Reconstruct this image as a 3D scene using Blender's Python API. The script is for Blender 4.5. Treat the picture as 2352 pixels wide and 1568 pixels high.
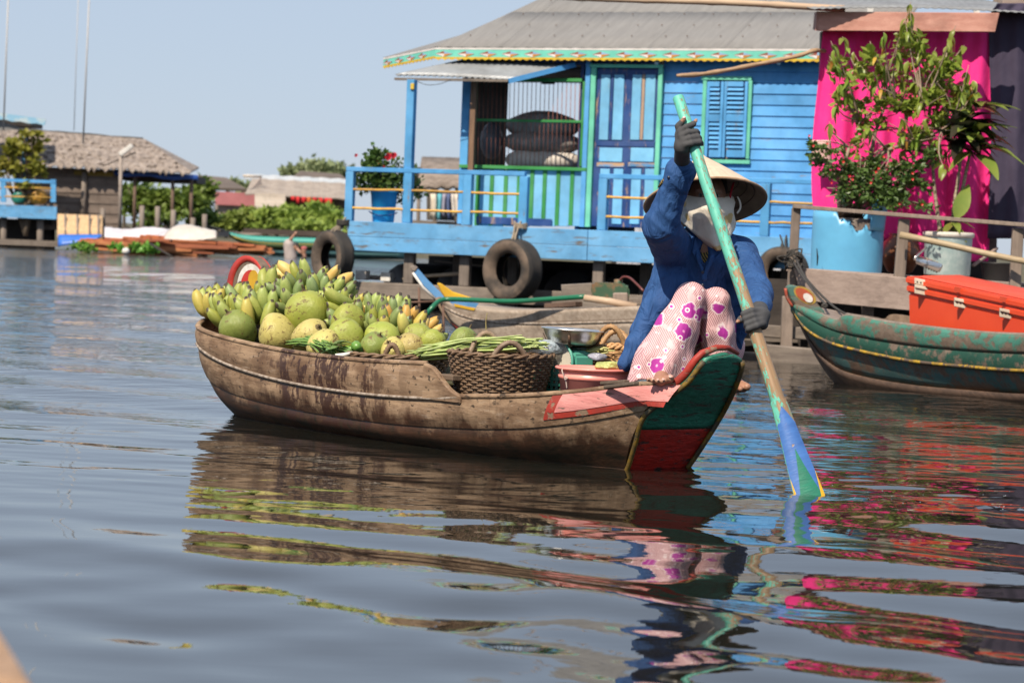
import bpy, bmesh, math, random
import numpy as np
from mathutils import Vector, Matrix, noise

for o in list(bpy.data.objects):
    bpy.data.objects.remove(o, do_unlink=True)
scene = bpy.context.scene
COL = scene.collection
R = math.radians
random.seed(7)
rng = np.random.default_rng(11)

# ------------------------------------------------------------------ camera
FPX = 5600.0                       # focal length in pixels of a 2352 wide picture
CAM = Vector((0, 0, 0.86))
PITCH, ROLL = math.atan(228 / FPX), R(2.3)
FW = Vector((0, math.cos(PITCH), -math.sin(PITCH)))
U0 = Vector((0, math.sin(PITCH), math.cos(PITCH)))
RX = Vector((1, 0, 0)) * math.cos(ROLL) + U0 * math.sin(ROLL)
UP = U0 * math.cos(ROLL) - Vector((1, 0, 0)) * math.sin(ROLL)
cam_d = bpy.data.cameras.new('camera')
cam = bpy.data.objects.new('camera', cam_d)
COL.objects.link(cam)
cam.matrix_world = Matrix(((RX.x, UP.x, -FW.x, CAM.x), (RX.y, UP.y, -FW.y, CAM.y), (RX.z, UP.z, -FW.z, CAM.z), (0, 0, 0, 1)))
cam_d.sensor_width = 22.5
cam_d.sensor_fit = 'HORIZONTAL'
cam_d.lens = FPX * 22.5 / 2352
cam_d.clip_start = 0.05
cam_d.clip_end = 8000
cam_d.dof.use_dof = True
cam_d.dof.focus_distance = 9.75
cam_d.dof.aperture_fstop = 4.2
scene.camera = cam

# ------------------------------------------------------------------ light
SUN_AZ, SUN_EL = R(29), R(48)      # sun behind the camera, to its left
sun_pos = Vector((-math.sin(SUN_AZ) * math.cos(SUN_EL), -math.cos(SUN_AZ) * math.cos(SUN_EL), math.sin(SUN_EL)))
world = bpy.data.worlds.new('World')
scene.world = world
world.use_nodes = True
wn = world.node_tree
bg = wn.nodes['Background']
sky = wn.nodes.new('ShaderNodeTexSky')
sky.sky_type = 'NISHITA'
sky.sun_disc = False
sky.sun_elevation = SUN_EL
sky.sun_rotation = math.atan2(sun_pos.x, sun_pos.y)
sky.air_density = 1.0
sky.dust_density = 0.4
sky.ozone_density = 3.0
mixs = wn.nodes.new('ShaderNodeMix')          # an even milky haze over the clear-sky colours
mixs.data_type = 'RGBA'
mixs.inputs[0].default_value = 0.8
mixs.inputs[7].default_value = (4.6, 5.4, 6.75, 1)
wn.links.new(sky.outputs[0], mixs.inputs[6])
wn.links.new(mixs.outputs[2], bg.inputs[0])
bg.inputs[1].default_value = 0.089
sun_d = bpy.data.lights.new('sun', 'SUN')
sun_d.energy = 5.0
sun_d.angle = R(0.55)
sun_d.color = (1.0, 0.88, 0.72)
sun = bpy.data.objects.new('sun', sun_d)
COL.objects.link(sun)
sun.rotation_euler = (-sun_pos).to_track_quat('-Z', 'Y').to_euler()
scene.view_settings.view_transform = 'Standard'
scene.view_settings.look = 'None'
scene.view_settings.exposure = 0.34
scene.view_settings.gamma = 1.0
scene.view_settings.use_curve_mapping = False
scene.render.engine = 'CYCLES'
scene.cycles.use_denoising = True
scene.cycles.max_bounces = 8
scene.cycles.transparent_max_bounces = 12
scene.cycles.caustics_reflective = False
scene.cycles.caustics_refractive = False

# ------------------------------------------------------------------ placing helpers
def ray(u, v):
    return FW + RX * ((u - 1176) / FPX) - UP * ((v - 784) / FPX)

def at(u, v, y):
    """The point seen at (u, v) of a 2352 x 1568 picture, y metres in front of the camera."""
    d = ray(u, v)
    return CAM + d * (y / d.y)

def on_z(u, v, z=0.0):
    d = ray(u, v)
    return CAM + d * ((z - CAM.z) / d.z)

def on_plane(u, v, p, n):
    d = ray(u, v)
    return CAM + d * ((p - CAM).dot(n) / d.dot(n))

def world_of(o):
    m = o.matrix_basis.copy()
    return world_of(o.parent) @ o.matrix_parent_inverse @ m if o.parent else m

def tag(o, label=None, cat=None, group=None, kind=None):
    if label: o['label'] = label
    if cat: o['category'] = cat
    if group: o['group'] = group
    if kind: o['kind'] = kind
    return o

def empty(name, loc=(0, 0, 0), rz=0.0, label=None, cat=None, group=None, parent=None):
    o = bpy.data.objects.new(name, None)
    o.empty_display_size = 0.1
    COL.objects.link(o)
    o.location = loc
    o.rotation_euler = (0, 0, rz)
    if parent:
        o.parent = parent
        o.matrix_parent_inverse = world_of(parent).inverted()
    return tag(o, label, cat, group)

def link(name, me, parent=None, local=False, M=None):
    o = bpy.data.objects.new(name, me)
    COL.objects.link(o)
    if parent:
        o.parent = parent
        if not local:
            o.matrix_parent_inverse = world_of(parent).inverted()
    if M is not None:
        o.matrix_basis = M
    return o

def V3(*a):
    return Vector(a)

class MB:
    """Collects boxes, tubes, lathes and sheets into one mesh."""
    def __init__(s):
        s.v, s.f = [], []
    def add(s, vs, fs):
        k = len(s.v)
        s.v.extend([tuple(p) for p in vs])
        s.f.extend([tuple(i + k for i in f) for f in fs])
        return s
    def box(s, c, size, rot=None):
        c = Vector(c)
        hx, hy, hz = size[0] / 2, size[1] / 2, size[2] / 2
        vs = [Vector((x, y, z)) for z in (-hz, hz) for y in (-hy, hy) for x in (-hx, hx)]
        if rot is not None: vs = [rot @ p for p in vs]
        return s.add([c + p for p in vs], [(0, 2, 3, 1), (4, 5, 7, 6), (0, 1, 5, 4), (2, 6, 7, 3), (0, 4, 6, 2), (1, 3, 7, 5)])
    def hexa(s, p):
        return s.add(p, [(0, 3, 2, 1), (4, 5, 6, 7), (0, 1, 5, 4), (1, 2, 6, 5), (2, 3, 7, 6), (3, 0, 4, 7)])
    def beam(s, a, b, w, h, up=(0, 0, 1)):
        a, b = Vector(a), Vector(b)
        d = (b - a).normalized()
        side = d.cross(Vector(up))
        if side.length < 1e-4: side = d.cross(Vector((1, 0, 0)))
        side.normalize()
        u = side.cross(d).normalized()
        q = [(-1, -1), (1, -1), (1, 1), (-1, 1)]
        return s.hexa([a + side * x * w / 2 + u * y * h / 2 for x, y in q] + [b + side * x * w / 2 + u * y * h / 2 for x, y in q])
    def quad_slab(s, p, n, t):
        """a flat quad p (4 points) given thickness t along -n"""
        n = Vector(n).normalized()
        p = [Vector(q) for q in p]
        return s.hexa([q - n * t for q in p] + p)
    def tube(s, pts, r, n=8, cap=True, flat=1.0, up=(0, 0, 1), closed=False):
        pts = [Vector(p) for p in pts]
        m = len(pts)
        rr = r if hasattr(r, '__len__') else [r] * m
        k = len(s.v)
        u = None
        for i, p in enumerate(pts):
            if closed: t = (pts[(i + 1) % m] - pts[i - 1])
            else: t = (pts[min(i + 1, m - 1)] - pts[max(i - 1, 0)])
            t.normalize()
            if u is None:
                u = t.cross(Vector(up))
                if u.length < 1e-3: u = t.cross(Vector((1, 0, 0)))
            u = (u - t * u.dot(t)).normalized()
            w = t.cross(u)
            for j in range(n):
                a = 2 * math.pi * j / n
                s.v.append(tuple(p + (u * math.cos(a) + w * math.sin(a) * flat) * rr[i]))
        for i in range(m if closed else m - 1):
            for j in range(n):
                i2 = (i + 1) % m
                s.f.append((k + i * n + j, k + i * n + (j + 1) % n, k + i2 * n + (j + 1) % n, k + i2 * n + j))
        if cap and not closed:
            s.f.append(tuple(k + j for j in range(n))[::-1])
            s.f.append(tuple(k + (m - 1) * n + j for j in range(n)))
        return s
    def lathe(s, prof, n=24, c=(0, 0, 0), rot=None, cap=False, sx=1.0):
        c = Vector(c)
        k = len(s.v)
        for r_, z in prof:
            for j in range(n):
                a = 2 * math.pi * j / n
                p = Vector((r_ * math.cos(a) * sx, r_ * math.sin(a), z))
                if rot is not None: p = rot @ p
                s.v.append(tuple(c + p))
        for i in range(len(prof) - 1):
            for j in range(n):
                s.f.append((k + i * n + j, k + i * n + (j + 1) % n, k + (i + 1) * n + (j + 1) % n, k + (i + 1) * n + j))
        if cap:
            s.f.append(tuple(k + j for j in range(n))[::-1])
            s.f.append(tuple(k + (len(prof) - 1) * n + j for j in range(n)))
        return s
    def sheet(s, rows, closed=False, thick=None):
        """rows: list of lists of points; thick = offset vector for a second skin"""
        h, w = len(rows), len(rows[0])
        k = len(s.v)
        for r_ in rows: s.v.extend(tuple(p) for p in r_)
        W = w if closed else w - 1
        for i in range(h - 1):
            for j in range(W):
                s.f.append((k + i * w + j, k + i * w + (j + 1) % w, k + (i + 1) * w + (j + 1) % w, k + (i + 1) * w + j))
        return s
    def prism(s, poly, n, t):
        """flat polygon (points in order) extruded by t along n"""
        n = Vector(n).normalized()
        a = [Vector(p) for p in poly]
        m = len(a)
        k = len(s.v)
        s.v.extend(tuple(p) for p in a)
        s.v.extend(tuple(p + n * t) for p in a)
        s.f.append(tuple(k + i for i in range(m))[::-1])
        s.f.append(tuple(k + m + i for i in range(m)))
        for i in range(m):
            s.f.append((k + i, k + (i + 1) % m, k + m + (i + 1) % m, k + m + i))
        return s
    def mesh(s, name, mat, smooth=False, bevel=0.0, solid=0.0, seg=1):
        me = bpy.data.meshes.new(name)
        me.from_pydata(s.v, [], s.f)
        bm = bmesh.new()
        bm.from_mesh(me)
        if solid:
            bmesh.ops.recalc_face_normals(bm, faces=bm.faces)
            bmesh.ops.solidify(bm, geom=bm.faces[:], thickness=solid)
        bmesh.ops.recalc_face_normals(bm, faces=bm.faces)
        if bevel:
            es = [e for e in bm.edges if len(e.link_faces) == 2 and e.calc_face_angle(0) > 0.5]
            bmesh.ops.bevel(bm, geom=es, offset=bevel, segments=seg, affect='EDGES', clamp_overlap=True)
        for f in bm.faces: f.smooth = smooth is True or (smooth == 'auto')
        if smooth == 'auto':
            for e in bm.edges:
                if len(e.link_faces) == 2 and e.calc_face_angle(0) > 0.65: e.smooth = False
        bm.to_mesh(me)
        bm.free()
        me.materials.append(mat)
        return me
    def build(s, name, mat, parent=None, smooth=False, local=False, bevel=0.0, solid=0.0, seg=1):
        return link(name, s.mesh(name, mat, smooth, bevel, solid, seg), parent, local)

def spline(pts, x):
    """smooth interpolation of a table [(x, a, b, ...)] at x (monotone-ish Catmull-Rom)"""
    if x <= pts[0][0]: return pts[0][1:]
    if x >= pts[-1][0]: return pts[-1][1:]
    for i in range(len(pts) - 1):
        if pts[i][0] <= x <= pts[i + 1][0]:
            p0, p1, p2, p3 = pts[max(i - 1, 0)], pts[i], pts[i + 1], pts[min(i + 2, len(pts) - 1)]
            t = (x - p1[0]) / (p2[0] - p1[0])
            out = []
            for k in range(1, len(p1)):
                m1 = (p2[k] - p0[k]) / max(p2[0] - p0[0], 1e-6) * (p2[0] - p1[0])
                m2 = (p3[k] - p1[k]) / max(p3[0] - p1[0], 1e-6) * (p2[0] - p1[0])
                t2, t3 = t * t, t * t * t
                out.append((2 * t3 - 3 * t2 + 1) * p1[k] + (t3 - 2 * t2 + t) * m1 + (-2 * t3 + 3 * t2) * p2[k] + (t3 - t2) * m2)
            return tuple(out)

def curve_pts(pts, n):
    """Catmull-Rom through 3D points, n samples"""
    tab = [(i,) + tuple(p) for i, p in enumerate(pts)]
    return [Vector(spline(tab, (len(pts) - 1) * i / (n - 1))) for i in range(n)]

# ------------------------------------------------------------------ materials
MATS = {}
class NB:
    """small node builder"""
    def __init__(s, name):
        s.m = bpy.data.materials.new(name)
        s.m.use_nodes = True
        s.t = s.m.node_tree
        s.N, s.L = s.t.nodes, s.t.links
        s.b = s.N['Principled BSDF']
        s.tc = s.N.new('ShaderNodeTexCoord')
    def set(s, node, name, val):
        inp = node.inputs[name]
        if isinstance(val, bpy.types.NodeSocket): s.L.new(val, inp)
        elif isinstance(val, (tuple, list)) and len(val) == 3 and inp.type == 'RGBA': inp.default_value = (*val, 1)
        else: inp.default_value = val
    def mapping(s, scale=(1, 1, 1), loc=(0, 0, 0), rot=(0, 0, 0), src=None):
        n = s.N.new('ShaderNodeMapping')
        n.inputs['Scale'].default_value = scale
        n.inputs['Location'].default_value = loc
        n.inputs['Rotation'].default_value = rot
        s.L.new(src or s.tc.outputs['Object'], n.inputs['Vector'])
        return n.outputs[0]
    def noise(s, vec, scale=5, detail=5, rough=0.6, dist=0.0, out=0):
        n = s.N.new('ShaderNodeTexNoise')
        s.L.new(vec, n.inputs['Vector'])
        n.inputs['Scale'].default_value = scale
        n.inputs['Detail'].default_value = detail
        n.inputs['Roughness'].default_value = rough
        n.inputs['Distortion'].default_value = dist
        return n.outputs[out]
    def voronoi(s, vec, scale=5, feature='F1', out='Distance', rand=1.0):
        n = s.N.new('ShaderNodeTexVoronoi')
        n.feature = feature
        s.L.new(vec, n.inputs['Vector'])
        n.inputs['Scale'].default_value = scale
        n.inputs['Randomness'].default_value = rand
        return n.outputs[out]
    def wave(s, vec, scale=5, dist=0.0, direction='X', detail=2, dscale=1.0, kind='BANDS'):
        n = s.N.new('ShaderNodeTexWave')
        n.wave_type = kind
        if kind == 'BANDS': n.bands_direction = direction
        s.L.new(vec, n.inputs['Vector'])
        n.inputs['Scale'].default_value = scale
        n.inputs['Distortion'].default_value = dist
        n.inputs['Detail'].default_value = detail
        n.inputs['Detail Scale'].default_value = dscale
        return n.outputs['Fac']
    def ramp(s, fac, lo, hi, a=0.0, b=1.0, smooth=False):
        n = s.N.new('ShaderNodeMapRange')
        if smooth: n.interpolation_type = 'SMOOTHSTEP'
        n.clamp = True
        s.L.new(fac, n.inputs['Value'])
        n.inputs['From Min'].default_value = lo
        n.inputs['From Max'].default_value = hi
        n.inputs['To Min'].default_value = a
        n.inputs['To Max'].default_value = b
        return n.outputs[0]
    def math(s, op, a, b=0.0):
        n = s.N.new('ShaderNodeMath')
        n.operation = op
        for i, x in enumerate((a, b)):
            if isinstance(x, bpy.types.NodeSocket): s.L.new(x, n.inputs[i])
            else: n.inputs[i].default_value = x
        return n.outputs[0]
    def mix(s, fac, a, b, mode='MIX'):
        n = s.N.new('ShaderNodeMix')
        n.data_type = 'RGBA'
        n.blend_type = mode
        for k, x in ((0, fac), (6, a), (7, b)):
            if isinstance(x, bpy.types.NodeSocket): s.L.new(x, n.inputs[k])
            elif k == 0: n.inputs[0].default_value = x
            else: n.inputs[k].default_value = (*x[:3], 1)
        return n.outputs[2]
    def sep(s, vec=None):
        n = s.N.new('ShaderNodeSeparateXYZ')
        s.L.new(vec or s.tc.outputs['Object'], n.inputs[0])
        return n.outputs
    def rnd(s):
        return s.N.new('ShaderNodeObjectInfo').outputs['Random']
    def hsv(s, col, h=0.5, sat=1.0, val=1.0):
        n = s.N.new('ShaderNodeHueSaturation')
        s.L.new(col, n.inputs['Color'])
        for k, x in (('Hue', h), ('Saturation', sat), ('Value', val)):
            if isinstance(x, bpy.types.NodeSocket): s.L.new(x, n.inputs[k])
            else: n.inputs[k].default_value = x
        return n.outputs[0]
    def bump(s, h, strength=0.5, dist=0.01, prev=None):
        n = s.N.new('ShaderNodeBump')
        n.inputs['Strength'].default_value = strength
        n.inputs['Distance'].default_value = dist
        s.L.new(h, n.inputs['Height'])
        if prev: s.L.new(prev, n.inputs['Normal'])
        return n.outputs[0]
    def out(s, color=None, rough=0.6, normal=None, metal=0.0, spec=None, coat=0.0, alpha=None, trans=None):
        if color is not None: s.set(s.b, 'Base Color', color)
        s.set(s.b, 'Roughness', rough)
        s.set(s.b, 'Metallic', metal)
        if spec is not None: s.set(s.b, 'Specular IOR Level', spec)
        if coat: s.set(s.b, 'Coat Weight', coat)
        if normal: s.set(s.b, 'Normal', normal)
        if alpha is not None: s.set(s.b, 'Alpha', alpha)
        if trans is not None: s.set(s.b, 'Transmission Weight', trans)
        return s.m

def mat(name, c1, c2=None, rough=0.6, scale=8, stretch=(1, 1, 1), lo=0.35, hi=0.65, bump=0.3, bscale=None, bdist=0.004,
        wear=None, wamt=0.5, wscale=12, wstretch=(1, 1, 1), metal=0.0, spec=None, rand=0.0, coat=0.0, dirt=0.0, alpha=None, detail=6):
    """general procedural surface: two-tone noise, optional worn-through colour, dirt, relief, per-object variation"""
    if name in MATS: return MATS[name]
    n = NB(name)
    v = n.mapping(stretch)
    f = n.noise(v, scale, detail)
    col = n.mix(n.ramp(f, lo, hi), c1, c2 or tuple(x * 0.75 for x in c1))
    hgt = n.noise(n.mapping(stretch, (3, 1, 2)), bscale or scale * 3, 6)
    if wear:
        wv = n.mapping(wstretch, (5, 2, 7))
        wf = n.ramp(n.noise(wv, wscale, 8, 0.65), wamt, wamt + 0.05)
        col = n.mix(wf, col, wear)
        hgt = n.math('SUBTRACT', hgt, n.math('MULTIPLY', wf, 0.6))
    if dirt:
        df = n.ramp(n.noise(n.mapping((1, 1, 1), (9, 4, 1)), 2.5, 7), 0.45, 0.75, 0, dirt)
        col = n.mix(df, col, (0.06, 0.05, 0.04))
    if rand:
        col = n.hsv(col, 0.5, 1.0, n.ramp(n.rnd(), 0, 1, 1 - rand, 1 + rand))
    rr = n.ramp(f, 0.3, 0.7, max(rough - 0.08, 0), min(rough + 0.08, 1))
    MATS[name] = n.out(col, rr, n.bump(hgt, bump, bdist) if bump else None, metal, spec, coat, alpha)
    return MATS[name]

def wood(name, c1, c2, axis=0, scale=3.0, rough=0.75, paint=None, pamt=0.5, pscale=6, bump=0.5, rand=0.15, dark=0.4, knots=True):
    """sawn timber with grain along one local axis; optional paint that has partly worn off"""
    if name in MATS: return MATS[name]
    n = NB(name)
    st = [9.0, 9.0, 9.0]
    st[axis] = 0.7
    v = n.mapping(st)
    g = n.noise(v, scale, 8, 0.65, 0.6)
    fine = n.noise(n.mapping([x * 4 for x in st], (2, 5, 1)), scale * 2, 5, 0.7)
    col = n.mix(n.ramp(g, 0.3, 0.7), c1, c2)
    col = n.mix(n.ramp(fine, 0.55, 0.75, 0, 0.5), col, tuple(x * 0.4 for x in c2))
    blot = n.noise(n.mapping((1, 1, 1), (3, 8, 2)), 3.5, 6)
    col = n.mix(n.ramp(blot, 0.5, 0.72, 0, dark), col, tuple(x * 0.35 for x in c2))
    h = n.math('ADD', n.math('MULTIPLY', g, 0.5), n.math('MULTIPLY', fine, 0.5))
    if paint:
        pst = [2.0, 2.0, 2.0]
        pst[axis] = 0.35
        pf = n.ramp(n.noise(n.mapping(pst, (1, 3, 6)), pscale, 9, 0.7), pamt - 0.04, pamt + 0.04)
        tone = n.mix(n.ramp(blot, 0.35, 0.7), paint, tuple(x * 0.70 for x in paint))
        fade = n.noise(n.mapping((1, 1, 1), (6, 6, 6)), 1.7, 5, 0.6)
        tone = n.mix(n.ramp(fade, 0.45, 0.72, 0, 0.45), tone, tuple(min(0.8, x * 1.2 + 0.10) for x in paint))
        tone = n.mix(n.ramp(fine, 0.58, 0.72, 0, 0.35), tone, tuple(x * 0.45 for x in paint))
        col = n.mix(pf, tone, col)
        h = n.math('SUBTRACT', h, n.math('MULTIPLY', pf, 0.5))
    if rand:
        col = n.hsv(col, 0.5, 1.0, n.ramp(n.rnd(), 0, 1, 1 - rand, 1 + rand))
    MATS[name] = n.out(col, n.ramp(blot, 0.3, 0.7, rough - 0.12, rough + 0.08), n.bump(h, bump, 0.004), spec=0.35)
    return MATS[name]

# ------------------------------------------------------------------ implicit surfaces for bodies and cloth
class SDF:
    def __init__(s, lo, hi, h):
        s.h = h
        s.lo = np.array(lo, float)
        n = np.ceil((np.array(hi) - s.lo) / h).astype(int) + 1
        s.n = n
        s.F = np.full(n, 0.25, np.float32)
    def _sub(s, lo, hi):
        a = np.clip(np.floor((np.array(lo) - s.lo) / s.h).astype(int), 0, s.n - 1)
        b = np.clip(np.ceil((np.array(hi) - s.lo) / s.h).astype(int) + 1, 1, s.n)
        ix = [s.lo[k] + s.h * np.arange(a[k], b[k]) for k in range(3)]
        X, Y, Z = np.meshgrid(*ix, indexing='ij')
        return tuple(slice(a[k], b[k]) for k in range(3)), X, Y, Z
    def _union(s, sl, d, k, cut=False):
        A = s.F[sl]
        if cut:
            d = -d
            hh = np.clip(0.5 - 0.5 * (d - A) / max(k, 1e-6), 0, 1)
            s.F[sl] = A * hh + d * (1 - hh) + k * hh * (1 - hh)
            return
        hh = np.clip(0.5 + 0.5 * (A - d) / max(k, 1e-6), 0, 1)
        s.F[sl] = A * (1 - hh) + d * hh - k * hh * (1 - hh)
    def cone(s, a, b, ra, rb, k=0.02, cut=False):
        """tapered capsule"""
        a, b = np.array(a, float), np.array(b, float)
        m = max(ra, rb) + 0.1
        sl, X, Y, Z = s._sub(np.minimum(a, b) - m, np.maximum(a, b) + m)
        d = b - a
        L = max(d.dot(d), 1e-9)
        t = np.clip(((X - a[0]) * d[0] + (Y - a[1]) * d[1] + (Z - a[2]) * d[2]) / L, 0, 1)
        q = np.sqrt((X - a[0] - t * d[0]) ** 2 + (Y - a[1] - t * d[1]) ** 2 + (Z - a[2] - t * d[2]) ** 2)
        s._union(sl, q - (ra + (rb - ra) * t), k, cut)
        return s
    def chain(s, pts, rs, k=0.02):
        for i in range(len(pts) - 1): s.cone(pts[i], pts[i + 1], rs[i], rs[i + 1], k)
        return s
    def ell(s, c, r, rot=None, k=0.02, cut=False):
        c, r = np.array(c, float), np.array(r, float)
        m = r.max() + 0.1
        sl, X, Y, Z = s._sub(c - m, c + m)
        P = np.stack([X - c[0], Y - c[1], Z - c[2]])
        if rot is not None:
            A = np.array(rot).T
            P = np.tensordot(A, P, axes=1)
        k0 = np.sqrt(sum((P[i] / r[i]) ** 2 for i in range(3)))
        k1 = np.sqrt(sum((P[i] / r[i] ** 2) ** 2 for i in range(3))) + 1e-6
        s._union(sl, k0 * (k0 - 1) / k1, k, cut)
        return s
    def displace(s, fn):
        sl, X, Y, Z = s._sub(s.lo, s.lo + s.h * (s.n - 1))
        near = np.abs(s.F) < 0.06
        d = fn(X[near], Y[near], Z[near])
        s.F[near] += d.astype(np.float32)
        return s
    def mesh(s, name, mat, smooth_it=1):
        F, n = s.F, s.n
        neg = F < 0
        cs = neg[:-1, :-1, :-1].astype(np.int8)
        tot = np.zeros(n - 1, np.int8)
        for dx in (0, 1):
            for dy in (0, 1):
                for dz in (0, 1):
                    tot += neg[dx:n[0] - 1 + dx, dy:n[1] - 1 + dy, dz:n[2] - 1 + dz]
        act = (tot > 0) & (tot < 8)
        idx = np.full(n - 1, -1, np.int64)
        cells = np.argwhere(act)
        idx[act] = np.arange(len(cells))
        acc = np.zeros((len(cells), 3))
        cnt = np.zeros(len(cells))
        i, j, k = cells.T
        cor = [(x, y, z) for x in (0, 1) for y in (0, 1) for z in (0, 1)]
        for p in cor:
            for ax in range(3):
                if p[ax]: continue
                q = list(p); q[ax] = 1
                fa = F[i + p[0], j + p[1], k + p[2]]
                fb = F[i + q[0], j + q[1], k + q[2]]
                m = (fa < 0) != (fb < 0)
                t = np.where(m, fa / np.where(m, fa - fb, 1), 0)
                pos = np.tile(np.array(p, float), (len(cells), 1))
                pos[:, ax] += t
                acc[m] += pos[m]
                cnt[m] += 1
        vs = s.lo + s.h * (cells + acc / cnt[:, None])
        quads = []
        for ax in range(3):
            o = [(1, 2), (2, 0), (0, 1)][ax]
            a = [slice(None)] * 3
            b = [slice(None)] * 3
            a[ax], b[ax] = slice(0, -1), slice(1, None)
            ch = neg[tuple(a)] != neg[tuple(b)]
            e = np.argwhere(ch)
            e = e[(e[:, o[0]] > 0) & (e[:, o[1]] > 0) & (e[:, o[0]] < n[o[0]] - 1) & (e[:, o[1]] < n[o[1]] - 1)]
            if not len(e): continue
            def cell(d0, d1):
                c = e.copy()
                c[:, o[0]] -= d0
                c[:, o[1]] -= d1
                return idx[c[:, 0], c[:, 1], c[:, 2]]
            q = np.stack([cell(1, 1), cell(0, 1), cell(0, 0), cell(1, 0)], 1)
            flip = ~neg[e[:, 0], e[:, 1], e[:, 2]]
            q[flip] = q[flip][:, ::-1]
            quads.append(q)
        q = np.concatenate(quads)
        for _ in range(smooth_it):
            su = np.zeros_like(vs); c = np.zeros(len(vs))
            for x in range(4):
                np.add.at(su, q[:, x], vs[q[:, (x + 1) % 4]])
                np.add.at(c, q[:, x], 1)
                np.add.at(su, q[:, (x + 1) % 4], vs[q[:, x]])
                np.add.at(c, q[:, (x + 1) % 4], 1)
            vs = 0.5 * vs + 0.5 * su / c[:, None]
        me = bpy.data.meshes.new(name)
        me.from_pydata(vs.tolist(), [], q.tolist())
        me.polygons.foreach_set('use_smooth', [True] * len(me.polygons))
        me.materials.append(mat)
        return me

def vnoise(X, Y, Z, f, seed=0):
    """cheap smooth pseudo-noise from incommensurate sines"""
    r_ = np.random.default_rng(seed)
    out = 0
    for _ in range(6):
        k = r_.normal(size=3)
        k = k / np.linalg.norm(k) * f * r_.uniform(0.6, 1.5)
        out = out + np.sin(X * k[0] + Y * k[1] + Z * k[2] + r_.uniform(0, 6.28))
    return out / 6
# ================================================================== water
def water_material():
    n = NB('water')
    n.b.inputs['IOR'].default_value = 1.60
    g = n.N.new('ShaderNodeNewGeometry').outputs['Position']
    sx = n.sep(g)
    far = n.ramp(sx[1], 9.0, 26.0, 0.0, 1.0)
    a = n.noise(n.mapping((1.0, 1.9, 1.0), src=g), 3.2, 3, 0.55)
    b = n.noise(n.mapping((0.5, 1.5, 1.0), (4, 7, 0), (0, 0, 0.3), src=g), 9.0, 3, 0.5)
    hgt = n.math('ADD', n.math('MULTIPLY', a, 0.03), n.math('MULTIPLY', b, 0.006))
    hgt = n.math('MULTIPLY', hgt, n.math('ADD', n.math('MULTIPLY', far, 0.9), 0.025))
    dust = n.ramp(n.voronoi(n.mapping((1, 1, 1), src=g), 9.0), 0.0, 0.02, 1.0, 0.0)
    col = n.mix(n.ramp(n.noise(g, 0.4, 3), 0.3, 0.7), (0.0105, 0.0105, 0.0085), (0.014, 0.014, 0.011))
    return n.out(col, 0.015, n.bump(hgt, 1.0, 1.0))

def smooth01(x):
    x = np.clip(x, 0, 1)
    return x * x * (3 - 2 * x)

def axis_steps(spec):
    out = [spec[0][0]]
    for a, b, st in spec:
        k = max(1, int(round((b - a) / st)))
        out.extend(a + (b - a) * (i + 1) / k for i in range(k))
    return np.array(out)

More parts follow.
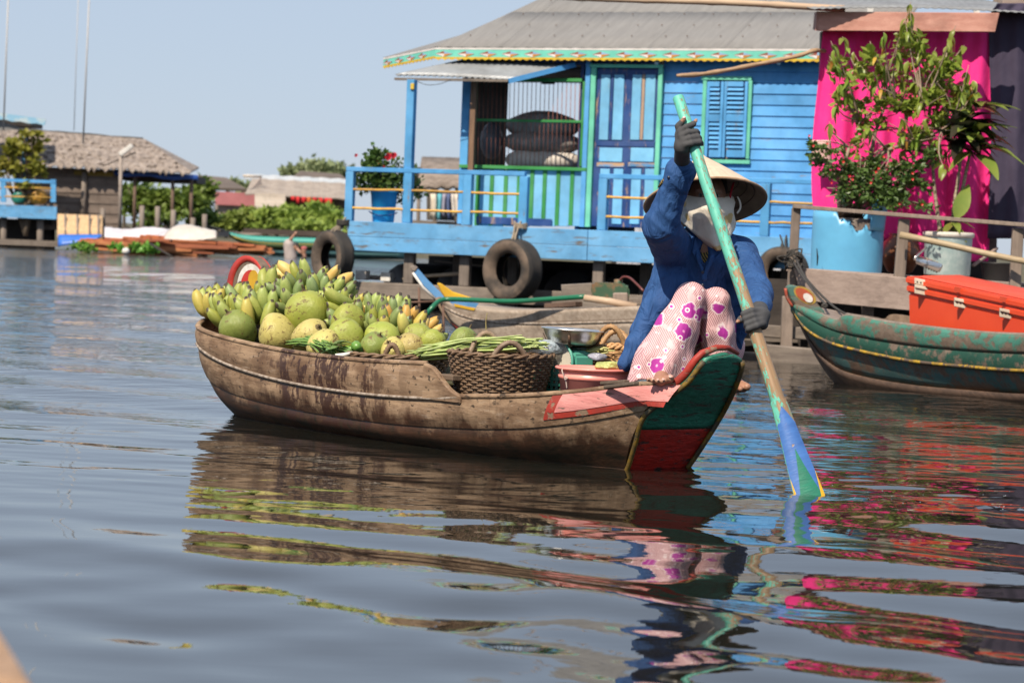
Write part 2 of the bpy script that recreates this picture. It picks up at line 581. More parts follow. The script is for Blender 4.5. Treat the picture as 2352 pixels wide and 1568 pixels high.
PADDLE = on_z(1857, 1133)
def make_water():
    xs = axis_steps([(-900, -60, 120), (-60, -10, 5), (-10, -3.8, 0.25), (-3.8, 3.8, 0.04), (3.8, 10, 0.25), (10, 60, 5), (60, 900, 120)])
    ys = axis_steps([(-300, -20, 60), (-20, 3.2, 1.5), (3.2, 13.5, 0.03), (13.5, 20, 0.06), (20, 40, 0.14), (40, 120, 0.8), (120, 400, 20), (400, 2200, 300)])
    X, Y = np.meshgrid(xs, ys)
    Z = np.zeros_like(X)
    r_ = np.random.default_rng(5)
    # long wake swell: crests run from far left to near right
    comp = [(1.6, 0.0125, 38), (1.15, 0.0135, 33), (0.85, 0.0115, 41), (0.62, 0.0075, 30), (0.46, 0.0050, 36), (0.34, 0.0030, 28), (0.26, 0.0022, 42),
            (0.80, 0.0034, -10), (0.55, 0.0030, -24), (0.42, 0.0024, 5), (0.30, 0.0020, -35), (0.20, 0.0012, 18)]
    for lam, sl, ang in comp:
        for q in range(2):
            l2 = lam * r_.uniform(0.88, 1.14)
            a2 = R(ang + r_.uniform(-7, 7))
            k = 2 * math.pi / l2
            ph = r_.uniform(0, 6.28)
            mod = 0.6 + 0.4 * np.sin(X * r_.uniform(0.3, 0.9) + Y * r_.uniform(0.25, 0.7) + r_.uniform(0, 6.28))
            warp = 0.10 * np.sin(X * 1.1 + Y * 0.6 + ph) + 0.06 * np.sin(X * 2.3 - Y * 1.4 + 2 * ph)
            damp = smooth01((13.0 * l2 / 0.3 - Y) / (7 * l2 / 0.3))
            Z += sl / k * 2.0 * (1 + 1.0 * smooth01((8.0 - Y) / 2.2)) * mod * np.cos(k * ((X + warp) * math.sin(a2) + (Y + warp) * math.cos(a2)) + ph) * damp
    # short wind ripple beyond the near calm, livelier towards the right
    for lam, sl, ang in [(0.32, 0.016, 30), (0.24, 0.021, 10), (0.18, 0.022, -8), (0.145, 0.018, 18), (0.115, 0.014, -22)]:
        for q in range(2):
            l2 = lam * r_.uniform(0.9, 1.12); a2 = R(ang + r_.uniform(-9, 9)); k = 2 * math.pi / l2; ph = r_.uniform(0, 6.28)
            wgt = smooth01((Y - 5.8) / 3.2) * (0.48 + 0.52 * smooth01((X + 0.35 + (Y - 8) * 0.12) / 0.9)) * smooth01((20 - Y) / 6)
            mod = 0.55 + 0.45 * np.sin(X * r_.uniform(1.2, 2.6) + Y * r_.uniform(0.8, 2.2) + r_.uniform(0, 6.28))
            warp = 0.05 * np.sin(X * 2.1 + Y * 1.3 + ph)
            Z += sl / k * wgt * mod * np.cos(k * ((X + warp) * math.sin(a2) + (Y + warp) * math.cos(a2)) + ph)
    # rings where the oar cuts the water and the chop it leaves to the right
    d = np.hypot(X - PADDLE.x, (Y - PADDLE.y))
    Z += 0.0022 * np.cos(d * 2 * math.pi / 0.10) * np.exp(-d / 0.22) * smooth01(d / 0.05)
    e0, e1 = on_z(1900, 1150), on_z(2420, 1172)
    t = np.clip(((X - e0.x) * (e1.x - e0.x) + (Y - e0.y) * (e1.y - e0.y)) / ((e1 - e0).to_2d().length_squared), 0, 1)
    dd = np.hypot(X - e0.x - t * (e1.x - e0.x), Y - e0.y - t * (e1.y - e0.y))
    strip = np.exp(-(dd / 0.11) ** 2) * smooth01(t * 4) * (Y > 4)
    Z += strip * (0.010 * vnoise(X, Y, X * 0, 70, 3) + 0.006 * vnoise(X, Y, X * 0, 130, 4) + 0.006)
    e0, e1 = on_z(1560, 1082), on_z(1760, 1098)
    t = np.clip(((X - e0.x) * (e1.x - e0.x) + (Y - e0.y) * (e1.y - e0.y)) / ((e1 - e0).to_2d().length_squared), 0, 1)
    dd = np.hypot(X - e0.x - t * (e1.x - e0.x), Y - e0.y - t * (e1.y - e0.y))
    Z += np.exp(-(dd / 0.06) ** 2) * (Y > 4) * (0.006 * vnoise(X, Y, X * 0, 90, 8) + 0.004)
    # fine rings spreading between the boat and the oar
    c = on_z(1745, 1100)
    d = np.hypot(X - c.x, Y - c.y)
    Z += 0.0010 * np.cos(d * 2 * math.pi / 0.07) * np.exp(-d / 0.35)
    h, w = X.shape
    vs = np.stack([X.ravel(), Y.ravel(), Z.ravel()], 1)
    i = np.arange(h * w).reshape(h, w)
    q = np.stack([i[:-1, :-1].ravel(), i[:-1, 1:].ravel(), i[1:, 1:].ravel(), i[1:, :-1].ravel()], 1)
    me = bpy.data.meshes.new('water')
    me.vertices.add(len(vs)); me.vertices.foreach_set('co', vs.ravel())
    me.loops.add(q.size); me.loops.foreach_set('vertex_index', q.ravel().astype(np.int32))
    me.polygons.add(len(q)); me.polygons.foreach_set('loop_start', np.arange(0, q.size, 4, dtype=np.int32))
    me.polygons.foreach_set('use_smooth', np.ones(len(q), bool))
    me.update(calc_edges=True)
    me.materials.append(water_material())
    return tag(link('water', me), 'calm brown green river water with long ripples', None, None, 'structure')
make_water()

# ================================================================== the fruit seller's boat
B_S = Vector((-1.34, 12.10, 0.0))
B_ANG = math.atan2(-0.795, 0.6065)
boat = empty('wooden_boat', B_S, B_ANG, 'old brown plank boat heaped with bananas and coconuts, green and red bow panel', 'boat')
BM = world_of(boat)
BMI = BM.inverted()
B_A = (BM.to_3x3() @ Vector((1, 0, 0)))
B_N = (BM.to_3x3() @ Vector((0, -1, 0)))       # towards the camera side

def bw(s, b, z):
    """boat coordinates: s metres from the far stem, b metres towards the camera, z above water"""
    return BM @ Vector((s, -b, z))

def bpx(u, v, b):
    """the point seen at (u, v) on the boat's lengthwise plane b metres towards the camera"""
    return on_plane(u, v, bw(0, b, 0), B_N)

G_T = [(0.0, .10, .44), (.08, .26, .42), (.3, .43, .390), (.65, .49, .360), (1.2, .52, .335), (1.8, .52, .330), (2.28, .492, .345)]
U_T = [(0.0, .085, .37), (.08, .235, .345), (.3, .42, .312), (.65, .485, .250), (1.2, .515, .205), (1.8, .515, .193), (2.3, .487, .207), (2.55, .475, .230),
       (2.8, .43, .250), (3.1, .335, .290), (3.3, .225, .330), (3.465, .135, .345)]
L_T = [(0.05, .06, .24), (.12, .2, .215), (.3, .37, .17), (.65, .455, .115), (1.2, .49, .085), (1.8, .49, .078), (2.3, .465, .090), (2.8, .41, .125), (3.1, .32, .175), (3.33, .2, .235)]
W_T = [(.28, .04, .0), (.42, .26, .0), (.64, .39, .0), (1.2, .44, .0), (1.8, .445, .0), (2.4, .40, .0), (2.8, .33, .0), (3.18, .158, .0)]
K_T = [(.5, .02, -.12), (.6, .2, -.12), (.8, .30, -.12), (1.2, .34, -.12), (1.8, .34, -.12), (2.4, .3, -.12), (2.8, .24, -.12), (3.08, .14, -.12)]

def hull_mat():
    n = NB('hull_wood')
    o = n.sep()
    g = n.noise(n.mapping((0.9, 9, 9)), 3.0, 8, 0.65, 0.5)
    fine = n.noise(n.mapping((1.6, 17, 17), (2, 5, 1)), 4.0, 7, 0.72)
    blot = n.noise(n.mapping((1, 1, 1.6), (3, 8, 2)), 4.0, 7, 0.6)
    col = n.mix(n.ramp(g, 0.3, 0.72), (0.40, 0.275, 0.175), (0.18, 0.112, 0.066))
    col = n.mix(n.ramp(blot, 0.44, 0.62, 0, 0.85), col, (0.115, 0.062, 0.034))
    col = n.mix(n.ramp(fine, 0.54, 0.68, 0, 0.8), col, (0.040, 0.025, 0.016))
    col = n.mix(n.ramp(fine, 0.30, 0.44, 0.55, 0.0), col, (0.46, 0.37, 0.29))
    # black specks of tar
    sp = n.noise(n.mapping((14, 14, 22), (1, 1, 1)), 2.2, 6, 0.6)
    col = n.mix(n.ramp(sp, 0.60, 0.66, 0, 0.85), col, (0.02, 0.014, 0.01))
    # wet red-brown boot below, darker towards the water with an uneven upper line
    wav = n.noise(n.mapping((5, 5, 2), (7, 7, 7)), 2.0, 7, 0.65)
    low = n.ramp(n.math('ADD', o[2], n.math('MULTIPLY', wav, -0.30)), -0.055, 0.015, 1.0, 0.0)
    low2 = n.ramp(n.math('ADD', o[2], n.math('MULTIPLY', wav, -0.30)), -0.12, -0.05, 1.0, 0.0)
    col = n.mix(n.math('MULTIPLY', low, 0.93), col, n.mix(n.ramp(g, 0.35, 0.65), (0.062, 0.023, 0.010), (0.020, 0.009, 0.005)))
    moss = n.ramp(n.noise(n.mapping((3, 3, 5), (2, 9, 4)), 3.0, 7, 0.65), 0.42, 0.60)
    col = n.mix(n.math('MULTIPLY', low2, n.math('MULTIPLY', moss, 0.95)), col, (0.012, 0.010, 0.005))
    # water spilt over the side amidships: dark streaks that run down
    st = n.math('ADD', n.math('MULTIPLY', n.noise(n.mapping((9, 9, 0.8), (0.3, 0, 0)), 1.0, 5, 0.7, 0.2), 0.55), n.math('MULTIPLY', n.noise(n.mapping((14, 14, 10), (1.3, 0, 2)), 1.6, 7, 0.7), 0.45))
    zone = n.math('MULTIPLY', n.ramp(o[0], 0.95, 1.25), n.ramp(o[0], 1.85, 2.25, 1, 0))
    stf = n.math('MULTIPLY', zone, n.ramp(st, 0.495, 0.53, 0, 0.93))
    thin = n.noise(n.mapping((40, 40, 1.0), (4, 1, 0)), 1.0, 4, 0.6)
    stf2 = n.math('MULTIPLY', n.ramp(thin, 0.62, 0.68, 0, 0.7), n.ramp(n.noise(n.mapping((2, 2, 1), (1, 1, 8)), 1.2, 3), 0.5, 0.6))
    wet = n.math('MAXIMUM', stf, stf2)
    col = n.mix(wet, col, (0.040, 0.015, 0.008))
    wetall = n.math('MAXIMUM', wet, n.math('MULTIPLY', low, 0.5))
    h = n.math('ADD', n.math('MULTIPLY', g, 0.4), n.math('MULTIPLY', fine, 0.7))
    return n.out(col, n.ramp(wetall, 0, 1, 0.78, 0.36), n.bump(h, 0.7, 0.004), spec=0.4)
HULL = hull_mat()
INNER = wood('boat_inner_wood', (0.20, 0.14, 0.095), (0.10, 0.066, 0.045), 0, 3)

def strake(name, top, bot, s0t, s1t, s0b, s1b, side, lap, n=44, rows=5, bulge=0.02, thick=0.022):
    """one plank of the hull between two sheer lines, with real thickness; side +1 = camera side"""
    outer, inner = [], []
    for i in range(n + 1):
        t = i / n
        bt, zt = spline(top, s0t + (s1t - s0t) * t)
        bb, zb = spline(bot, s0b + (s1b - s0b) * t)
        st, sb = s0t + (s1t - s0t) * t, s0b + (s1b - s0b) * t
        ro, ri = [], []
        for j in range(rows + 1):
            q = j / rows
            s_ = st + (sb - st) * q
            b_ = bt + (bb - bt) * q + bulge * math.sin(math.pi * q)
            z_ = zt + (zb - zt) * q
            o_ = lap * (q if lap > 0 else (1 - q) * -1)
            ro.append(Vector((s_, -side * (b_ + o_), z_)))
            ri.append(Vector((s_, -side * max(b_ + o_ - thick, 0.005), z_)))
        outer.append(ro); inner.append(ri)
    m = MB()
    w = rows + 1
    m.sheet(outer); m.sheet(inner)
    N1 = (n + 1) * w
    for i in range(n):
        m.f.append((i * w, (i + 1) * w, N1 + (i + 1) * w, N1 + i * w))
        m.f.append((i * w + rows, (i + 1) * w + rows, N1 + (i + 1) * w + rows, N1 + i * w + rows))
    for j in range(rows):
        for i in (0, n):
            m.f.append((i * w + j, i * w + j + 1, N1 + i * w + j + 1, N1 + i * w + j))
    return m.build(name, HULL, boat, 'auto', True)

for side in (1, -1):
    strake('bulwark_plank', G_T, U_T, 0, 2.28, 0, 2.5, side, 0.006, 40, 4, 0.012)
    strake('side_plank', U_T, L_T, 0.0, 3.465, 0.05, 3.33, side, 0.007, 52, 4, 0.012)
    strake('bilge_plank', L_T, W_T, 0.05, 3.33, 0.28, 3.18, side, 0.004, 52, 5, 0.02)
    strake('bottom_plank', W_T, K_T, 0.28, 3.18, 0.5, 3.08, side, 0.0, 40, 3, 0.02)
    # cap rail on the bulwark and light seam battens
    m = MB()
    m.tube([(s_, -side * (spline(G_T, s_)[0] - 0.008), spline(G_T, s_)[1] + 0.004) for s_ in np.linspace(0.0, 2.27, 36)], 0.016, 6, True, 0.7)
    m.build('gunwale_rail', HULL, boat, True, True)
    m = MB()
    m.tube([(s_, -side * (spline(U_T, s_)[0] + 0.008), spline(U_T, s_)[1]) for s_ in np.linspace(0.02, 2.5, 40)], 0.0075, 6)
    m.build('seam_batten', mat('pale_seam', (0.36, 0.30, 0.25), (0.16, 0.12, 0.09), 0.8, 30, lo=0.4, hi=0.6), boat, True, True)
    m = MB()
    m.tube([(s_, -side * (spline(U_T, s_)[0] - 0.006), spline(U_T, s_)[1] + 0.004) for s_ in np.linspace(2.5, 3.44, 24)], 0.015, 6, True, 0.8)
    m.build('gunwale_rail', HULL, boat, True, True)

# carved step where the high bulwark ends
m = MB()
prof = [(2.27, .352), (2.33, .338), (2.365, .318), (2.40, .29), (2.44, .262), (2.475, .246), (2.52, .235), (2.52, .20), (2.27, .20)]
for side in (1, -1):
    m = MB()
    m.prism([(s_, -side * (spline(U_T, s_)[0] - 0.012), z_) for s_, z_ in prof], (0, -side, 0), 0.026)
    m.build('bulwark_end', HULL, boat, False, True, 0.006)

# bow panel: outline from half widths at each height
BP_T = [(-.12, 3.09, .14), (0.0, 3.185, .160), (.10, 3.25, .182), (.22, 3.325, .202), (.30, 3.42, .160), (.36, 3.485, .128), (.42, 3.525, .110), (.455, 3.545, .085), (.472, 3.552, .03)]
def panel_pt(z, q, off=0.0):
    s_, hw = spline(BP_T, z)
    return Vector((s_ + 0.01 * (1 - q * q) + off, -hw * q, z - off * 0.5))
def panel_piece(name, z0, z1, material, off, q0=-1, q1=1, n=18):
    m = MB()
    rows = []
    for i in range(n + 1):
        z = z0 + (z1 - z0) * i / n
        rows.append([panel_pt(z, q0 + (q1 - q0) * j / 8, off) for j in range(9)])
    m.sheet(rows)
    return m.build(name, material, boat, True, True, 0, 0.02)
GREENP = mat('bow_green', (0.030, 0.24, 0.155), (0.016, 0.14, 0.095), 0.42, 9, (1, 2.5, 9), bump=1.0, bscale=9, bdist=0.008, wear=(0.07, 0.06, 0.04), wamt=0.57, wscale=10, wstretch=(1, 1, 5))
REDP = mat('bow_red', (0.55, 0.028, 0.018), (0.36, 0.020, 0.013), 0.42, 9, (1, 2, 7), bump=1.0, bscale=9, bdist=0.008, wear=(0.07, 0.03, 0.02), wamt=0.58, wscale=11, wstretch=(1, 1, 5))
YELP = mat('bow_yellow', (0.24, 0.14, 0.012), (0.09, 0.06, 0.02), 0.6, 14, (1, 1, 1), lo=0.4, hi=0.6, wear=(0.06, 0.05, 0.03), wamt=0.52, wscale=14)
panel_piece('bow_panel', -0.12, 0.165, REDP, 0.0)
panel_piece('bow_panel', 0.158, 0.466, GREENP, 0.0012)
for q in (-1, 1):
    m = MB()
    zs = np.linspace(-0.1, 0.44, 26)
    m.tube([panel_pt(z, q * 0.985, 0.004) for z in zs], 0.011, 6)
    m.build('panel_edging', YELP, boat, True, True)
# red and worn rim around the top of the bow panel
RIMR = mat('rim_red', (0.36, 0.03, 0.018), (0.25, 0.03, 0.02), 0.6, 12, lo=0.4, hi=0.6, wear=(0.22, 0.15, 0.10), wamt=0.54, wscale=14, bump=0.6)
rim = [panel_pt(z, 1.0, -0.012) + Vector((-0.01, 0, 0.012)) for z in np.linspace(0.30, 0.45, 8)] + \
      [panel_pt(0.470, q, -0.012) + Vector((-0.01, 0, 0.014)) for q in (0.8, 0.3, -0.3, -0.8)] + \
      [panel_pt(z, -1.0, -0.012) + Vector((-0.01, 0, 0.012)) for z in np.linspace(0.45, 0.30, 8)]
m = MB(); m.tube(rim[:13], [0.017] * 6 + [0.015, 0.014, 0.013, 0.012, 0.011, 0.010, 0.008], 8)
m.build('bow_rim', RIMR, boat, True, True)

# pink painted patch with its red border on the camera side of the bow
PINKP = mat('faded_pink', (0.62, 0.26, 0.24), (0.48, 0.17, 0.16), 0.65, 10, (1, 1, 5), wear=(0.16, 0.10, 0.08), wamt=0.60, wscale=16, wstretch=(1, 1, 4), bump=0.5)
def side_patch(name, s0, s1, q0, q1, material, off, slant0=0.0):
    rows = []
    for i in range(15):
        t = i / 14
        row = []
        for j in range(5):
            q = q0 + (q1 - q0) * j / 4
            s_ = (s0 + slant0 * q) + (s1 - s0 - slant0 * q) * t
            bt, zt = spline(U_T, s_)
            sb = s_ - 0.02
            bb, zb = spline(L_T, min(sb, 3.33))
            b_ = bt + (bb - bt) * q + 0.012 * math.sin(math.pi * q) + 0.007 * q
            row.append(Vector((s_ + (sb - s_) * q, -(b_ + off), zt + (zb - zt) * q)))
        rows.append(row)
    m = MB(); m.sheet(rows)
    return m.build(name, material, boat, True, True)
side_patch('red_border', 2.985, 3.455, 0.02, 0.80, RIMR, 0.0025, -0.03)
side_patch('pink_patch', 3.03, 3.465, 0.02, 0.60, PINKP, 0.005, -0.03)

# decks, floor and ribs inside
def deck(name, s0, s1, z, n, inset=0.03, axis='across'):
    for i in range(n):
        a, b = s0 + (s1 - s0) * i / n + 0.004, s0 + (s1 - s0) * (i + 1) / n - 0.004
        pts = []
        for s_, sg in ((a, 1), (b, 1), (b, -1), (a, -1)):
            hb = (spline(U_T, s_)[0] if z > 0.2 else spline(W_T, s_)[0] + 0.03) - inset
            pts.append(Vector((s_, -sg * hb, z)))
        m = MB()
        zt = z + random.uniform(-0.003, 0.003)
        m.hexa([Vector((p.x, p.y, zt - 0.018)) for p in pts] + [Vector((p.x, p.y, zt)) for p in pts])
        m.build(name, INNER, boat, False, True, 0.003)
deck('floor_plank', 0.5, 3.15, 0.06, 14, 0.05)
deck('stern_deck_plank', 0.04, 0.55, 0.33, 5, 0.045)
deck('foredeck_plank', 3.18, 3.355, 0.285, 2, 0.04)
for s_ in (0.9, 1.5, 2.1, 2.6):
    for side in (1, -1):
        m = MB()
        hb = spline(U_T, s_)[0]
        m.beam((s_, -side * (spline(W_T, s_)[0] - 0.045), 0.05), (s_, -side * (hb - 0.05), 0.30 if s_ < 2.2 else 0.22), 0.04, 0.022, (1, 0, 0))
        m.build('rib', INNER, boat, False, True, 0.003)
m = MB(); m.box((2.40, 0, 0.30), (0.10, 0.96, 0.024)); m.build('thwart', INNER, boat, False, True, 0.004)
m = MB()
m.hexa([Vector(p) for p in ((3.17, -.10, .06), (3.19, -.10, .06), (3.19, .10, .06), (3.17, .10, .06), (3.17, -.25, .27), (3.19, -.25, .27), (3.19, .25, .27), (3.17, .25, .27))])
m.build('bulkhead', INNER, boat, False, True)

# stem board with the painted eye at the far end
def eye_board(parent, local, M, k, colours, rx=0.15, rz=0.19, t=0.055):
    """rounded stem board in a local x (fore-aft) z plane; M maps to parent space. k = scale"""
    face, edge, ring, iris, pupil = colours
    def out(x, z, y): return M @ Vector((x * k, y, z * k))
    prof = [(-0.16, -0.26), (0.20, -0.26)] + [(0.185 * math.cos(a) ** 1.0 + 0.015, 0.17 * math.sin(a) + 0.0) for a in np.linspace(0.0, math.pi, 16)]
    m = MB(); m.prism([out(x, z, t / 2) for x, z in prof], M.to_3x3() @ Vector((0, -1, 0)), t)
    o = m.build('stem_board', face, parent, False, local, 0.006)
    # painted red edge band on the face
    arc = [(-0.16, -0.26)] + [(0.185 * math.cos(a) + 0.015, 0.17 * math.sin(a)) for a in np.linspace(math.pi, 0.35, 14)]
    inn = [(-0.105, -0.26)] + [(0.145 * math.cos(a) + 0.03, 0.145 * math.sin(a) - 0.005) for a in np.linspace(math.pi, 0.35, 14)]
    for sgn in (-1, 1):
        m = MB()
        m.sheet([[out(x, z, sgn * (t / 2 + 0.002)) for x, z in arc], [out(x, z, sgn * (t / 2 + 0.002)) for x, z in inn]])
        m.build('painted_band', edge, o, True, local, 0, 0.0015)
        def disc(cx, cz, ax, az, y, material, nm, a0=0, a1=2 * math.pi):
            m = MB()
            m.prism([out(cx + ax * math.cos(a), cz + az * math.sin(a), sgn * y) for a in np.linspace(a0, a1, 25)[:-1]], M.to_3x3() @ Vector((0, sgn, 0)), 0.002)
            m.build(nm, material, o, False, local)
        disc(0.06, 0.015, 0.125, 0.115, t / 2 + 0.002, ring, 'painted_eye_white')
        disc(0.065, 0.010, 0.095, 0.09, t / 2 + 0.0045, iris, 'painted_eye_iris')
        disc(0.095, 0.05, 0.048, 0.05, t / 2 + 0.007, pupil, 'painted_eye_pupil')
    return o
WHITEP = mat('chalk_white', (0.72, 0.70, 0.66), (0.5, 0.47, 0.43), 0.7, 20, wear=(0.2, 0.15, 0.11), wamt=0.68, wscale=20)
eye_board(boat, True, Matrix.Translation((0.05, 0, 0.572)), 1.0,
          (wood('stem_wood', (0.22, 0.16, 0.12), (0.12, 0.085, 0.06), 2, 4), mat('stem_red', (0.46, 0.035, 0.022), (0.36, 0.03, 0.02), 0.5, 12, wear=(0.5, 0.35, 0.28), wamt=0.66, wscale=22),
           WHITEP, mat('eye_red', (0.50, 0.035, 0.02), None, 0.5, 15, wear=(0.3, 0.2, 0.15), wamt=0.70), mat('eye_yellow', (0.58, 0.34, 0.02), None, 0.5, 15)))
m = MB(); m.tube([(-0.12, 0, 0.565), (-0.165, 0, 0.565)], 0.006, 6); m.build('stem_bolt', mat('iron', (0.25, 0.24, 0.23), (0.15, 0.1, 0.08), 0.5, 20, metal=0.8), boat, True, True)
# ================================================================== cargo
def banana_mat(name, c_low, c_high, spots=0.5):
    n = NB(name)
    o = n.sep()
    t = n.ramp(o[0], 0.0, 0.146)
    blot = n.noise(n.mapping((1, 1, 1)), 30, 5, 0.6)
    fine = n.noise(n.mapping((0.5, 3, 3), (3, 3, 3)), 90, 5, 0.7)
    col = n.mix(n.ramp(blot, 0.3, 0.7), c_low, c_high)
    r_ = n.rnd()
    col = n.hsv(col, n.ramp(r_, 0, 1, 0.482, 0.515), n.ramp(r_, 0, 1, 1.05, 0.85), n.ramp(r_, 0, 1, 0.8, 1.15))
    col = n.mix(n.ramp(fine, 0.64, 0.70, 0, spots), col, (0.05, 0.03, 0.012))
    sp2 = n.noise(n.mapping((1, 1, 1), (7, 1, 3)), 55, 4, 0.6)
    col = n.mix(n.ramp(sp2, 0.66, 0.72, 0, 0.7), col, (0.06, 0.035, 0.015))
    col = n.mix(n.ramp(t, 0.972, 0.992), col, (0.06, 0.045, 0.03))
    col = n.mix(n.ramp(t, 0.10, 0.0, 0, 0.6), col, (0.10, 0.09, 0.03))
    return n.out(col, 0.48, n.bump(fine, 0.25, 0.002), spec=0.4)
BAN = {'g': banana_mat('banana_green', (0.23, 0.30, 0.045), (0.38, 0.41, 0.10)),
       'd': banana_mat('banana_dark_green', (0.15, 0.22, 0.06), (0.25, 0.32, 0.115), 0.35),
       'm': banana_mat('banana_turning', (0.42, 0.41, 0.08), (0.60, 0.50, 0.12), 0.6),
       'y': banana_mat('banana_ripe', (0.54, 0.33, 0.06), (0.62, 0.43, 0.12), 0.7)}

def banana_mesh(bend, L, r0, key, seed):
    r_ = random.Random(seed)
    m = MB()
    pts, rs = [], []
    for i in range(11):
        t = i / 10
        a = bend * (t - 0.25)
        x = L * t
        z = bend * L * 0.55 * (t - 0.15) ** 2
        pts.append((x, r_.uniform(-0.0006, 0.0006), z))
        rs.append(r0 * [0.34, 0.44, 0.74, 0.93, 1.0, 1.02, 1.02, 0.98, 0.88, 0.64, 0.20][i])
    k = len(m.v)
    m.tube(pts, rs, 10, True, 0.95)
    # five soft ridges
    vs = []
    for idx, p in enumerate(m.v):
        ring, j = divmod(idx, 10)
        c = Vector(pts[ring])
        vs.append(tuple(c + (Vector(p) - c) * (1.07 if j % 2 == 0 else 0.95)))
    m.v = vs
    return m.mesh('banana', BAN[key], True)
BMESH = {k: [banana_mesh(b, L, r0, k, q) for q, (b, L, r0) in enumerate(((0.95, 0.146, 0.0285), (1.25, 0.146, 0.0275), (0.75, 0.146, 0.0290), (1.05, 0.146, 0.0265)))] for k in BAN}
CROWN = mat('banana_crown', (0.10, 0.075, 0.045), (0.04, 0.028, 0.02), 0.8, 25)

def frame(d, up):
    d = Vector(d).normalized()
    y = Vector(up).cross(d).normalized()
    z = d.cross(y)
    return Matrix((d, y, z)).transposed()

def bunch(u, v, b, d, up, n, spread, keys, label, rows=2, scale=1.0, single=False):
    c = bpx(u, v, b)
    scale *= 0.92
    d = Vector(d)
    if d.z >= 0.8: d.y *= 1.8
    Rm = frame(d.normalized() + Vector((random.gauss(0, .10), random.gauss(0, .10), random.gauss(0, .08))), up)
    ex, ey, ez = Rm.col[0], Rm.col[1], Rm.col[2]
    base = c - ex * 0.065 * scale
    root = empty('banana_bunch', base, 0, label, 'bananas', 'bunches of bananas heaped in the boat')
    for row in range(rows):
        cnt = max(2, n - row) if n > 2 else n
        for i in range(cnt):
            q = (i / max(cnt - 1, 1) - 0.5) if cnt > 1 else 0
            a = R(spread + 16) * q
            tilt = R(-16 * row + random.uniform(-11, 9))
            loc = base + ey * (q * 0.026 * cnt * scale) - ez * (0.036 * row * scale) - ex * (0.02 * abs(q))
            M = Matrix.Translation(loc) @ (Rm @ Matrix.Rotation(a + R(random.uniform(-8, 8)), 3, 'Z') @ Matrix.Rotation(-tilt, 3, 'Y') @ Matrix.Rotation(R(random.uniform(-14, 14)), 3, 'X')).to_4x4()
            s_ = scale * random.uniform(0.9, 1.16)
            M = M @ Matrix.Diagonal((s_, s_, s_, 1))
            k = random.choice(keys)
            link('banana', random.choice(BMESH[k]), root, False, M)
    m = MB()
    m.tube([base + ey * (-0.012 * n * scale) - ez * 0.014, base - ex * 0.012 - ez * 0.014, base + ey * (0.012 * n * scale) - ez * 0.014], [0.014, 0.02, 0.014], 7)
    m.build('crown', CROWN, root, True)
    return root

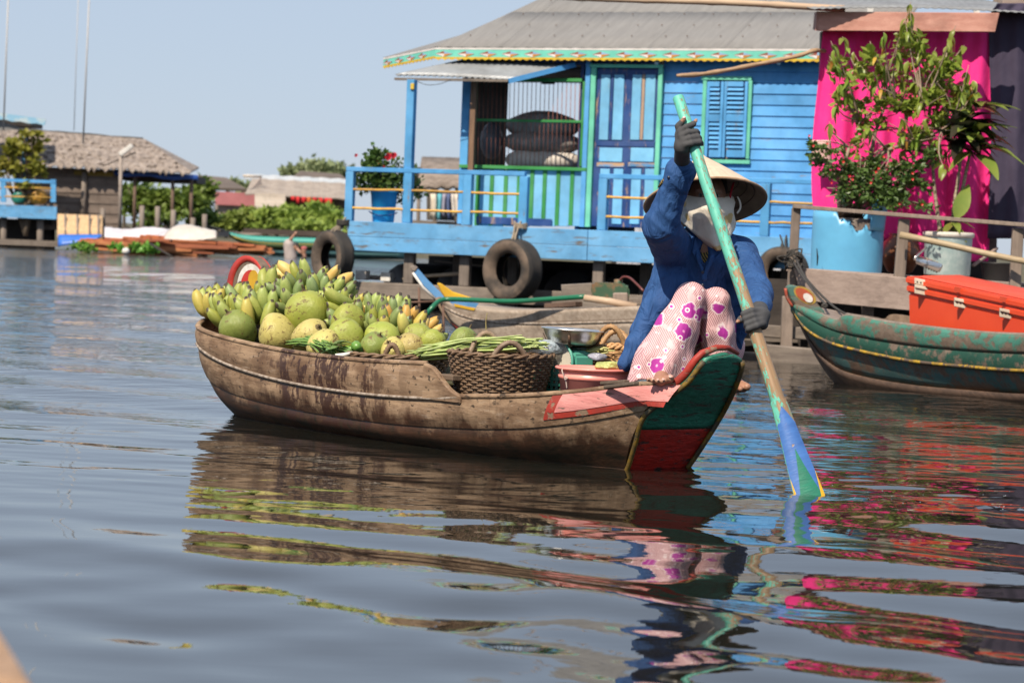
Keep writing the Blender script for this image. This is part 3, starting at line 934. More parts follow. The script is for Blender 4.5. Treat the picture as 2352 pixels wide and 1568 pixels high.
LF, RT, TC, AW, Z1 = Vector((-1, 0, 0)), Vector((1, 0, 0)), Vector((0, -1, 0)), Vector((0, 1, 0)), Vector((0, 0, 1))
BUNCHES = [
    # u, v, b, tip direction, outward side, count, spread, colours, label, rows, scale
    (509, 704, .26, (-.25, -.35, 1.0), (.6, .9, .3), 6, 45, 'mmg', 'yellow green banana bunch at the far left edge of the heap', 2, 1.0),
    (494, 722, .27, (-.75, -.5, .35), (.3, .2, 1), 3, 30, 'my', 'lowest yellowish bananas on the far left, bent over the deck', 1, 1.0),
    (532, 692, .16, (-.2, -.3, 1.0), (.3, 1, .2), 6, 46, 'gmg', 'green banana bunch standing behind the far left one', 2, 1.0),
    (536, 690, .04, (-.1, -.2, 1.0), (.1, 1, .2), 6, 50, 'yym', 'small yellow bananas below the painted red stem board', 1, 0.9),
    (553, 710, .24, (-.15, -.55, 1.0), (0, 1, .5), 6, 60, 'g', 'pale green banana bunch standing behind the leftmost coconut', 2, 1.08),
    (590, 694, .12, (.1, -.4, 1.0), (0, 1, .4), 5, 50, 'gdg', 'green banana bunch left of the tallest leaning bunch', 2, 1.0),
    (594, 728, .27, (.05, -.3, 1.0), (0, 1, .3), 2, 20, 'gm', 'pair of spotted green bananas between two front coconuts', 1, 1.15),
    (619, 706, .18, (.0, -.5, 1.0), (0, 1, .4), 6, 55, 'dgg', 'grey green banana bunch left of the big top coconut', 2, 0.98),
    (640, 690, .10, (.3, -.5, .8), (0, 1, .4), 4, 50, 'gdm', 'green bananas tucked below the dark green bunch', 2, 0.95),
    (646, 658, .00, (-.30, -.25, 1.0), (.7, .8, .3), 4, 22, 'g', 'tall leaning green banana bunch at the top left of the heap', 2, 1.2),
    (668, 643, -.06, (-1.0, -.1, .18), (0, .3, 1), 4, 16, 'y', 'yellow banana bunch lying on its side on top of the heap', 2, 1.12),
    (688, 664, .06, (-.25, -1.0, .35), (0, .3, 1), 6, 78, 'd', 'dark green banana bunch with tips facing forward, mid heap', 3, 1.05),
    (733, 640, -.10, (.25, -.45, .8), (-.2, 1, .3), 5, 95, 'gmg', 'pale green bananas around a brown stub at the top right of the heap', 1, 1.0),
    (764, 653, -.08, (1.0, -.2, .12), (0, .2, 1), 2, 10, 'my', 'single yellow banana jutting right from the heap top', 1, 1.05),
    (772, 676, -.05, (.4, -.5, .9), (0, 1, .3), 6, 60, 'gdg', 'green banana bunch under the jutting yellow banana', 2, 0.95),
    (770, 696, .06, (-1.0, -.25, .12), (.1, .2, 1), 5, 22, 'g', 'light green banana bunch lying flat above the middle coconuts', 3, 1.1),
    (811, 705, .0, (.55, -.55, .5), (0, .6, .8), 5, 45, 'gm', 'curved light green bananas right of the flat lying bunch', 2, 1.0),
    (842, 712, -.06, (.35, -.5, .8), (0, 1, .4), 4, 50, 'ymg', 'yellowish banana bunch at the right shoulder of the heap', 2, 0.95),
    (868, 730, -.02, (-.1, -.55, .9), (0, 1, .4), 6, 62, 'dg', 'green banana bunch behind the right hand coconuts', 2, 1.0),
    (900, 724, -.14, (.2, -.4, 1), (0, 1, .4), 5, 50, 'gd', 'small green banana bunch farther back on the right of the heap', 2, 0.95),
    (936, 744, -.10, (.15, -.5, .9), (0, 1, .4), 5, 55, 'yym', 'yellow banana bunch standing right of the green ones', 2, 0.95),
    (972, 760, -.10, (.5, -.6, .6), (0, .8, .5), 5, 60, 'gmy', 'rightmost mixed green and yellow banana bunch', 2, 0.9),
    (672, 664, -.16, (.1, -.2, 1), (0, 1, .3), 6, 60, 'gd', 'green banana bunch half hidden behind the heap top', 2, 1.0),
    (716, 690, .02, (.4, -.8, .5), (0, .6, .8), 6, 70, 'dg', 'dark green bananas just behind the big top coconut', 2, 1.0),
    (820, 738, .06, (.2, -.7, .7), (0, .8, .5), 5, 60, 'gd', 'grey green bananas right of the middle coconuts', 2, 0.95),
    (904, 748, .0, (.2, -.6, .8), (0, 1, .4), 5, 60, 'dgm', 'short green bananas in front of the yellow standing bunch', 2, 0.9),
]
for q in BUNCHES: bunch(*q)

# matting that fills the hold under the fruit
rows = []
for i in range(28):
    s_ = 0.42 + 1.75 * i / 27
    hb = spline(G_T, s_)[0] - 0.05
    rows.append([BM @ Vector((s_, -hb * q, 0.255 + 0.26 * math.exp(-((s_ - .62) / .42) ** 2 - ((hb * q + .06) / .28) ** 2) * (1 if s_ < 1.6 else .6) + 0.08 * math.exp(-((s_ - 1.3) / .4) ** 2 - ((hb * q + .1) / .25) ** 2) + random.uniform(-.006, .006))) for q in np.linspace(-1, 1, 16)])
m = MB(); m.sheet(rows)
tag(m.build('leaf_mat', mat('dry_leaf_mat', (0.09, 0.085, 0.03), (0.04, 0.035, 0.015), 0.9, 14, (1, 6, 1), bump=1), None, True, False, 0, 0.01), 'dull dried leaf matting under the heap of fruit', 'mat')

# ---- coconuts
def coconut_mat(name, c1, c2, brown=0.565):
    n = NB(name)
    r_ = n.rnd()
    vv = n.N.new('ShaderNodeVectorMath'); vv.operation = 'ADD'
    n.L.new(n.tc.outputs['Object'], vv.inputs[0])
    cx = n.N.new('ShaderNodeCombineXYZ'); n.L.new(n.math('MULTIPLY', r_, 17.0), cx.inputs[0]); n.L.new(n.math('MULTIPLY', r_, 9.0), cx.inputs[1])
    n.L.new(cx.outputs[0], vv.inputs[1])
    p = vv.outputs[0]
    def mp(sc): return n.mapping(sc, src=p)
    base = n.mix(n.ramp(n.noise(mp((1, 1, 1)), 1.1, 4), 0.3, 0.7), c1, c2)
    st = n.noise(mp((1, 1, 0.35)), 4.2, 6, 0.7, 0.5)
    base = n.mix(n.ramp(st, 0.52, 0.75, 0, 0.35), base, (0.40, 0.36, 0.10))
    b1 = n.noise(mp((1.2, 1.2, 2.4)), 1.5, 9, 0.72, 0.4)
    base = n.mix(n.ramp(b1, brown, brown + 0.035, 0, 0.85), base, (0.13, 0.070, 0.028))
    b2 = n.noise(mp((1, 1, 5)), 2.6, 8, 0.75)
    base = n.mix(n.ramp(b2, 0.66, 0.70, 0, 0.8), base, (0.20, 0.12, 0.05))
    base = n.hsv(base, n.ramp(r_, 0, 1, 0.485, 0.505), 1.0, n.ramp(r_, 0, 1, 0.85, 1.12))
    return n.out(base, n.ramp(b1, 0.4, 0.7, 0.36, 0.6), n.bump(st, 0.25, 0.05), spec=0.45)
COC = {'g': coconut_mat('coconut_green', (0.25, 0.30, 0.045), (0.33, 0.36, 0.07)), 'y': coconut_mat('coconut_yellow', (0.42, 0.36, 0.10), (0.50, 0.42, 0.15), 0.56),
       'd': coconut_mat('coconut_dark', (0.16, 0.21, 0.045), (0.22, 0.27, 0.06), 0.56)}
def coconut_mesh(key, seed):
    m = MB()
    prof = []
    for i in range(17):
        t = i / 16
        a = math.pi * t
        prof.append((math.sin(a) ** 0.93 * (1.0 - 0.10 * math.cos(a)), -math.cos(a) * 1.10))
    n = 22
    for i, (r_, z) in enumerate(prof):
        for j in range(n):
            a = 2 * math.pi * j / n
            lob = 1 + 0.075 * math.cos(3 * a + seed) * math.sin(math.pi * i / 16) + 0.02 * math.sin(5 * a + seed * 2) + 0.015 * math.sin(2 * a + i * .6)
            m.v.append((r_ * lob * math.cos(a), r_ * lob * math.sin(a), z))
    for i in range(16):
        for j in range(n):
            m.f.append((i * n + j, i * n + (j + 1) % n, (i + 1) * n + (j + 1) % n, (i + 1) * n + j))
    return m.mesh('husk', COC[key], True)
CM = {k: [coconut_mesh(k, q) for q in (0.3, 1.9)] for k in COC}
mcap = MB()
for j in range(6):
    a = j * 1.047
    mcap.add([(0.05 * math.cos(a), 0.05 * math.sin(a), 1.14), (0.36 * math.cos(a - .5), 0.36 * math.sin(a - .5), 1.04), (0.46 * math.cos(a), 0.46 * math.sin(a), 0.985), (0.36 * math.cos(a + .5), 0.36 * math.sin(a + .5), 1.04)], [(0, 1, 2, 3)])
mcap.tube([(0, 0, 1.0), (0.02, 0, 1.22), (0.08, 0.02, 1.38)], [0.10, 0.07, 0.05], 6)
CAPM = mcap.mesh('calyx', mat('calyx', (0.16, 0.11, 0.05), (0.07, 0.05, 0.025), 0.8, 12, rand=0.2), False)
COCONUTS = [
    (548, 757, 43, .34, 'd', (-.5, -.3, .8), 'dark green coconut at the left end of the front row'),
    (636, 764, 43, .33, 'y', (.2, -.5, -.8), 'yellowish scarred coconut, second in the front row from the left'),
    (707, 722, 51, .18, 'g', (-.2, -.1, 1), 'largest green coconut with a stub, on top of the others'),
    (712, 776, 42, .30, 'y', (.4, -.6, .5), 'brown blotched coconut below the largest one'),
    (797, 742, 40, .12, 'g', (.3, .2, .9), 'smooth green coconut at the upper right of the largest one'),
    (796, 776, 41, .24, 'g', (-.5, .1, .8), 'pale green coconut under the smooth upper one'),
    (742, 794, 38, .37, 'y', (.8, -.5, .1), 'cut yellowish coconut behind the green stems'),
    (878, 784, 41, .12, 'g', (-.2, .4, .8), 'green coconut right of the front stack, behind the flat basket'),
    (858, 802, 36, .26, 'd', (.3, -.4, .7), 'shaded green coconut beside the cucumber'),
    (943, 802, 37, .14, 'y', (-.6, -.3, .6), 'yellow green coconut with a brown patch above the flat basket'),
    (960, 778, 33, .02, 'g', (.1, .3, 1), 'green coconut in front of the rightmost bananas'),
    (992, 788, 30, .06, 'g', (.5, -.2, .8), 'small green coconut left of the long beans'),
    (1062, 788, 34, -.02, 'd', (.4, .2, .9), 'brownish coconut with a dry stalk behind the long beans'),
    (905, 806, 30, .22, 'y', (-.3, -.5, .5), 'half hidden yellow coconut at the flat basket'),
    (838, 762, 34, .02, 'd', (.2, .5, .8), 'half hidden coconut under the green bananas on the right'),
]
for u, v, rp, b, k, ax, lab in COCONUTS:
    c = bpx(u, v, b)
    rr = rp / FPX * (c - CAM).length
    root = empty('coconut', c - Vector((0, 0, rr)), 0, lab, 'coconut', 'coconuts in the boat')
    Rm = frame(ax, (0.3, 0.5, 0.2)) @ Matrix.Rotation(R(90), 3, 'Y')
    M = Matrix.Translation(c) @ Rm.to_4x4() @ Matrix.Diagonal((rr * random.uniform(.96, 1.06), rr * random.uniform(.94, 1.02), rr * random.uniform(.93, 1.06), 1))
    link('husk', random.choice(CM[k]), root, False, M)
    link('calyx', CAPM, root, False, M)

# ---- wicker baskets
def basket(name, base, prof_r, height, nrows, stakes, matn, label, rim_r=0.009, sx=1.0, handles=(), rod=0.0062, amp=0.006, rz=0.0, hmat=None, cat='basket'):
    """prof_r(t) radius from the bottom (t=0) to the rim (t=1)"""
    root = empty(name, base, rz, label, cat)
    m4 = 6
    n = stakes * m4
    for i in range(nrows):
        t = (i + 0.5) / nrows
        z = height * t
        r0 = prof_r(t)
        pts = []
        for j in range(n):
            a = 2 * math.pi * j / n
            ph = math.cos(math.pi * j / m4 + math.pi * (i % 2))
            r_ = r0 + amp * ph + random.uniform(-.0008, .0008)
            pts.append((r_ * math.cos(a) * sx, r_ * math.sin(a), z + random.uniform(-.0012, .0012)))
        m = MB(); m.tube(pts, rod, 5, False, 1.0, closed=True)
        m.build('weave_strand', matn, root, True, True)
    m = MB()
    for j in range(stakes):
        a = 2 * math.pi * j / stakes
        m.tube([(prof_r(t) * math.cos(a) * sx, prof_r(t) * math.sin(a), height * t) for t in np.linspace(0, 1.02, 7)], rod * 0.9, 5)
    m.build('stakes', matn, root, True, True)
    for k in range(2):
        pts = [((prof_r(1.0) + 0.006 * math.cos(j * 0.9 + math.pi * k)) * math.cos(2 * math.pi * j / 90) * sx, (prof_r(1.0) + 0.006 * math.cos(j * 0.9 + math.pi * k)) * math.sin(2 * math.pi * j / 90), height + 0.006 * math.sin(j * 0.9 + math.pi * k)) for j in range(90)]
        m = MB(); m.tube(pts, rim_r * 0.8, 6, False, closed=True)
        m.build('rim', matn, root, True, True)
    m = MB()
    m.lathe([(0.002, 0.005), (prof_r(0) * 0.98, 0.005)], 24, sx=1)
    m.build('base', matn, root, True, True)
    for ang, wid, hh in handles:
        pts = []
        for q in np.linspace(0, 1, 15):
            a = ang + wid * (q - 0.5)
            r_ = prof_r(1.0) - 0.004
            pts.append(Vector((r_ * math.cos(a) * sx, r_ * math.sin(a), height - 0.03 + (hh + 0.03) * math.sin(math.pi * q) ** 0.75)))
        m = MB(); m.tube(pts, 0.0105, 7)
        h_ = m.build('handle', hmat or matn, root, True, True)
        m = MB()                                         # cane wound round the handle
        wp = []
        for q in np.linspace(0.05, 0.95, 90):
            k = q * 14
            p = pts[int(k)].lerp(pts[min(int(k) + 1, 14)], k % 1)
            wp.append(p + Vector((0.0115 * math.cos(q * 140), 0, 0.0115 * math.sin(q * 140))))
        m.tube(wp, 0.0028, 4)
        m.build('wrapping', hmat or matn, h_, True, True)
    return root
def wicker(name, c1, c2, c3):
    n = NB(name)
    a = n.noise(n.mapping((1, 1, 1)), 26, 5, 0.6)
    b = n.noise(n.mapping((1, 1, 1), (4, 4, 4)), 110, 4, 0.7)
    col = n.mix(n.ramp(a, 0.35, 0.65), c1, c2)
    col = n.mix(n.ramp(b, 0.5, 0.72, 0, 0.8), col, c3)
    col = n.hsv(col, 0.5, 1.0, n.ramp(n.rnd(), 0, 1, 0.8, 1.2))
    return n.out(col, 0.6, n.bump(b, 0.4, 0.002))
WICK = wicker('dark_wicker', (0.20, 0.125, 0.07), (0.11, 0.065, 0.038), (0.035, 0.02, 0.014))
WICK2 = wicker('honey_rattan', (0.52, 0.31, 0.14), (0.42, 0.23, 0.10), (0.2, 0.1, 0.045))
cam_side = math.atan2(-1, -0.0)
c = bpx(1151, 812, .24)
basket('wicker_basket', (c.x, c.y, 0.075), lambda t: 0.128 + 0.087 * t ** 0.8, c.z - 0.075, 30, 44, WICK, 'big dark brown wicker basket with two looped handles, left of the pink bucket',
       handles=((R(-80), 0.75, 0.055), (R(108), 0.75, 0.075)), hmat=wicker('grey_cane', (0.30, 0.22, 0.15), (0.20, 0.13, 0.085), (0.08, 0.05, 0.03)), amp=0.0042, rod=0.0056, rim_r=0.008)
c = bpx(916, 814, .20)
basket('tray_basket', (c.x, c.y, c.z - 0.115), lambda t: 0.165 + 0.05 * t, 0.115, 10, 36, WICK, 'shallow dark wicker basket behind the bulwark, under the beans', handles=((R(-95), 0.34, 0.05),), sx=1.06)
c = bpx(1408, 795, -.24)
basket('rattan_basket', (c.x, c.y, 0.075), lambda t: 0.075 + 0.03 * t, c.z - 0.075, 22, 16, WICK2, 'honey coloured rattan basket with arched handle behind the weighing scale',
       handles=((R(-100), 1.5, 0.085), (R(-100) + 3.14, 1.5, 0.06)), hmat=WICK2)

# ---- pink bucket
PINKB = mat('pink_plastic', (0.86, 0.30, 0.245), (0.80, 0.26, 0.215), 0.38, 5, bump=0.05, coat=0.2, dirt=0.12)
c = bpx(1366, 845, .16)
zt, zb = c.z, 0.075
root = empty('plastic_bucket', (c.x, c.y, zb), 0, 'salmon pink plastic bucket between wicker basket and paddler', 'bucket')
m = MB()
H = zt - zb
m.lathe([(0.10, 0.0), (0.108, 0.003), (0.138, H - .045), (0.143, H - .043), (0.144, H - .030), (0.140, H - .028), (0.141, H - .010), (0.154, H - .008), (0.158, H - .002), (0.155, H + .003), (0.145, H + .002), (0.137, H - .02), (0.104, 0.008), (0.002, 0.006)], 48)
m.v = [tuple(Vector(p) + Vector((c.x, c.y, zb))) for p in m.v]
m.build('bucket_body', PINKB, root, True)
CORD = mat('pale_cord', (0.55, 0.45, 0.40), None, 0.9, 60)
m = MB()
p0 = Vector((c.x - 0.125, c.y - 0.085, zt - 0.006))
m.tube(curve_pts([p0 + Vector((0, .02, .004)), p0 + Vector((-.006, -.012, -.004)), p0 + Vector((.004, -.014, -.03)), p0 + Vector((.012, -.012, -.05)), p0 + Vector((.016, -.010, -.075))], 14), 0.0028, 5)
m.tube([p0 + Vector((.004, -.014, -.028)), p0 + Vector((.018, -.016, -.032)), p0 + Vector((.006, -.018, -.040))], 0.003, 5)
m.build('tied_cord', CORD, root, True)

# ---- green openwork crate behind the bucket
GPL = mat('green_plastic', (0.01, 0.13, 0.085), (0.008, 0.09, 0.06), 0.4, 6, bump=0.1)
c = bpx(1290, 850, -.02)
root = empty('plastic_hamper', (c.x, c.y, 0.075), 0, 'dark green openwork plastic hamper between wicker basket and pink bucket', 'hamper')
for i in range(12):
    m = MB(); z = 0.015 + i * 0.0235
    m.lathe([(0.120, z), (0.124, z), (0.124, z + 0.011), (0.120, z + 0.011)], 32, (c.x, c.y, 0.075)); m.build('hoop', GPL, root, False)
m = MB()
for j in range(36):
    a = j / 36 * 2 * math.pi
    m.box((c.x + 0.1185 * math.cos(a), c.y + 0.1185 * math.sin(a), 0.075 + 0.14), (0.004, 0.011, 0.28), Matrix.Rotation(a, 3, 'Z'))
m.build('ribs', GPL, root, False)

# ---- wooden crate that carries the scale
c = bpx(1318, 850, -.08)
root = empty('wooden_crate', (c.x, c.y, 0.075), B_ANG, 'small wooden crate under the weighing scale', 'crate')
for zz in (0.03, 0.10, 0.17):
    for sx_, sy_, L in ((0, -.13, .3), (0, .13, .3)):
        m = MB(); m.box((sx_, sy_, zz), (L, 0.012, 0.055)); m.build('slat', INNER, root, False, True, 0.002)
m = MB(); m.box((0, 0, 0.21), (0.3, 0.27, 0.014)); m.build('lid', INNER, root, False, True, 0.002)

# ---- weighing scale
SGREEN = mat('scale_green', (0.10, 0.42, 0.31), (0.08, 0.34, 0.26), 0.45, 8, bump=0.15, dirt=0.3)
SDARK = mat('scale_dark_green', (0.012, 0.07, 0.055), None, 0.5, 20)
STEEL = mat('dented_steel', (0.80, 0.79, 0.77), (0.68, 0.67, 0.65), 0.32, 6, bump=0.35, bscale=9, bdist=0.01, metal=1.0)
pc = bpx(1315, 761, -.04)
root = empty('weighing_scale', (pc.x, pc.y, 0.292), B_ANG, 'green dial weighing scale with a round steel pan', 'scale')
pan_z = pc.z
m = MB()
m.lathe([(0.002, -.055), (0.07, -.055), (0.098, -.046), (0.112, -.02), (0.122, 0.004), (0.130, 0.006), (0.131, 0.010), (0.128, 0.011), (0.119, 0.008), (0.108, -.018), (0.094, -.042), (0.068, -.051), (0.002, -.051)], 48, (pc.x, pc.y, pan_z), Matrix.Rotation(R(2), 3, 'Y'))
m.build('pan', STEEL, root, True)
m = MB()
for j in range(4):
    a = R(45 + 90 * j) + B_ANG
    d = Vector((math.cos(a), math.sin(a), 0))
    q = Vector((pc.x, pc.y, pan_z))
    m.tube([q + Vector((0, 0, -.064)), q + d * 0.075 + Vector((0, 0, -.064)), q + d * 0.105 + Vector((0, 0, -.045)), q + d * 0.122 + Vector((0, 0, -.012))], 0.0055, 6, flat=0.5)
m.build('pan_support', mat('rusty_bracket', (0.16, 0.09, 0.05), (0.05, 0.045, 0.04), 0.6, 30, metal=0.5), root, True)
m = MB(); m.box((pc.x, pc.y, pan_z - 0.068), (0.13, 0.05, 0.006), Matrix.Rotation(B_ANG, 3, 'Z')); m.build('cross_bar', SDARK, root, False)
for dx in (-0.05, 0.05):
    m = MB()
    p = Vector((pc.x, pc.y, 0)) + B_A * dx
    m.beam((p.x, p.y, pan_z - 0.07), (p.x, p.y, 0.42), 0.014, 0.006, B_A)
    m.build('upright', SDARK, root, False)
m = MB()
bx = [(-.085, .30), (.085, .30), (.080, .405), (.066, .425), (-.066, .425), (-.080, .405)]
pN = B_N
m.prism([Vector((pc.x, pc.y, z)) + B_A * x + pN * 0.045 for x, z in bx], -pN, 0.10)
m.build('housing', SGREEN, root, False, False, 0.008, 0, 2)
cd = Vector((pc.x, pc.y, 0.375)) + pN * 0.047
Rd = frame(pN, (0, 0, 1)) @ Matrix.Rotation(R(90), 3, 'Y')
m = MB(); m.lathe([(0.074, 0.0), (0.081, 0.004), (0.081, 0.012), (0.074, 0.013)], 40, cd, Rd); m.build('dial_ring', SGREEN, root, True)
m = MB(); m.lathe([(0.001, 0.006), (0.075, 0.006)], 40, cd, Rd); m.build('dial', mat('cream_dial', (0.66, 0.60, 0.50), None, 0.5, 8, bump=0), root, False)
m = MB()
for j in range(40):
    a = j / 40 * 2 * math.pi
    L = 0.010 if j % 5 == 0 else 0.005
    e1, e2 = Rd @ Vector((1, 0, 0)), Rd @ Vector((0, 1, 0))
    d = e1 * math.cos(a) + e2 * math.sin(a)
    m.beam(cd + d * (0.070 - L) + pN * 0.0075, cd + d * 0.070 + pN * 0.0075, 0.0014, 0.001, pN)
m.beam(cd + pN * 0.009, cd + pN * 0.009 + Vector((0.02, 0, 0.045)), 0.003, 0.001, pN)
m.build('dial_marks', mat('black_ink', (0.03, 0.03, 0.03), None, 0.6, 5, bump=0), root, False)

# ---- long beans, stems, cucumber
BEAN = mat('long_bean', (0.36, 0.47, 0.14), (0.46, 0.52, 0.22), 0.45, 30, bump=0.2, rand=0.2)
STEM = mat('green_stem', (0.12, 0.24, 0.04), (0.20, 0.32, 0.07), 0.4, 30, bump=0.2, rand=0.25)
def bean_bundle(name, label, u0, v0, u1, v1, b0, b1, n, sag, r_, thick, cat, material, part, tip=0.04):
    p0, p1 = bpx(u0, v0, b0), bpx(u1, v1, b1)
    root = empty(name, (p0 + p1) / 2 - Vector((0, 0, thick)), 0, label, cat)
    L = (p1 - p0).length
    for i in range(n):
        def j(k): return Vector((random.gauss(0, k), random.gauss(0, k), random.gauss(0, k * 0.55)))
        a = p0 + j(thick) + (p0 - p1) / L * random.uniform(-.03, tip)
        e = p1 + j(thick) + (p1 - p0) / L * random.uniform(-.03, tip)
        mid = (a + e) / 2 + j(thick * 0.8) + Vector((0, 0, sag))
        q1 = a.lerp(mid, 0.5) + j(thick * 0.4) + Vector((0, 0, sag * 0.3))
        q2 = e.lerp(mid, 0.5) + j(thick * 0.4) + Vector((0, 0, sag * 0.3))
        m = MB(); m.tube(curve_pts([a, q1, mid, q2, e], 11), [r_ * .6] + [r_] * 9 + [r_ * .5], 5)
        m.build(part, material, root, True)
    return root
bean_bundle('long_bean_bundle', 'bundle of long pale green beans lying across the baskets', 985, 810, 1205, 792, .22, .14, 90, 0.010, 0.0044, 0.023, 'beans', BEAN, 'bean', 0.10)
bean_bundle('yellow_bean_bundle', 'short yellow beans seen under the scale pan', 1295, 806, 1380, 808, -.10, -.12, 26, 0.004, 0.0042, 0.016, 'beans', mat('yellow_bean', (0.52, 0.50, 0.16), (0.58, 0.55, 0.25), 0.45, 30, rand=0.2), 'bean')
bean_bundle('stem_bundle', 'bundle of thin dark green vegetable stems at the gunwale', 672, 784, 752, 800, .40, .43, 46, 0.012, 0.0032, 0.016, 'greens', STEM, 'stem', 0.03)
bean_bundle('greens_bundle', 'second sheaf of green stems leaning towards the coconuts', 712, 776, 770, 806, .37, .44, 30, 0.006, 0.0032, 0.014, 'greens', STEM, 'stem', 0.03)

def leaf_mesh(name, L, W, material, fold=0.25, curl=0.3, n=5):
    m = MB()
    for i in range(n + 1):
        t = i / n
        w = W * math.sin(math.pi * min(t * 0.92 + 0.05, 1)) ** 0.8 * (1.15 - 0.5 * t)
        x, z = L * t, -curl * L * t * t
        m.v += [(x, -w, z + fold * w), (x, 0, z), (x, w, z + fold * w)]
    for i in range(n):
        k = i * 3
        m.f += [(k, k + 1, k + 4, k + 3), (k + 1, k + 2, k + 5, k + 4)]
    return m.mesh(name, material, True)
def leaf_mat(name, c1, c2, rough=0.4, trans=0.25, hue=0.02, scale=10):
    n = NB(name)
    r_ = n.rnd()
    f = n.noise(n.mapping((1, 1, 1)), scale, 4)
    col = n.mix(n.ramp(f, 0.35, 0.65), c1, c2)
    col = n.hsv(col, n.ramp(r_, 0, 1, 0.5 - hue, 0.5 + hue), 1.0, n.ramp(r_, 0, 1, 0.75, 1.25))
    n.out(col, rough, None, spec=0.4)
    tr = n.N.new('ShaderNodeBsdfTranslucent')
    n.L.new(col, tr.inputs[0])
    mx = n.N.new('ShaderNodeMixShader')
    mx.inputs[0].default_value = trans
    n.L.new(n.b.outputs[0], mx.inputs[1]); n.L.new(tr.outputs[0], mx.inputs[2])
    n.L.new(mx.outputs[0], n.N['Material Output'].inputs[0])
    return n.m
GL = leaf_mat('cabbage_leaf', (0.20, 0.30, 0.10), (0.12, 0.22, 0.06), 0.5)
LM = leaf_mesh('leaf', 0.09, 0.03, GL, 0.3, 0.35)
p = bpx(775, 800, .42)
root = empty('leafy_greens', p - Vector((0, 0, .03)), 0, 'grey green leafy sprig beside the sheaf of stems', 'greens')
for i in range(12):
    a = random.uniform(0, 6.28)
    Rm = frame((math.cos(a), math.sin(a) - .4, random.uniform(0, .6)), (0, 0, 1))
    link('leaf', LM, root, False, Matrix.Translation(p + Vector((random.uniform(-.03, .03), random.uniform(-.03, .03), random.uniform(-.01, .02)))) @ Rm.to_4x4() @ Matrix.Diagonal((.8, .8, .8, 1)))
p = bpx(818, 797, .36)
m = MB(); m.tube([p + Vector((-.01, .03, .0)), p + Vector((0, .0, .005)), p + Vector((.01, -.035, 0.0))], [.018, .024, .017], 10)
m.tube([p + Vector((-.06, .02, -.012)), p + Vector((-.0, .03, -.012)), p + Vector((.05, .03, -.014))], [.014, .02, .012], 9)
tag(m.build('cucumber', mat('cucumber_skin', (0.07, 0.20, 0.03), (0.20, 0.34, 0.06), 0.35, 30, (1, 1, 1), bump=0.3), None, True, False), 'shiny green cucumber by the end of the flat basket', 'cucumber')
p = bpx(786, 816, .46)
m = MB(); m.tube([p + Vector((-.03, 0, 0)), p, p + Vector((.045, .02, .012))], [.010, .017, .012], 8, flat=.6)
tag(m.build('white_radish', mat('white_root', (0.75, 0.72, 0.65), None, 0.5, 10), None, True), 'white vegetable root poking over the bulwark', 'vegetable')
# dry stalk standing up
p = bpx(1115, 780, .05)
m = MB(); m.tube(curve_pts([p, p + Vector((.002, 0, .04)), p + Vector((-.001, 0, .075)), p + Vector((.003, 0, .115))], 10), [.0045, .004, .0045, .003, .004, .003, .0035, .003, .002, .002], 5)
tag(m.build('dry_stalk', mat('dry_stalk', (0.30, 0.26, 0.10), (0.15, 0.10, 0.05), 0.8, 60), None, True), 'thin dry stalk standing up from the beans', 'stalk')

# ---- plastic bags
def bag(name, u, v, b, r3, material, label, seed):
    c = bpx(u, v, b)
    f = SDF(c - Vector(r3) * 1.6, c + Vector(r3) * 1.6, 0.006)
    f.ell(c, r3, None, 0.01)
    f.ell(c + Vector((r3[0] * .5, 0, r3[2] * .5)), [x * .55 for x in r3], None, 0.03)
    f.ell(c + Vector((-r3[0] * .5, 0, r3[2] * .3)), [x * .6 for x in r3], None, 0.03)
    f.displace(lambda X, Y, Z: 0.012 * vnoise(X, Y, Z, 42, seed) + 0.010 * np.abs(vnoise(X, Y, Z, 75, seed + 1)) - .004)
    return tag(link(name, f.mesh(name, material, 1)), label, 'bag')
def plastic(name, col, alpha):
    n = NB(name)
    w = n.noise(n.mapping((1, 1, 1)), 40, 4, 0.6, 1.2)
    return n.out(col, 0.22, n.bump(w, 0.9, 0.01), alpha=n.ramp(w, 0.35, 0.7, alpha, min(alpha + 0.35, 1)))
bag('plastic_bag', 1240, 797, .08, (.080, .05, .020), plastic('blue_film', (0.52, 0.62, 0.70), 0.45), 'crumpled clear bluish plastic bag on the beans beside the scale', 3)
bag('plastic_bag', 1372, 820, -.06, (.035, .035, .014), plastic('lilac_film', (0.42, 0.42, 0.50), 0.6), 'grey lilac plastic bag behind the pink bucket', 5)
bag('plastic_bag', 1398, 840, .04, (.045, .04, .012), plastic('yellow_film', (0.50, 0.54, 0.18), 0.7), 'yellow green plastic bag in the mouth of the pink bucket', 9)
# ---- wooden chocks on the foredeck
for (u0, v0, u1, v1, b, lab) in ((1392, 889, 1462, 880, .30, 'flat dark wooden offcut lying on the bow gunwale'), (1384, 880, 1440, 876, .24, 'short wooden chock on top of the longer offcut')):
    a, e = bpx(u0, v0, b), bpx(u1, v1, b)
    m = MB(); m.beam(a, e, 0.03, 0.014)
    tag(m.build('wood_offcut', wood('chock_wood', (0.16, 0.12, 0.09), (0.08, 0.06, 0.045), 0, 4), None, False, False, 0.003), lab, 'wood')
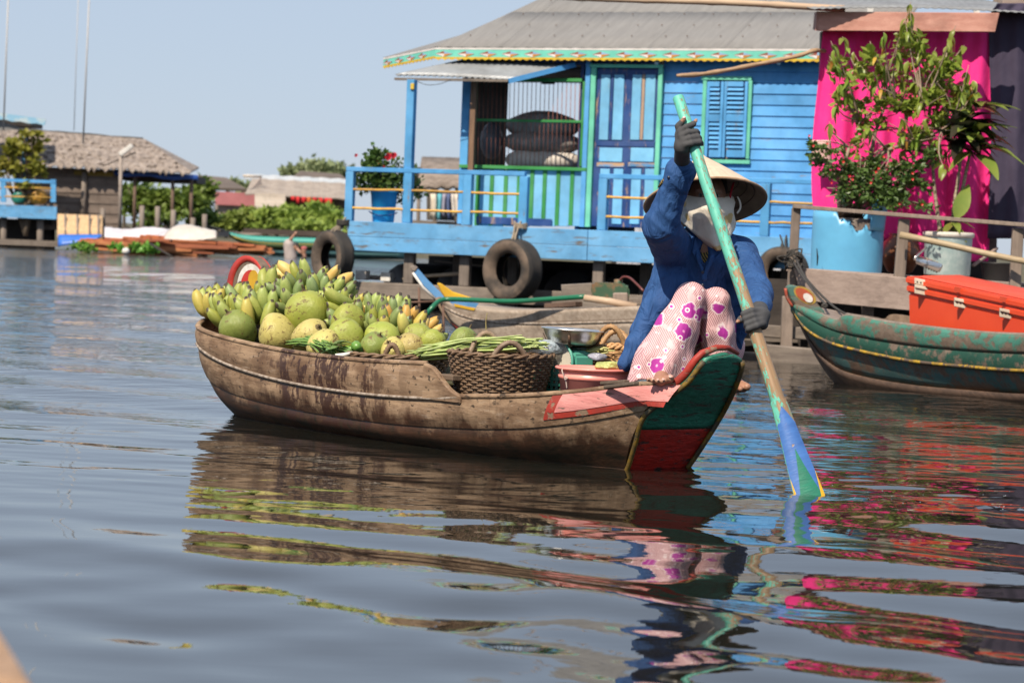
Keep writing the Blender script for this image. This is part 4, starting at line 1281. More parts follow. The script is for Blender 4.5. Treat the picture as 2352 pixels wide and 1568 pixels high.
# ================================================================== the paddler and her oar
def A(u, v, d): return np.array(at(u, v, d))
O_TOP = at(1557, 222, 9.24)
O_WAT = PADDLE.copy()
O_DIR = (O_TOP - O_WAT).normalized()
def on_oar(v):
    t = (v - 222) / (1133 - 222)
    d = ray(1557 + (1857 - 1557) * t, v)
    # closest point of the oar axis to that line of sight
    w = CAM - O_WAT
    a, b, c = d.dot(d), d.dot(O_DIR), O_DIR.dot(O_DIR)
    dd, e = d.dot(w), O_DIR.dot(w)
    return O_WAT + O_DIR * ((a * e - b * dd) / (a * c - b * b))

def oar_mat():
    n = NB('oar_paint')
    o = n.sep()
    g = n.noise(n.mapping((30, 30, 1.5)), 2.0, 6, 0.6)
    woodc = n.mix(n.ramp(g, 0.3, 0.7), (0.36, 0.23, 0.125), (0.24, 0.145, 0.075))
    pn = n.noise(n.mapping((26, 26, 9), (2, 1, 0)), 3.2, 9, 0.75, 0.3)
    band = n.ramp(o[2], 0.62, 1.02, 0.0, 0.16)                       # more paint left towards the top
    band2 = n.ramp(o[2], 0.30, 0.44, 0.10, 0.0)
    side = n.ramp(o[0], -0.02, 0.02, 0.06, -0.03)
    m_ = n.ramp(n.math('ADD', n.math('ADD', pn, band), n.math('ADD', band2, side)), 0.60, 0.615)
    col = n.mix(m_, woodc, n.mix(n.ramp(pn, 0.4, 0.8), (0.09, 0.42, 0.32), (0.17, 0.56, 0.43)))
    return n.out(col, 0.5, n.bump(n.math('ADD', m_, n.math('MULTIPLY', g, 0.4)), 0.5, 0.003))
OM = oar_mat()
oar = empty('oar', (0, 0, 0), 0, 'long wooden oar with peeling turquoise paint held by the paddler', 'oar')
oz = O_DIR
ox = (RT - oz * RT.dot(oz)).normalized()
oy = oz.cross(ox)
OMX = Matrix((ox, oy, oz)).transposed().to_4x4(); OMX.translation = O_WAT
oar.matrix_basis = OMX
L = (O_TOP - O_WAT).length
m = MB()
m.tube([(0, 0, 0.20), (0, 0, 0.28), (0, 0, 0.345), (0, 0, 0.45), (0.001, 0, L * .5), (-.001, 0, L * .75), (0, 0, L - .004), (0, 0, L)], [.010, .018, .0275, .026, .0235, .022, .0215, .019], 14)
m.build('shaft', OM, oar, 'auto', True)
BLUE_P = mat('oar_blue', (0.06, 0.17, 0.46), (0.04, 0.12, 0.36), 0.45, 12, (1, 1, 4), wear=(0.30, 0.20, 0.12), wamt=0.66, wscale=26)
GRN_P = mat('oar_green', (0.015, 0.20, 0.12), (0.012, 0.14, 0.09), 0.45, 12, (1, 1, 4), wear=(0.2, 0.15, 0.1), wamt=0.68)
YEL_P = mat('oar_yellow', (0.72, 0.42, 0.015), (0.6, 0.33, 0.015), 0.45, 12, (1, 1, 4))
def blade_w(z): return spline([(-.32, .062), (-.1, .058), (0.0, .053), (.1, .046), (.2, .038), (.30, .032), (.36, .029)], z)[0]
def blade_piece(name, cells, material, off):
    """cells: list of (z, q0, q1) - the strip of the blade between fractions q of its half width"""
    m = MB()
    for sg in (-1, 1):
        rows = []
        for z, q0, q1 in cells:
            w = blade_w(z); th = 0.027 * max(0.30, min(1, (z + .32) / .66))
            rows.append([Vector((w * q, sg * (th * math.sqrt(max(0, 1 - q * q * .92)) + off), z)) for q in np.linspace(q0, q1, 7)])
        m.sheet(rows)
    return m.build(name, material, oar, True, True, 0, 0.0)
zz = np.linspace(-.32, .36, 24)
blade_piece('blade', [(z, -1, 1) for z in zz], OM, 0.0)
blade_piece('blue_paint', [(z, -1, 1) for z in np.linspace(-.02, .265, 10)] + [(.30, -.5, .5), (.33, -.05, .05)], BLUE_P, 0.0015)
blade_piece('green_paint', [(z, -min(1, (0.17 - z) * 3.6), min(1, (0.17 - z) * 4.6)) for z in np.linspace(-.32, .168, 16)], GRN_P, 0.003)
blade_piece('yellow_paint', [(z, -1, min(-.98, -1 + max(0, .07 - z) * 3.2) if z > .07 else -1 + (0.07 - z) * 2.2) for z in np.linspace(-.32, .068, 10)], YEL_P, 0.0045)
blade_piece('yellow_paint', [(z, 1 - (0.08 - z) * 2.6 if z > -.2 else .3, 1) for z in np.linspace(-.32, .078, 10)], YEL_P, 0.0045)

person = empty('person', bw(3.2, 0, 0.285), 0, 'paddler in blue jacket, floral trousers, white face scarf and cone hat, crouching on the bow', 'person')
SKIN = mat('skin', (0.36, 0.19, 0.125), (0.30, 0.15, 0.095), 0.5, 14, bump=0.15, bscale=90)

# ---- skeleton
headc = A(1624, 452, 9.60)
neck = A(1626, 545, 9.64)
shR, elR, wrR = A(1552, 582, 9.64), A(1517, 520, 9.38), A(1566, 378, 9.29)
shL, elL, wrL = A(1702, 585, 9.64), A(1737, 676, 9.36), A(1744, 712, 9.08)
hipR, knR, anR = A(1568, 800, 9.80), A(1587, 684, 9.50), A(1528, 846, 9.42)
hipL, knL, anL = A(1645, 800, 9.82), A(1645, 692, 9.53), A(1668, 856, 9.60)
fR = A(1520, 868, 9.33)
cR, cL = np.array(on_oar(318)), np.array(on_oar(738))
o_ = np.array(O_DIR)
f_ = np.array(TC - O_DIR * TC.dot(O_DIR)); f_ /= np.linalg.norm(f_)
r_v = np.array(RT - O_DIR * RT.dot(O_DIR)); r_v /= np.linalg.norm(r_v)
fingR, fingL = [], []
for q, h in enumerate((.036, .013, -.010, -.031)):
    k = cR + o_ * (h * .8)
    p = [k - r_v * .036 + f_ * .024, cR + o_ * h - r_v * .010 + f_ * .036, cR + o_ * h + r_v * .022 + f_ * .026, cR + o_ * (h - .004) + r_v * .031 + f_ * .0]
    if q == 0: p[2], p[3] = cR + o_ * .042 + r_v * .020 + f_ * .031, cR + o_ * .060 + r_v * .037 + f_ * .016
    fingR.append(p)
for q, h in enumerate((.030, .010, -.011, -.030)):
    k = cL + o_ * (h * .8)
    fingL.append([k + r_v * .034 + f_ * .022, cL + o_ * h + r_v * .008 + f_ * .036, cL + o_ * h - r_v * .022 + f_ * .024, cL + o_ * (h - .003) - r_v * .029 - f_ * .002])
thR = [cR - r_v * .036 + o_ * .022, cR - r_v * .034 + o_ * .055 + f_ * .012, cR - r_v * .006 + o_ * .072 + f_ * .031]
thL = [cL + r_v * .030 + o_ * .034, cL + r_v * .0 + o_ * .034 - f_ * .024, cL - r_v * .034 + o_ * .022 - f_ * .010, cL - r_v * .052 + o_ * .012 + f_ * .004]
palmR = [wrR, cR - r_v * .044 - o_ * .022, cR - r_v * .036 + o_ * .024]
palmL = [wrL, cL + r_v * .042 + o_ * .012, cL + r_v * .034 - o_ * .020]

# ---- body: one continuous surface
lo, hi = A(1420, 920, 8.85), A(1780, 240, 10.05)
f = SDF(np.minimum(lo, hi) - .03, np.maximum(lo, hi) + .03, 0.0055)
f.ell(headc, (.074, .092, .108), None, .01)
f.ell(headc + np.array((0, -.03, -.055)), (.056, .062, .066), None, .03)
f.cone(headc + np.array((0, -.085, .005)), headc + np.array((0, -.108, -.025)), .009, .013, .012)     # nose
f.ell(headc + np.array((0, -.083, -.062)), (.025, .012, .009), None, .01)                               # lips
f.ell(headc + np.array((0, -.080, .022)), (.055, .016, .012), None, .015)                               # brow
for sx in (-1, 1):
    f.ell(headc + np.array((sx * .032, -.094, .004)), (.017, .012, .009), None, .008, True)             # eye sockets
    f.ell(headc + np.array((sx * .076, .0, -.01)), (.010, .020, .030), None, .008)                      # ears
f.cone(headc + np.array((0, .01, -.06)), neck, .05, .052, .03)
pelv = (hipR + hipL) / 2
f.cone(neck - np.array((0, 0, .03)), pelv + np.array((0, 0, .12)), .085, .10, .05)
f.cone(shR, shL, .05, .05, .04)
f.ell(pelv, (.14, .11, .10), None, .04)
f.chain([shR, elR, wrR], [.046, .038, .026], .02)
f.chain([shL, elL, wrL], [.046, .038, .026], .02)
f.chain(palmR, [.025, .023, .018], .012); f.chain(palmL, [.025, .023, .018], .012)
for P in fingR + fingL: f.chain(P, [.0095, .009, .0085, .0078], .004)
f.chain(thR, [.012, .0105, .0092], .006); f.chain(thL, [.012, .0105, .0095, .0085], .006)
f.chain([hipR, knR - np.array((0, -.02, .02)), anR], [.07, .034, .03], .02); f.chain([hipL, knL - np.array((0, -.02, .02)), anL], [.07, .034, .03], .02)
f.chain([anR + np.array((.005, .03, -.02)), fR, fR + np.array((-.006, -.045, -.008))], [.028, .026, .022], .02)
TOES = [(1489, 872, .0085), (1499.5, 874, .0095), (1511, 875.5, .0100), (1523.5, 875, .0108), (1540, 869, .0155)]
for u, v, r_ in TOES:
    tip = A(u, v, 9.262 if u < 1535 else 9.255)
    f.cone(fR + (tip - fR) * .35 + np.array((0, 0, -.006)), tip, r_ * 1.15, r_, .005)
fL0 = A(1690, 884, 9.62)
f.chain([anL, fL0, A(1706, 889, 9.58)], [.028, .028, .022], .02)
f.chain([fL0, A(1716, 888, 9.555)], [.02, .0155], .01)
f.chain([fL0, A(1701, 893, 9.54)], [.018, .010], .008)
link('body', f.mesh('body', SKIN, 1), person)
# toe nails, finger nails
NAIL = mat('nail', (0.62, 0.36, 0.30), None, 0.3, 10, bump=0)
m = MB()
for u, v, r_ in TOES:
    p = Vector(A(u, v - 3, 9.25)); m.lathe([(0.0005, .0012), (r_ * .55, .0006), (r_ * .62, -.001)], 8, p + Vector((0, -r_ * .55, r_ * .35)), frame((0, -.6, .8), (0, 1, 0)) @ Matrix.Rotation(R(90), 3, 'Y'))
m.build('toe_nails', NAIL, person, True)
PINKN = mat('pink_nail', (0.75, 0.42, 0.42), None, 0.25, 10, bump=0)
m = MB()
p = Vector(thR[-1] + f_ * .0085 + o_ * .002); m.lathe([(0.0005, .001), (.0055, .0005), (.0062, -.001)], 10, p, frame(f_, o_) @ Matrix.Rotation(R(90), 3, 'Y'), sx=.8)
m.build('thumb_nail', PINKN, person, True)

# ---- eyes and hair
EYE = mat('eye_dark', (0.02, 0.012, 0.01), None, 0.1, 10, bump=0)
EYEW = mat('eye_white', (0.3, 0.26, 0.23), None, 0.2, 10, bump=0)
for sx in (-1, 1):
    p = headc + np.array((sx * .032, -.082, .004))
    m = MB(); m.lathe([(.0092 * math.sin(a), -.0092 * math.cos(a)) for a in np.linspace(0.01, 3.13, 9)], 12, p); e = m.build('eye', EYEW, person, True)
    m = MB(); m.lathe([(.0058 * math.sin(a), -.0058 * math.cos(a)) for a in np.linspace(0.01, 3.13, 7)], 10, p + np.array((0, -.0050, 0))); m.build('iris', EYE, e, True)
HAIR = mat('black_hair', (0.012, 0.010, 0.009), (0.025, 0.02, 0.018), 0.45, 60, (1, 1, .2), bump=.6)
f = SDF(headc - .16, headc + .16, 0.006)
f.ell(headc + np.array((0, .022, .022)), (.083, .088, .104), None, .01)
f.ell(headc + np.array((0, .06, -.07)), (.06, .05, .06), None, .03)
f.ell(headc + np.array((0, -.10, -.02)), (.063, .07, .075), None, .01, True)
link('hair', f.mesh('hair', HAIR, 1), person)

# ---- undershirt with a gold and black stripe
n = NB('striped_knit')
w = n.wave(n.mapping((1, 1, 1), (0, 0, 0), (0, 0.6, 0.5)), 36, 1.0, 'X', 2)
DKNIT = n.out(n.mix(n.ramp(w, 0.45, 0.6), (0.02, 0.018, 0.02), (0.30, 0.21, 0.05)), 0.8, n.bump(w, 0.5, 0.003))
f = SDF(A(1520, 640, 9.4) - .1, A(1740, 500, 9.75) + .1, 0.006)
f.ell(A(1622, 585, 9.645), (.135, .088, .10), None, .02)
f.cone(A(1624, 560, 9.63), A(1624, 548, 9.62), .066, .06, .02)
f.ell(A(1617, 560, 9.52), (.026, .07, .045), None, .008, True)
link('undershirt', f.mesh('undershirt', DKNIT, 1), person)
# knitted cuffs under the sleeves
m = MB()
for a, b, r0 in ((wrR, elR, .030),):
    d = Vector(b - a).normalized()
    m.tube([Vector(a) + d * .016, Vector(a) + d * .03, Vector(a) + d * .08], [r0 + .005, r0 + .012, r0 + .016], 16, False)
m.build('knit_cuff', DKNIT, person, True)

# ---- jacket
def jacket_mat():
    n = NB('blue_jacket')
    tw = n.noise(n.mapping((1, 1, 1)), 420, 2, 0.5)
    lg = n.noise(n.mapping((1, 1, 1), (1, 2, 3)), 9, 5, 0.6)
    cr = n.noise(n.mapping((1, 1, 0.45), (5, 2, 3)), 16, 3, 0.5, 1.5)
    col = n.mix(n.ramp(lg, 0.3, 0.7), (0.030, 0.090, 0.245), (0.020, 0.062, 0.185))
    nb = n.bump(cr, 0.8, 0.03)
    return n.out(col, 0.72, n.bump(tw, 0.2, 0.001, nb), spec=0.25)
JM = jacket_mat()
lo, hi = A(1390, 900, 8.95), A(1790, 360, 10.0)
f = SDF(np.minimum(lo, hi) - .03, np.maximum(lo, hi) + .03, 0.0060)
f.ell(A(1620, 580, 9.65), (.155, .105, .105), None, .02)
f.ell(A(1614, 660, 9.70), (.165, .125, .17), None, .05)
f.ell(A(1606, 740, 9.79), (.17, .12, .13), None, .05)
f.cone(shR + np.array((.02, 0, -.01)), shL + np.array((-.02, 0, -.01)), .066, .066, .04)
f.chain([shR, elR, A(1560, 402, 9.30)], [.080, .066, .050], .022)
f.chain([shR + np.array((-.01, .0, -.09)), shR, elR], [.085, .07, .05], .03)
f.cone(A(1553, 420, 9.305), A(1561, 397, 9.298), .053, .0555, .004)                                   # turned cuff
f.chain([shL, elL, wrL + (elL - wrL) * .12], [.073, .062, .046], .022)
f.chain([A(1535, 640, 9.63), A(1500, 720, 9.60), A(1462, 790, 9.57), A(1436, 838, 9.55)], [.060, .050, .036, .022], .025)
f.chain([A(1520, 660, 9.72), A(1480, 760, 9.70), A(1446, 840, 9.66)], [.06, .045, .022], .03)
f.chain([A(1560, 650, 9.60), A(1520, 700, 9.56)], [.05, .035], .03)
f.chain([A(1700, 650, 9.70), A(1696, 740, 9.74), A(1686, 800, 9.76)], [.06, .045, .03], .03)
f.chain([A(1590, 545, 9.60), A(1606, 590, 9.535), A(1616, 640, 9.535)], [.016, .014, .010], .008)       # collar and placket ridges
f.chain([A(1655, 545, 9.60), A(1632, 590, 9.535), A(1620, 640, 9.535)], [.016, .014, .010], .008)
f.ell(A(1619, 578, 9.515), (.022, .07, .060), None, .006, True)                                         # open neck
f.cone(wrR, A(1560, 400, 9.30), .036, .044, .004, True)
def folds(X, Y, Z):
    a = 0.0085 * vnoise(X, Y, Z, 24, 21) + 0.004 * vnoise(X * .5, Y, Z * 1.6, 60, 22)
    armR = np.exp(-(((X - elR[0]) / .10) ** 2 + ((Z - elR[2] + .02) / .13) ** 2))
    armL = np.exp(-(((X - elL[0]) / .08) ** 2 + ((Z - elL[2] - .03) / .12) ** 2))
    fold = np.abs(np.sin((Z * .9 + X * .55) * 62 + 4.5 * vnoise(X, Y, Z, 14, 24))) ** 0.6
    return a + 0.0055 * fold * (armR + armL) - 0.003
f.displace(folds)
link('jacket', f.mesh('jacket', JM, 1), person)
# collar flaps, placket line, button and cuff slit
m = MB()
for pts in ([(1588, 528), (1597, 546), (1616, 606), (1606, 612), (1590, 580), (1582, 548)], [(1668, 528), (1655, 548), (1628, 606), (1640, 604), (1664, 572), (1676, 545)]):
    poly = [at(u, v, 9.545 - .012 * math.sin((v - 528) / 84 * 3.1) + (0.05 if v < 535 else 0)) for u, v in pts]
    m.prism(poly, (0, 1, 0), 0.006)
m.build('collar', JM, person, False, False, 0.002)
m = MB()
for v in (625, 655): m.lathe([(.0005, .003), (.006, .003), (.007, 0)], 10, at(1614, v, 9.527), frame((0, -1, 0), (0, 0, 1)) @ Matrix.Rotation(R(90), 3, 'Y'))
m.lathe([(.0005, .003), (.006, .003), (.007, 0)], 10, at(1536, 408, 9.262), frame((-.3, -1, 0), (0, 0, 1)) @ Matrix.Rotation(R(90), 3, 'Y'))
m.build('buttons', mat('navy_button', (0.01, 0.015, 0.04), None, 0.35, 8, bump=0), person, True)
m = MB(); m.tube([at(1512, 430, 9.315), at(1522, 418, 9.30), at(1530, 406, 9.29)], [.003, .0075, .003], 6)
m.build('cuff_lining', DKNIT, person, True)

# ---- trousers with magenta flowers and fine stripes
def trouser_mat():
    n = NB('floral_cotton')
    P = n.mapping((1, 0.12, 1))
    warp = n.N.new('ShaderNodeVectorMath'); warp.operation = 'MULTIPLY_ADD'
    n.L.new(n.noise(P, 14, 2, 0.5, 0, 1), warp.inputs[0]); warp.inputs[1].default_value = (.03, .03, .03); n.L.new(P, warp.inputs[2])
    Wp = warp.outputs[0]
    base = (0.70, 0.45, 0.46)
    regions = n.noise(P, 9, 2, 0.5, 0.3)
    s1 = n.wave(n.mapping((1, .1, 1), (0, 0, 0), (0, 0.5, 0)), 42, 0.6, 'X', 1)
    s2 = n.wave(n.mapping((1, .1, 1), (0, 0, 0), (0, -0.6, 0)), 42, 0.6, 'X', 1)
    stripe = n.mix(n.ramp(regions, 0.50, 0.505), s1, s2)
    blank = n.ramp(n.noise(n.mapping((1, .6, 1), (3, 1, 4)), 11, 2), 0.56, 0.58)
    sf = n.math('MULTIPLY', n.ramp(stripe, 0.50, 0.62), n.math('SUBTRACT', 1.0, blank))
    col = n.mix(n.math('MULTIPLY', sf, 0.68), base, (0.25, 0.075, 0.10))
    d1 = n.voronoi(Wp, 10.0)
    petals = n.math('ADD', d1, n.math('MULTIPLY', n.noise(P, 40, 3), 0.30))
    big = n.ramp(petals, 0.42, 0.47, 1, 0)
    keep = n.ramp(n.voronoi(Wp, 10.0, 'F1', 'Color'), 0.36, 0.37)
    rim_ = n.ramp(petals, 0.49, 0.50, 1, 0)
    col = n.mix(n.math('MULTIPLY', rim_, keep), col, (0.80, 0.66, 0.66))
    col = n.mix(n.math('MULTIPLY', big, keep), col, (0.40, 0.035, 0.30))
    core = n.math('MULTIPLY', n.ramp(d1, 0.07, 0.09, 1, 0), keep)
    col = n.mix(core, col, (0.78, 0.45, 0.62))
    d2 = n.voronoi(n.mapping((1, .12, 1), (7, 3, 2)), 30.0)
    sm = n.math('MULTIPLY', n.ramp(d2, 0.30, 0.32, 1, 0), n.ramp(n.voronoi(n.mapping((1, .12, 1), (7, 3, 2)), 30.0, 'F1', 'Color'), 0.40, 0.41))
    col = n.mix(sm, col, (0.82, 0.68, 0.68))
    sm2 = n.math('MULTIPLY', n.ramp(d2, 0.17, 0.19, 1, 0), sm)
    col = n.mix(sm2, col, (0.46, 0.06, 0.36))
    cr = n.noise(n.mapping((1, 1, .3), (5, 2, 3)), 14, 3, 0.5, 1.0)
    return n.out(col, 0.6, n.bump(cr, 0.5, 0.02), spec=0.3)
TM = trouser_mat()
lo, hi = A(1425, 930, 9.15), A(1730, 630, 10.0)
f = SDF(np.minimum(lo, hi) - .03, np.maximum(lo, hi) + .03, 0.0060)
f.chain([hipR, knR], [.11, .060], .03)
f.chain([knR, A(1556, 755, 9.47), A(1522, 835, 9.44), A(1505, 900, 9.43)], [.058, .082, .108, .112], .02)
f.chain([hipL, knL], [.10, .056], .03)
f.chain([knL, A(1650, 760, 9.55), A(1652, 840, 9.60), A(1655, 890, 9.62)], [.055, .062, .075, .08], .012)
f.ell(pelv + np.array((0, .02, 0)), (.17, .13, .13), None, .05)
zh = at(1510, 876, 9.4).z
def hem(X, Y, Z): return np.zeros_like(X)
def tfold(X, Y, Z):
    a = 0.004 * vnoise(X, Y, Z, 22, 31)
    d = np.sin((X - (Z - knR[2]) * .35) * 62 + 1.5 * vnoise(X, Y, Z, 10, 33)) * np.clip((knR[2] - Z) / .25, 0, 1)
    return a + 0.0075 * d
f.displace(tfold)
sl, X, Y, Z = f._sub(f.lo, f.lo + f.h * (f.n - 1))
f.F = np.maximum(f.F, (zh + 0.012 * np.sin(X * 40) + (X - at(1500, 876, 9.4).x) * .10 - Z)).astype(np.float32)
link('trousers', f.mesh('trousers', TM, 1), person)

# ---- gloves
GLV = mat('grey_glove', (0.040, 0.040, 0.044), (0.060, 0.060, 0.064), 0.8, 30, bump=.5, bscale=160, bdist=.002)
for palm, fing, th, wr, el in ((palmR, fingR, thR, wrR, elR), (palmL, fingL, thL, wrL, elL)):
    f = SDF(np.array(palm[1]) - .13, np.array(palm[1]) + .13, 0.0038)
    f.chain(palm, [.031, .029, .021], .012)
    back = (el - wr) / np.linalg.norm(el - wr)
    f.cone(wr, wr + back * .03, .032, .034, .008)
    for P in fing:
        e = P[2] + (P[3] - P[2]) * (0.55 if P is not fing[0] else 0.15)
        f.chain([P[0], P[1], P[2], e], [.0125, .0118, .0112, .0108], .0035)
    f.cone(palm[2], fing[1][0], .02, .013, .01)
    f.cone(palm[1], fing[2][0], .024, .013, .01)
    f.cone(palm[1], fing[3][0], .024, .013, .01)
    f.chain(th[:-1] + [th[-2] + (th[-1] - th[-2]) * .45], [.0155, .0135, .0122, .0115][:len(th)], .006)
    f.displace(lambda X, Y, Z: 0.0012 * vnoise(X, Y, Z, 120, 41))
    link('glove', f.mesh('glove', GLV, 1), person)

# ---- face scarf
def scarf_mat():
    n = NB('scarf_cotton')
    P = n.mapping((1, 1, 1))
    d = n.voronoi(P, 17)
    k = n.ramp(n.voronoi(P, 17, 'F1', 'Color'), 0.5, 0.52)
    sp = n.math('MULTIPLY', n.ramp(n.math('ADD', d, n.math('MULTIPLY', n.noise(P, 45, 3), .25)), .44, .52, .75, 0), k)
    col = n.mix(sp, (0.90, 0.83, 0.72), (0.78, 0.52, 0.14))
    cr = n.noise(n.mapping((1.6, 1, 1), (2, 2, 2)), 14, 3, 0.5, 1.2)
    m_ = n.out(col, 0.8, n.bump(cr, 0.6, 0.012), spec=0.2)
    tr = n.N.new('ShaderNodeBsdfTranslucent'); n.L.new(col, tr.inputs[0]); mx = n.N.new('ShaderNodeMixShader'); mx.inputs[0].default_value = 0.3
    n.L.new(n.b.outputs[0], mx.inputs[1]); n.L.new(tr.outputs[0], mx.inputs[2]); n.L.new(mx.outputs[0], n.N['Material Output'].inputs[0])
    return m_
SM = scarf_mat()
rows_spec = [(456, 1620, .106, .100), (466, 1621, .116, .110), (480, 1622, .116, .122), (500, 1624, .118, .116), (520, 1628, .106, .106), (540, 1634, .082, .100), (556, 1640, .054, .096), (566, 1643, .031, .093), (575, 1646, .005, .090)]
rows = []
for i in range(33):
    t = i / 32 * (len(rows_spec) - 1)
    v, u, rx, ry = spline([(k,) + q for k, q in enumerate(rows_spec)], t)
    c0 = at(u, v, headc[1])
    row = []
    for j in range(33):
        a = R(-82 + 164 * j / 32)
        nose = 0.016 * math.exp(-(a / .28) ** 2) * math.exp(-((v - 478) / 18) ** 2)
        wr_ = 0.0022 * math.sin(7 * a + v * .05) + -0.010 * abs(math.sin((v - 447) * .052 + 2.0 * abs(a) + .5 * math.sin(4 * a + .6))) ** .6 * (0.35 + abs(math.sin(a))) * min(1, (575 - v) / 40)
        up_ = 0.012 * abs(math.sin(a)) ** 2 * max(0, 1 - t / 2)
        row.append(c0 + Vector((math.sin(a) * (rx + wr_), -abs(math.cos(a)) ** .8 * (ry + wr_ + nose), up_)))
    rows.append(row)
m = MB(); m.sheet(rows)
m.build('face_scarf', SM, person, True, False, 0, 0.003)
p = at(1694, 452, 9.56)
m = MB(); m.tube(curve_pts([p, p + Vector((.010, -.006, -.02)), p + Vector((.012, -.008, -.045)), p + Vector((.0, -.01, -.065))], 16), .007, 6, flat=.35)
m.build('scarf_tie', SM, person, True)
p = at(1549, 462, 9.58)
m = MB(); m.tube(curve_pts([p, p + Vector((-.008, -.005, -.03)), p + Vector((.004, -.01, -.07)), p + Vector((.022, -.012, -.10))], 14), .008, 6, flat=.35)
m.build('scarf_tie', SM, person, True)

# ---- conical hat
def hat_mat():
    n = NB('palm_leaf_hat')
    o = n.sep()
    r_ = n.math('SQRT', n.math('ADD', n.math('MULTIPLY', o[0], o[0]), n.math('MULTIPLY', o[1], o[1])))
    rings = n.math('SINE', n.math('MULTIPLY', r_, 2 * math.pi / 0.0145))
    ang = n.N.new('ShaderNodeMath'); ang.operation = 'ARCTAN2'; n.L.new(o[1], ang.inputs[0]); n.L.new(o[0], ang.inputs[1])
    leaf = n.noise(n.mapping((1, 1, 1)), 30, 4, 0.6)
    rad = n.math('SINE', n.math('ADD', n.math('MULTIPLY', ang.outputs[0], 46), n.math('MULTIPLY', leaf, 3.0)))
    col = n.mix(n.ramp(leaf, 0.35, 0.65), (0.66, 0.50, 0.37), (0.56, 0.42, 0.31))
    col = n.mix(n.ramp(rings, 0.86, 1.0, 0, 0.35), col, (0.72, 0.60, 0.48))
    col = n.mix(n.ramp(rad, 0.8, 1.0, 0, 0.25), col, (0.36, 0.26, 0.18))
    stain = n.noise(n.mapping((1, 1, 1), (4, 2, 1)), 8, 5)
    col = n.mix(n.ramp(stain, 0.58, 0.75, 0, 0.3), col, (0.38, 0.27, 0.18))
    h = n.math('ADD', n.math('MULTIPLY', n.ramp(rings, 0.3, 1.0), .7), n.math('MULTIPLY', rad, .15))
    return n.out(col, 0.62, n.bump(h, 0.5, 0.003), spec=.3)
hc = at(1620, 464, 9.62)
ax = Vector((-.10, .41, 1)).normalized()
hat = empty('hat_frame', hc, 0, parent=person)
hat.name = 'cone_hat'
hx = (RT - ax * RT.dot(ax)).normalized()
HM = Matrix((hx, ax.cross(hx), ax)).transposed().to_4x4(); HM.translation = hc
hat.matrix_parent_inverse = world_of(person).inverted(); hat.matrix_basis = HM
RH, HH = .240, .205
m = MB(); m.lathe([(.002, HH), (.012, HH - .007)] + [(RH * t, HH * (1 - t) + .004 * math.sin(math.pi * t)) for t in np.linspace(.1, 1, 14)], 72)
m.build('crown', hat_mat(), hat, True, True)
m = MB(); m.lathe([(RH * t - .003, HH * (1 - t) - .005) for t in np.linspace(1, .05, 14)], 72)
m.build('lining', mat('hat_lining', (0.36, 0.25, 0.15), (0.25, 0.17, 0.10), .7, 12), hat, True, True)
m = MB(); m.tube([(RH * math.cos(a), RH * math.sin(a), -.002) for a in np.linspace(0, 2 * math.pi, 73)[:-1]], .0055, 8, False, closed=True)
m.build('rim_hoop', mat('rim_cane', (0.26, 0.15, 0.08), (0.40, 0.27, 0.17), .5, 40), hat, True, True)
for t in (.3, .45, .6, .72, .84):
    m = MB(); m.tube([((RH * t - .006) * math.cos(a), (RH * t - .006) * math.sin(a), HH * (1 - t) - .008) for a in np.linspace(0, 2 * math.pi, 61)[:-1]], .0025, 5, False, closed=True)
    m.build('hoop', mat('inner_cane', (0.18, 0.11, 0.06), None, .6, 30), hat, True, True)
m = MB(); m.tube(curve_pts([Vector(headc) + Vector((.10, -.03, .06)), Vector(headc) + Vector((.088, -.045, .015)), Vector(headc) + Vector((.085, -.04, -.03))], 8), .005, 6, flat=.4)
m.build('chin_strap', mat('red_ribbon', (0.5, 0.02, 0.03), None, .6, 10), person, True)
# ================================================================== blue floating house
pl, pr = at(800, 545, 29.3), at(1870, 580, 27.0)
hd = Vector((pr.x - pl.x, pr.y - pl.y, 0)).normalized()
house = empty('floating_house', (pl.x, pl.y, 0), math.atan2(hd.y, hd.x), 'bright blue wooden floating house with grey roof and railed veranda', 'house')
HMX = world_of(house); HMI = HMX.inverted()
h_in = HMX.to_3x3() @ Vector((0, 1, 0))
def hl(u, v, y):
    """house coordinates of the point seen at (u, v) on the plane y metres behind the deck front"""
    return HMI @ on_plane(u, v, HMX @ Vector((0, y, 0)), h_in)
def hbox(name, u0, v0, u1, v1, y, t, material, parent=house, bevel=0.004, grow=0.0):
    """upright board filling the pixel rectangle on plane y, t thick towards the viewer"""
    vm, um = (v0 + v1) / 2, (u0 + u1) / 2
    x0, x1 = hl(u0, vm, y).x, hl(u1, vm, y).x
    z1, z0 = hl(um, v0, y).z, hl(um, v1, y).z
    m = MB(); m.box(((x0 + x1) / 2, y - t / 2, (z0 + z1) / 2), (x1 - x0 + grow, t, z1 - z0 + grow))
    return m.build(name, material, parent, False, True, bevel)
HB = wood('house_blue', (0.25, 0.20, 0.16), (0.15, 0.12, 0.10), 0, 3, 0.6, (0.075, 0.30, 0.62), 0.66, 5, 0.35, 0.10)
HBV = wood('house_blue_post', (0.25, 0.20, 0.16), (0.15, 0.12, 0.10), 2, 3, 0.6, (0.085, 0.32, 0.62), 0.66, 5, 0.35, 0.10)
HBF = wood('fascia_blue', (0.16, 0.14, 0.12), (0.10, 0.09, 0.08), 0, 3, 0.65, (0.12, 0.345, 0.62), 0.60, 7, 0.5, 0.05)
HLB = wood('panel_light_blue', (0.30, 0.24, 0.2), (0.2, 0.15, 0.12), 2, 3, 0.6, (0.17, 0.44, 0.68), 0.66, 5, 0.3, 0.08)
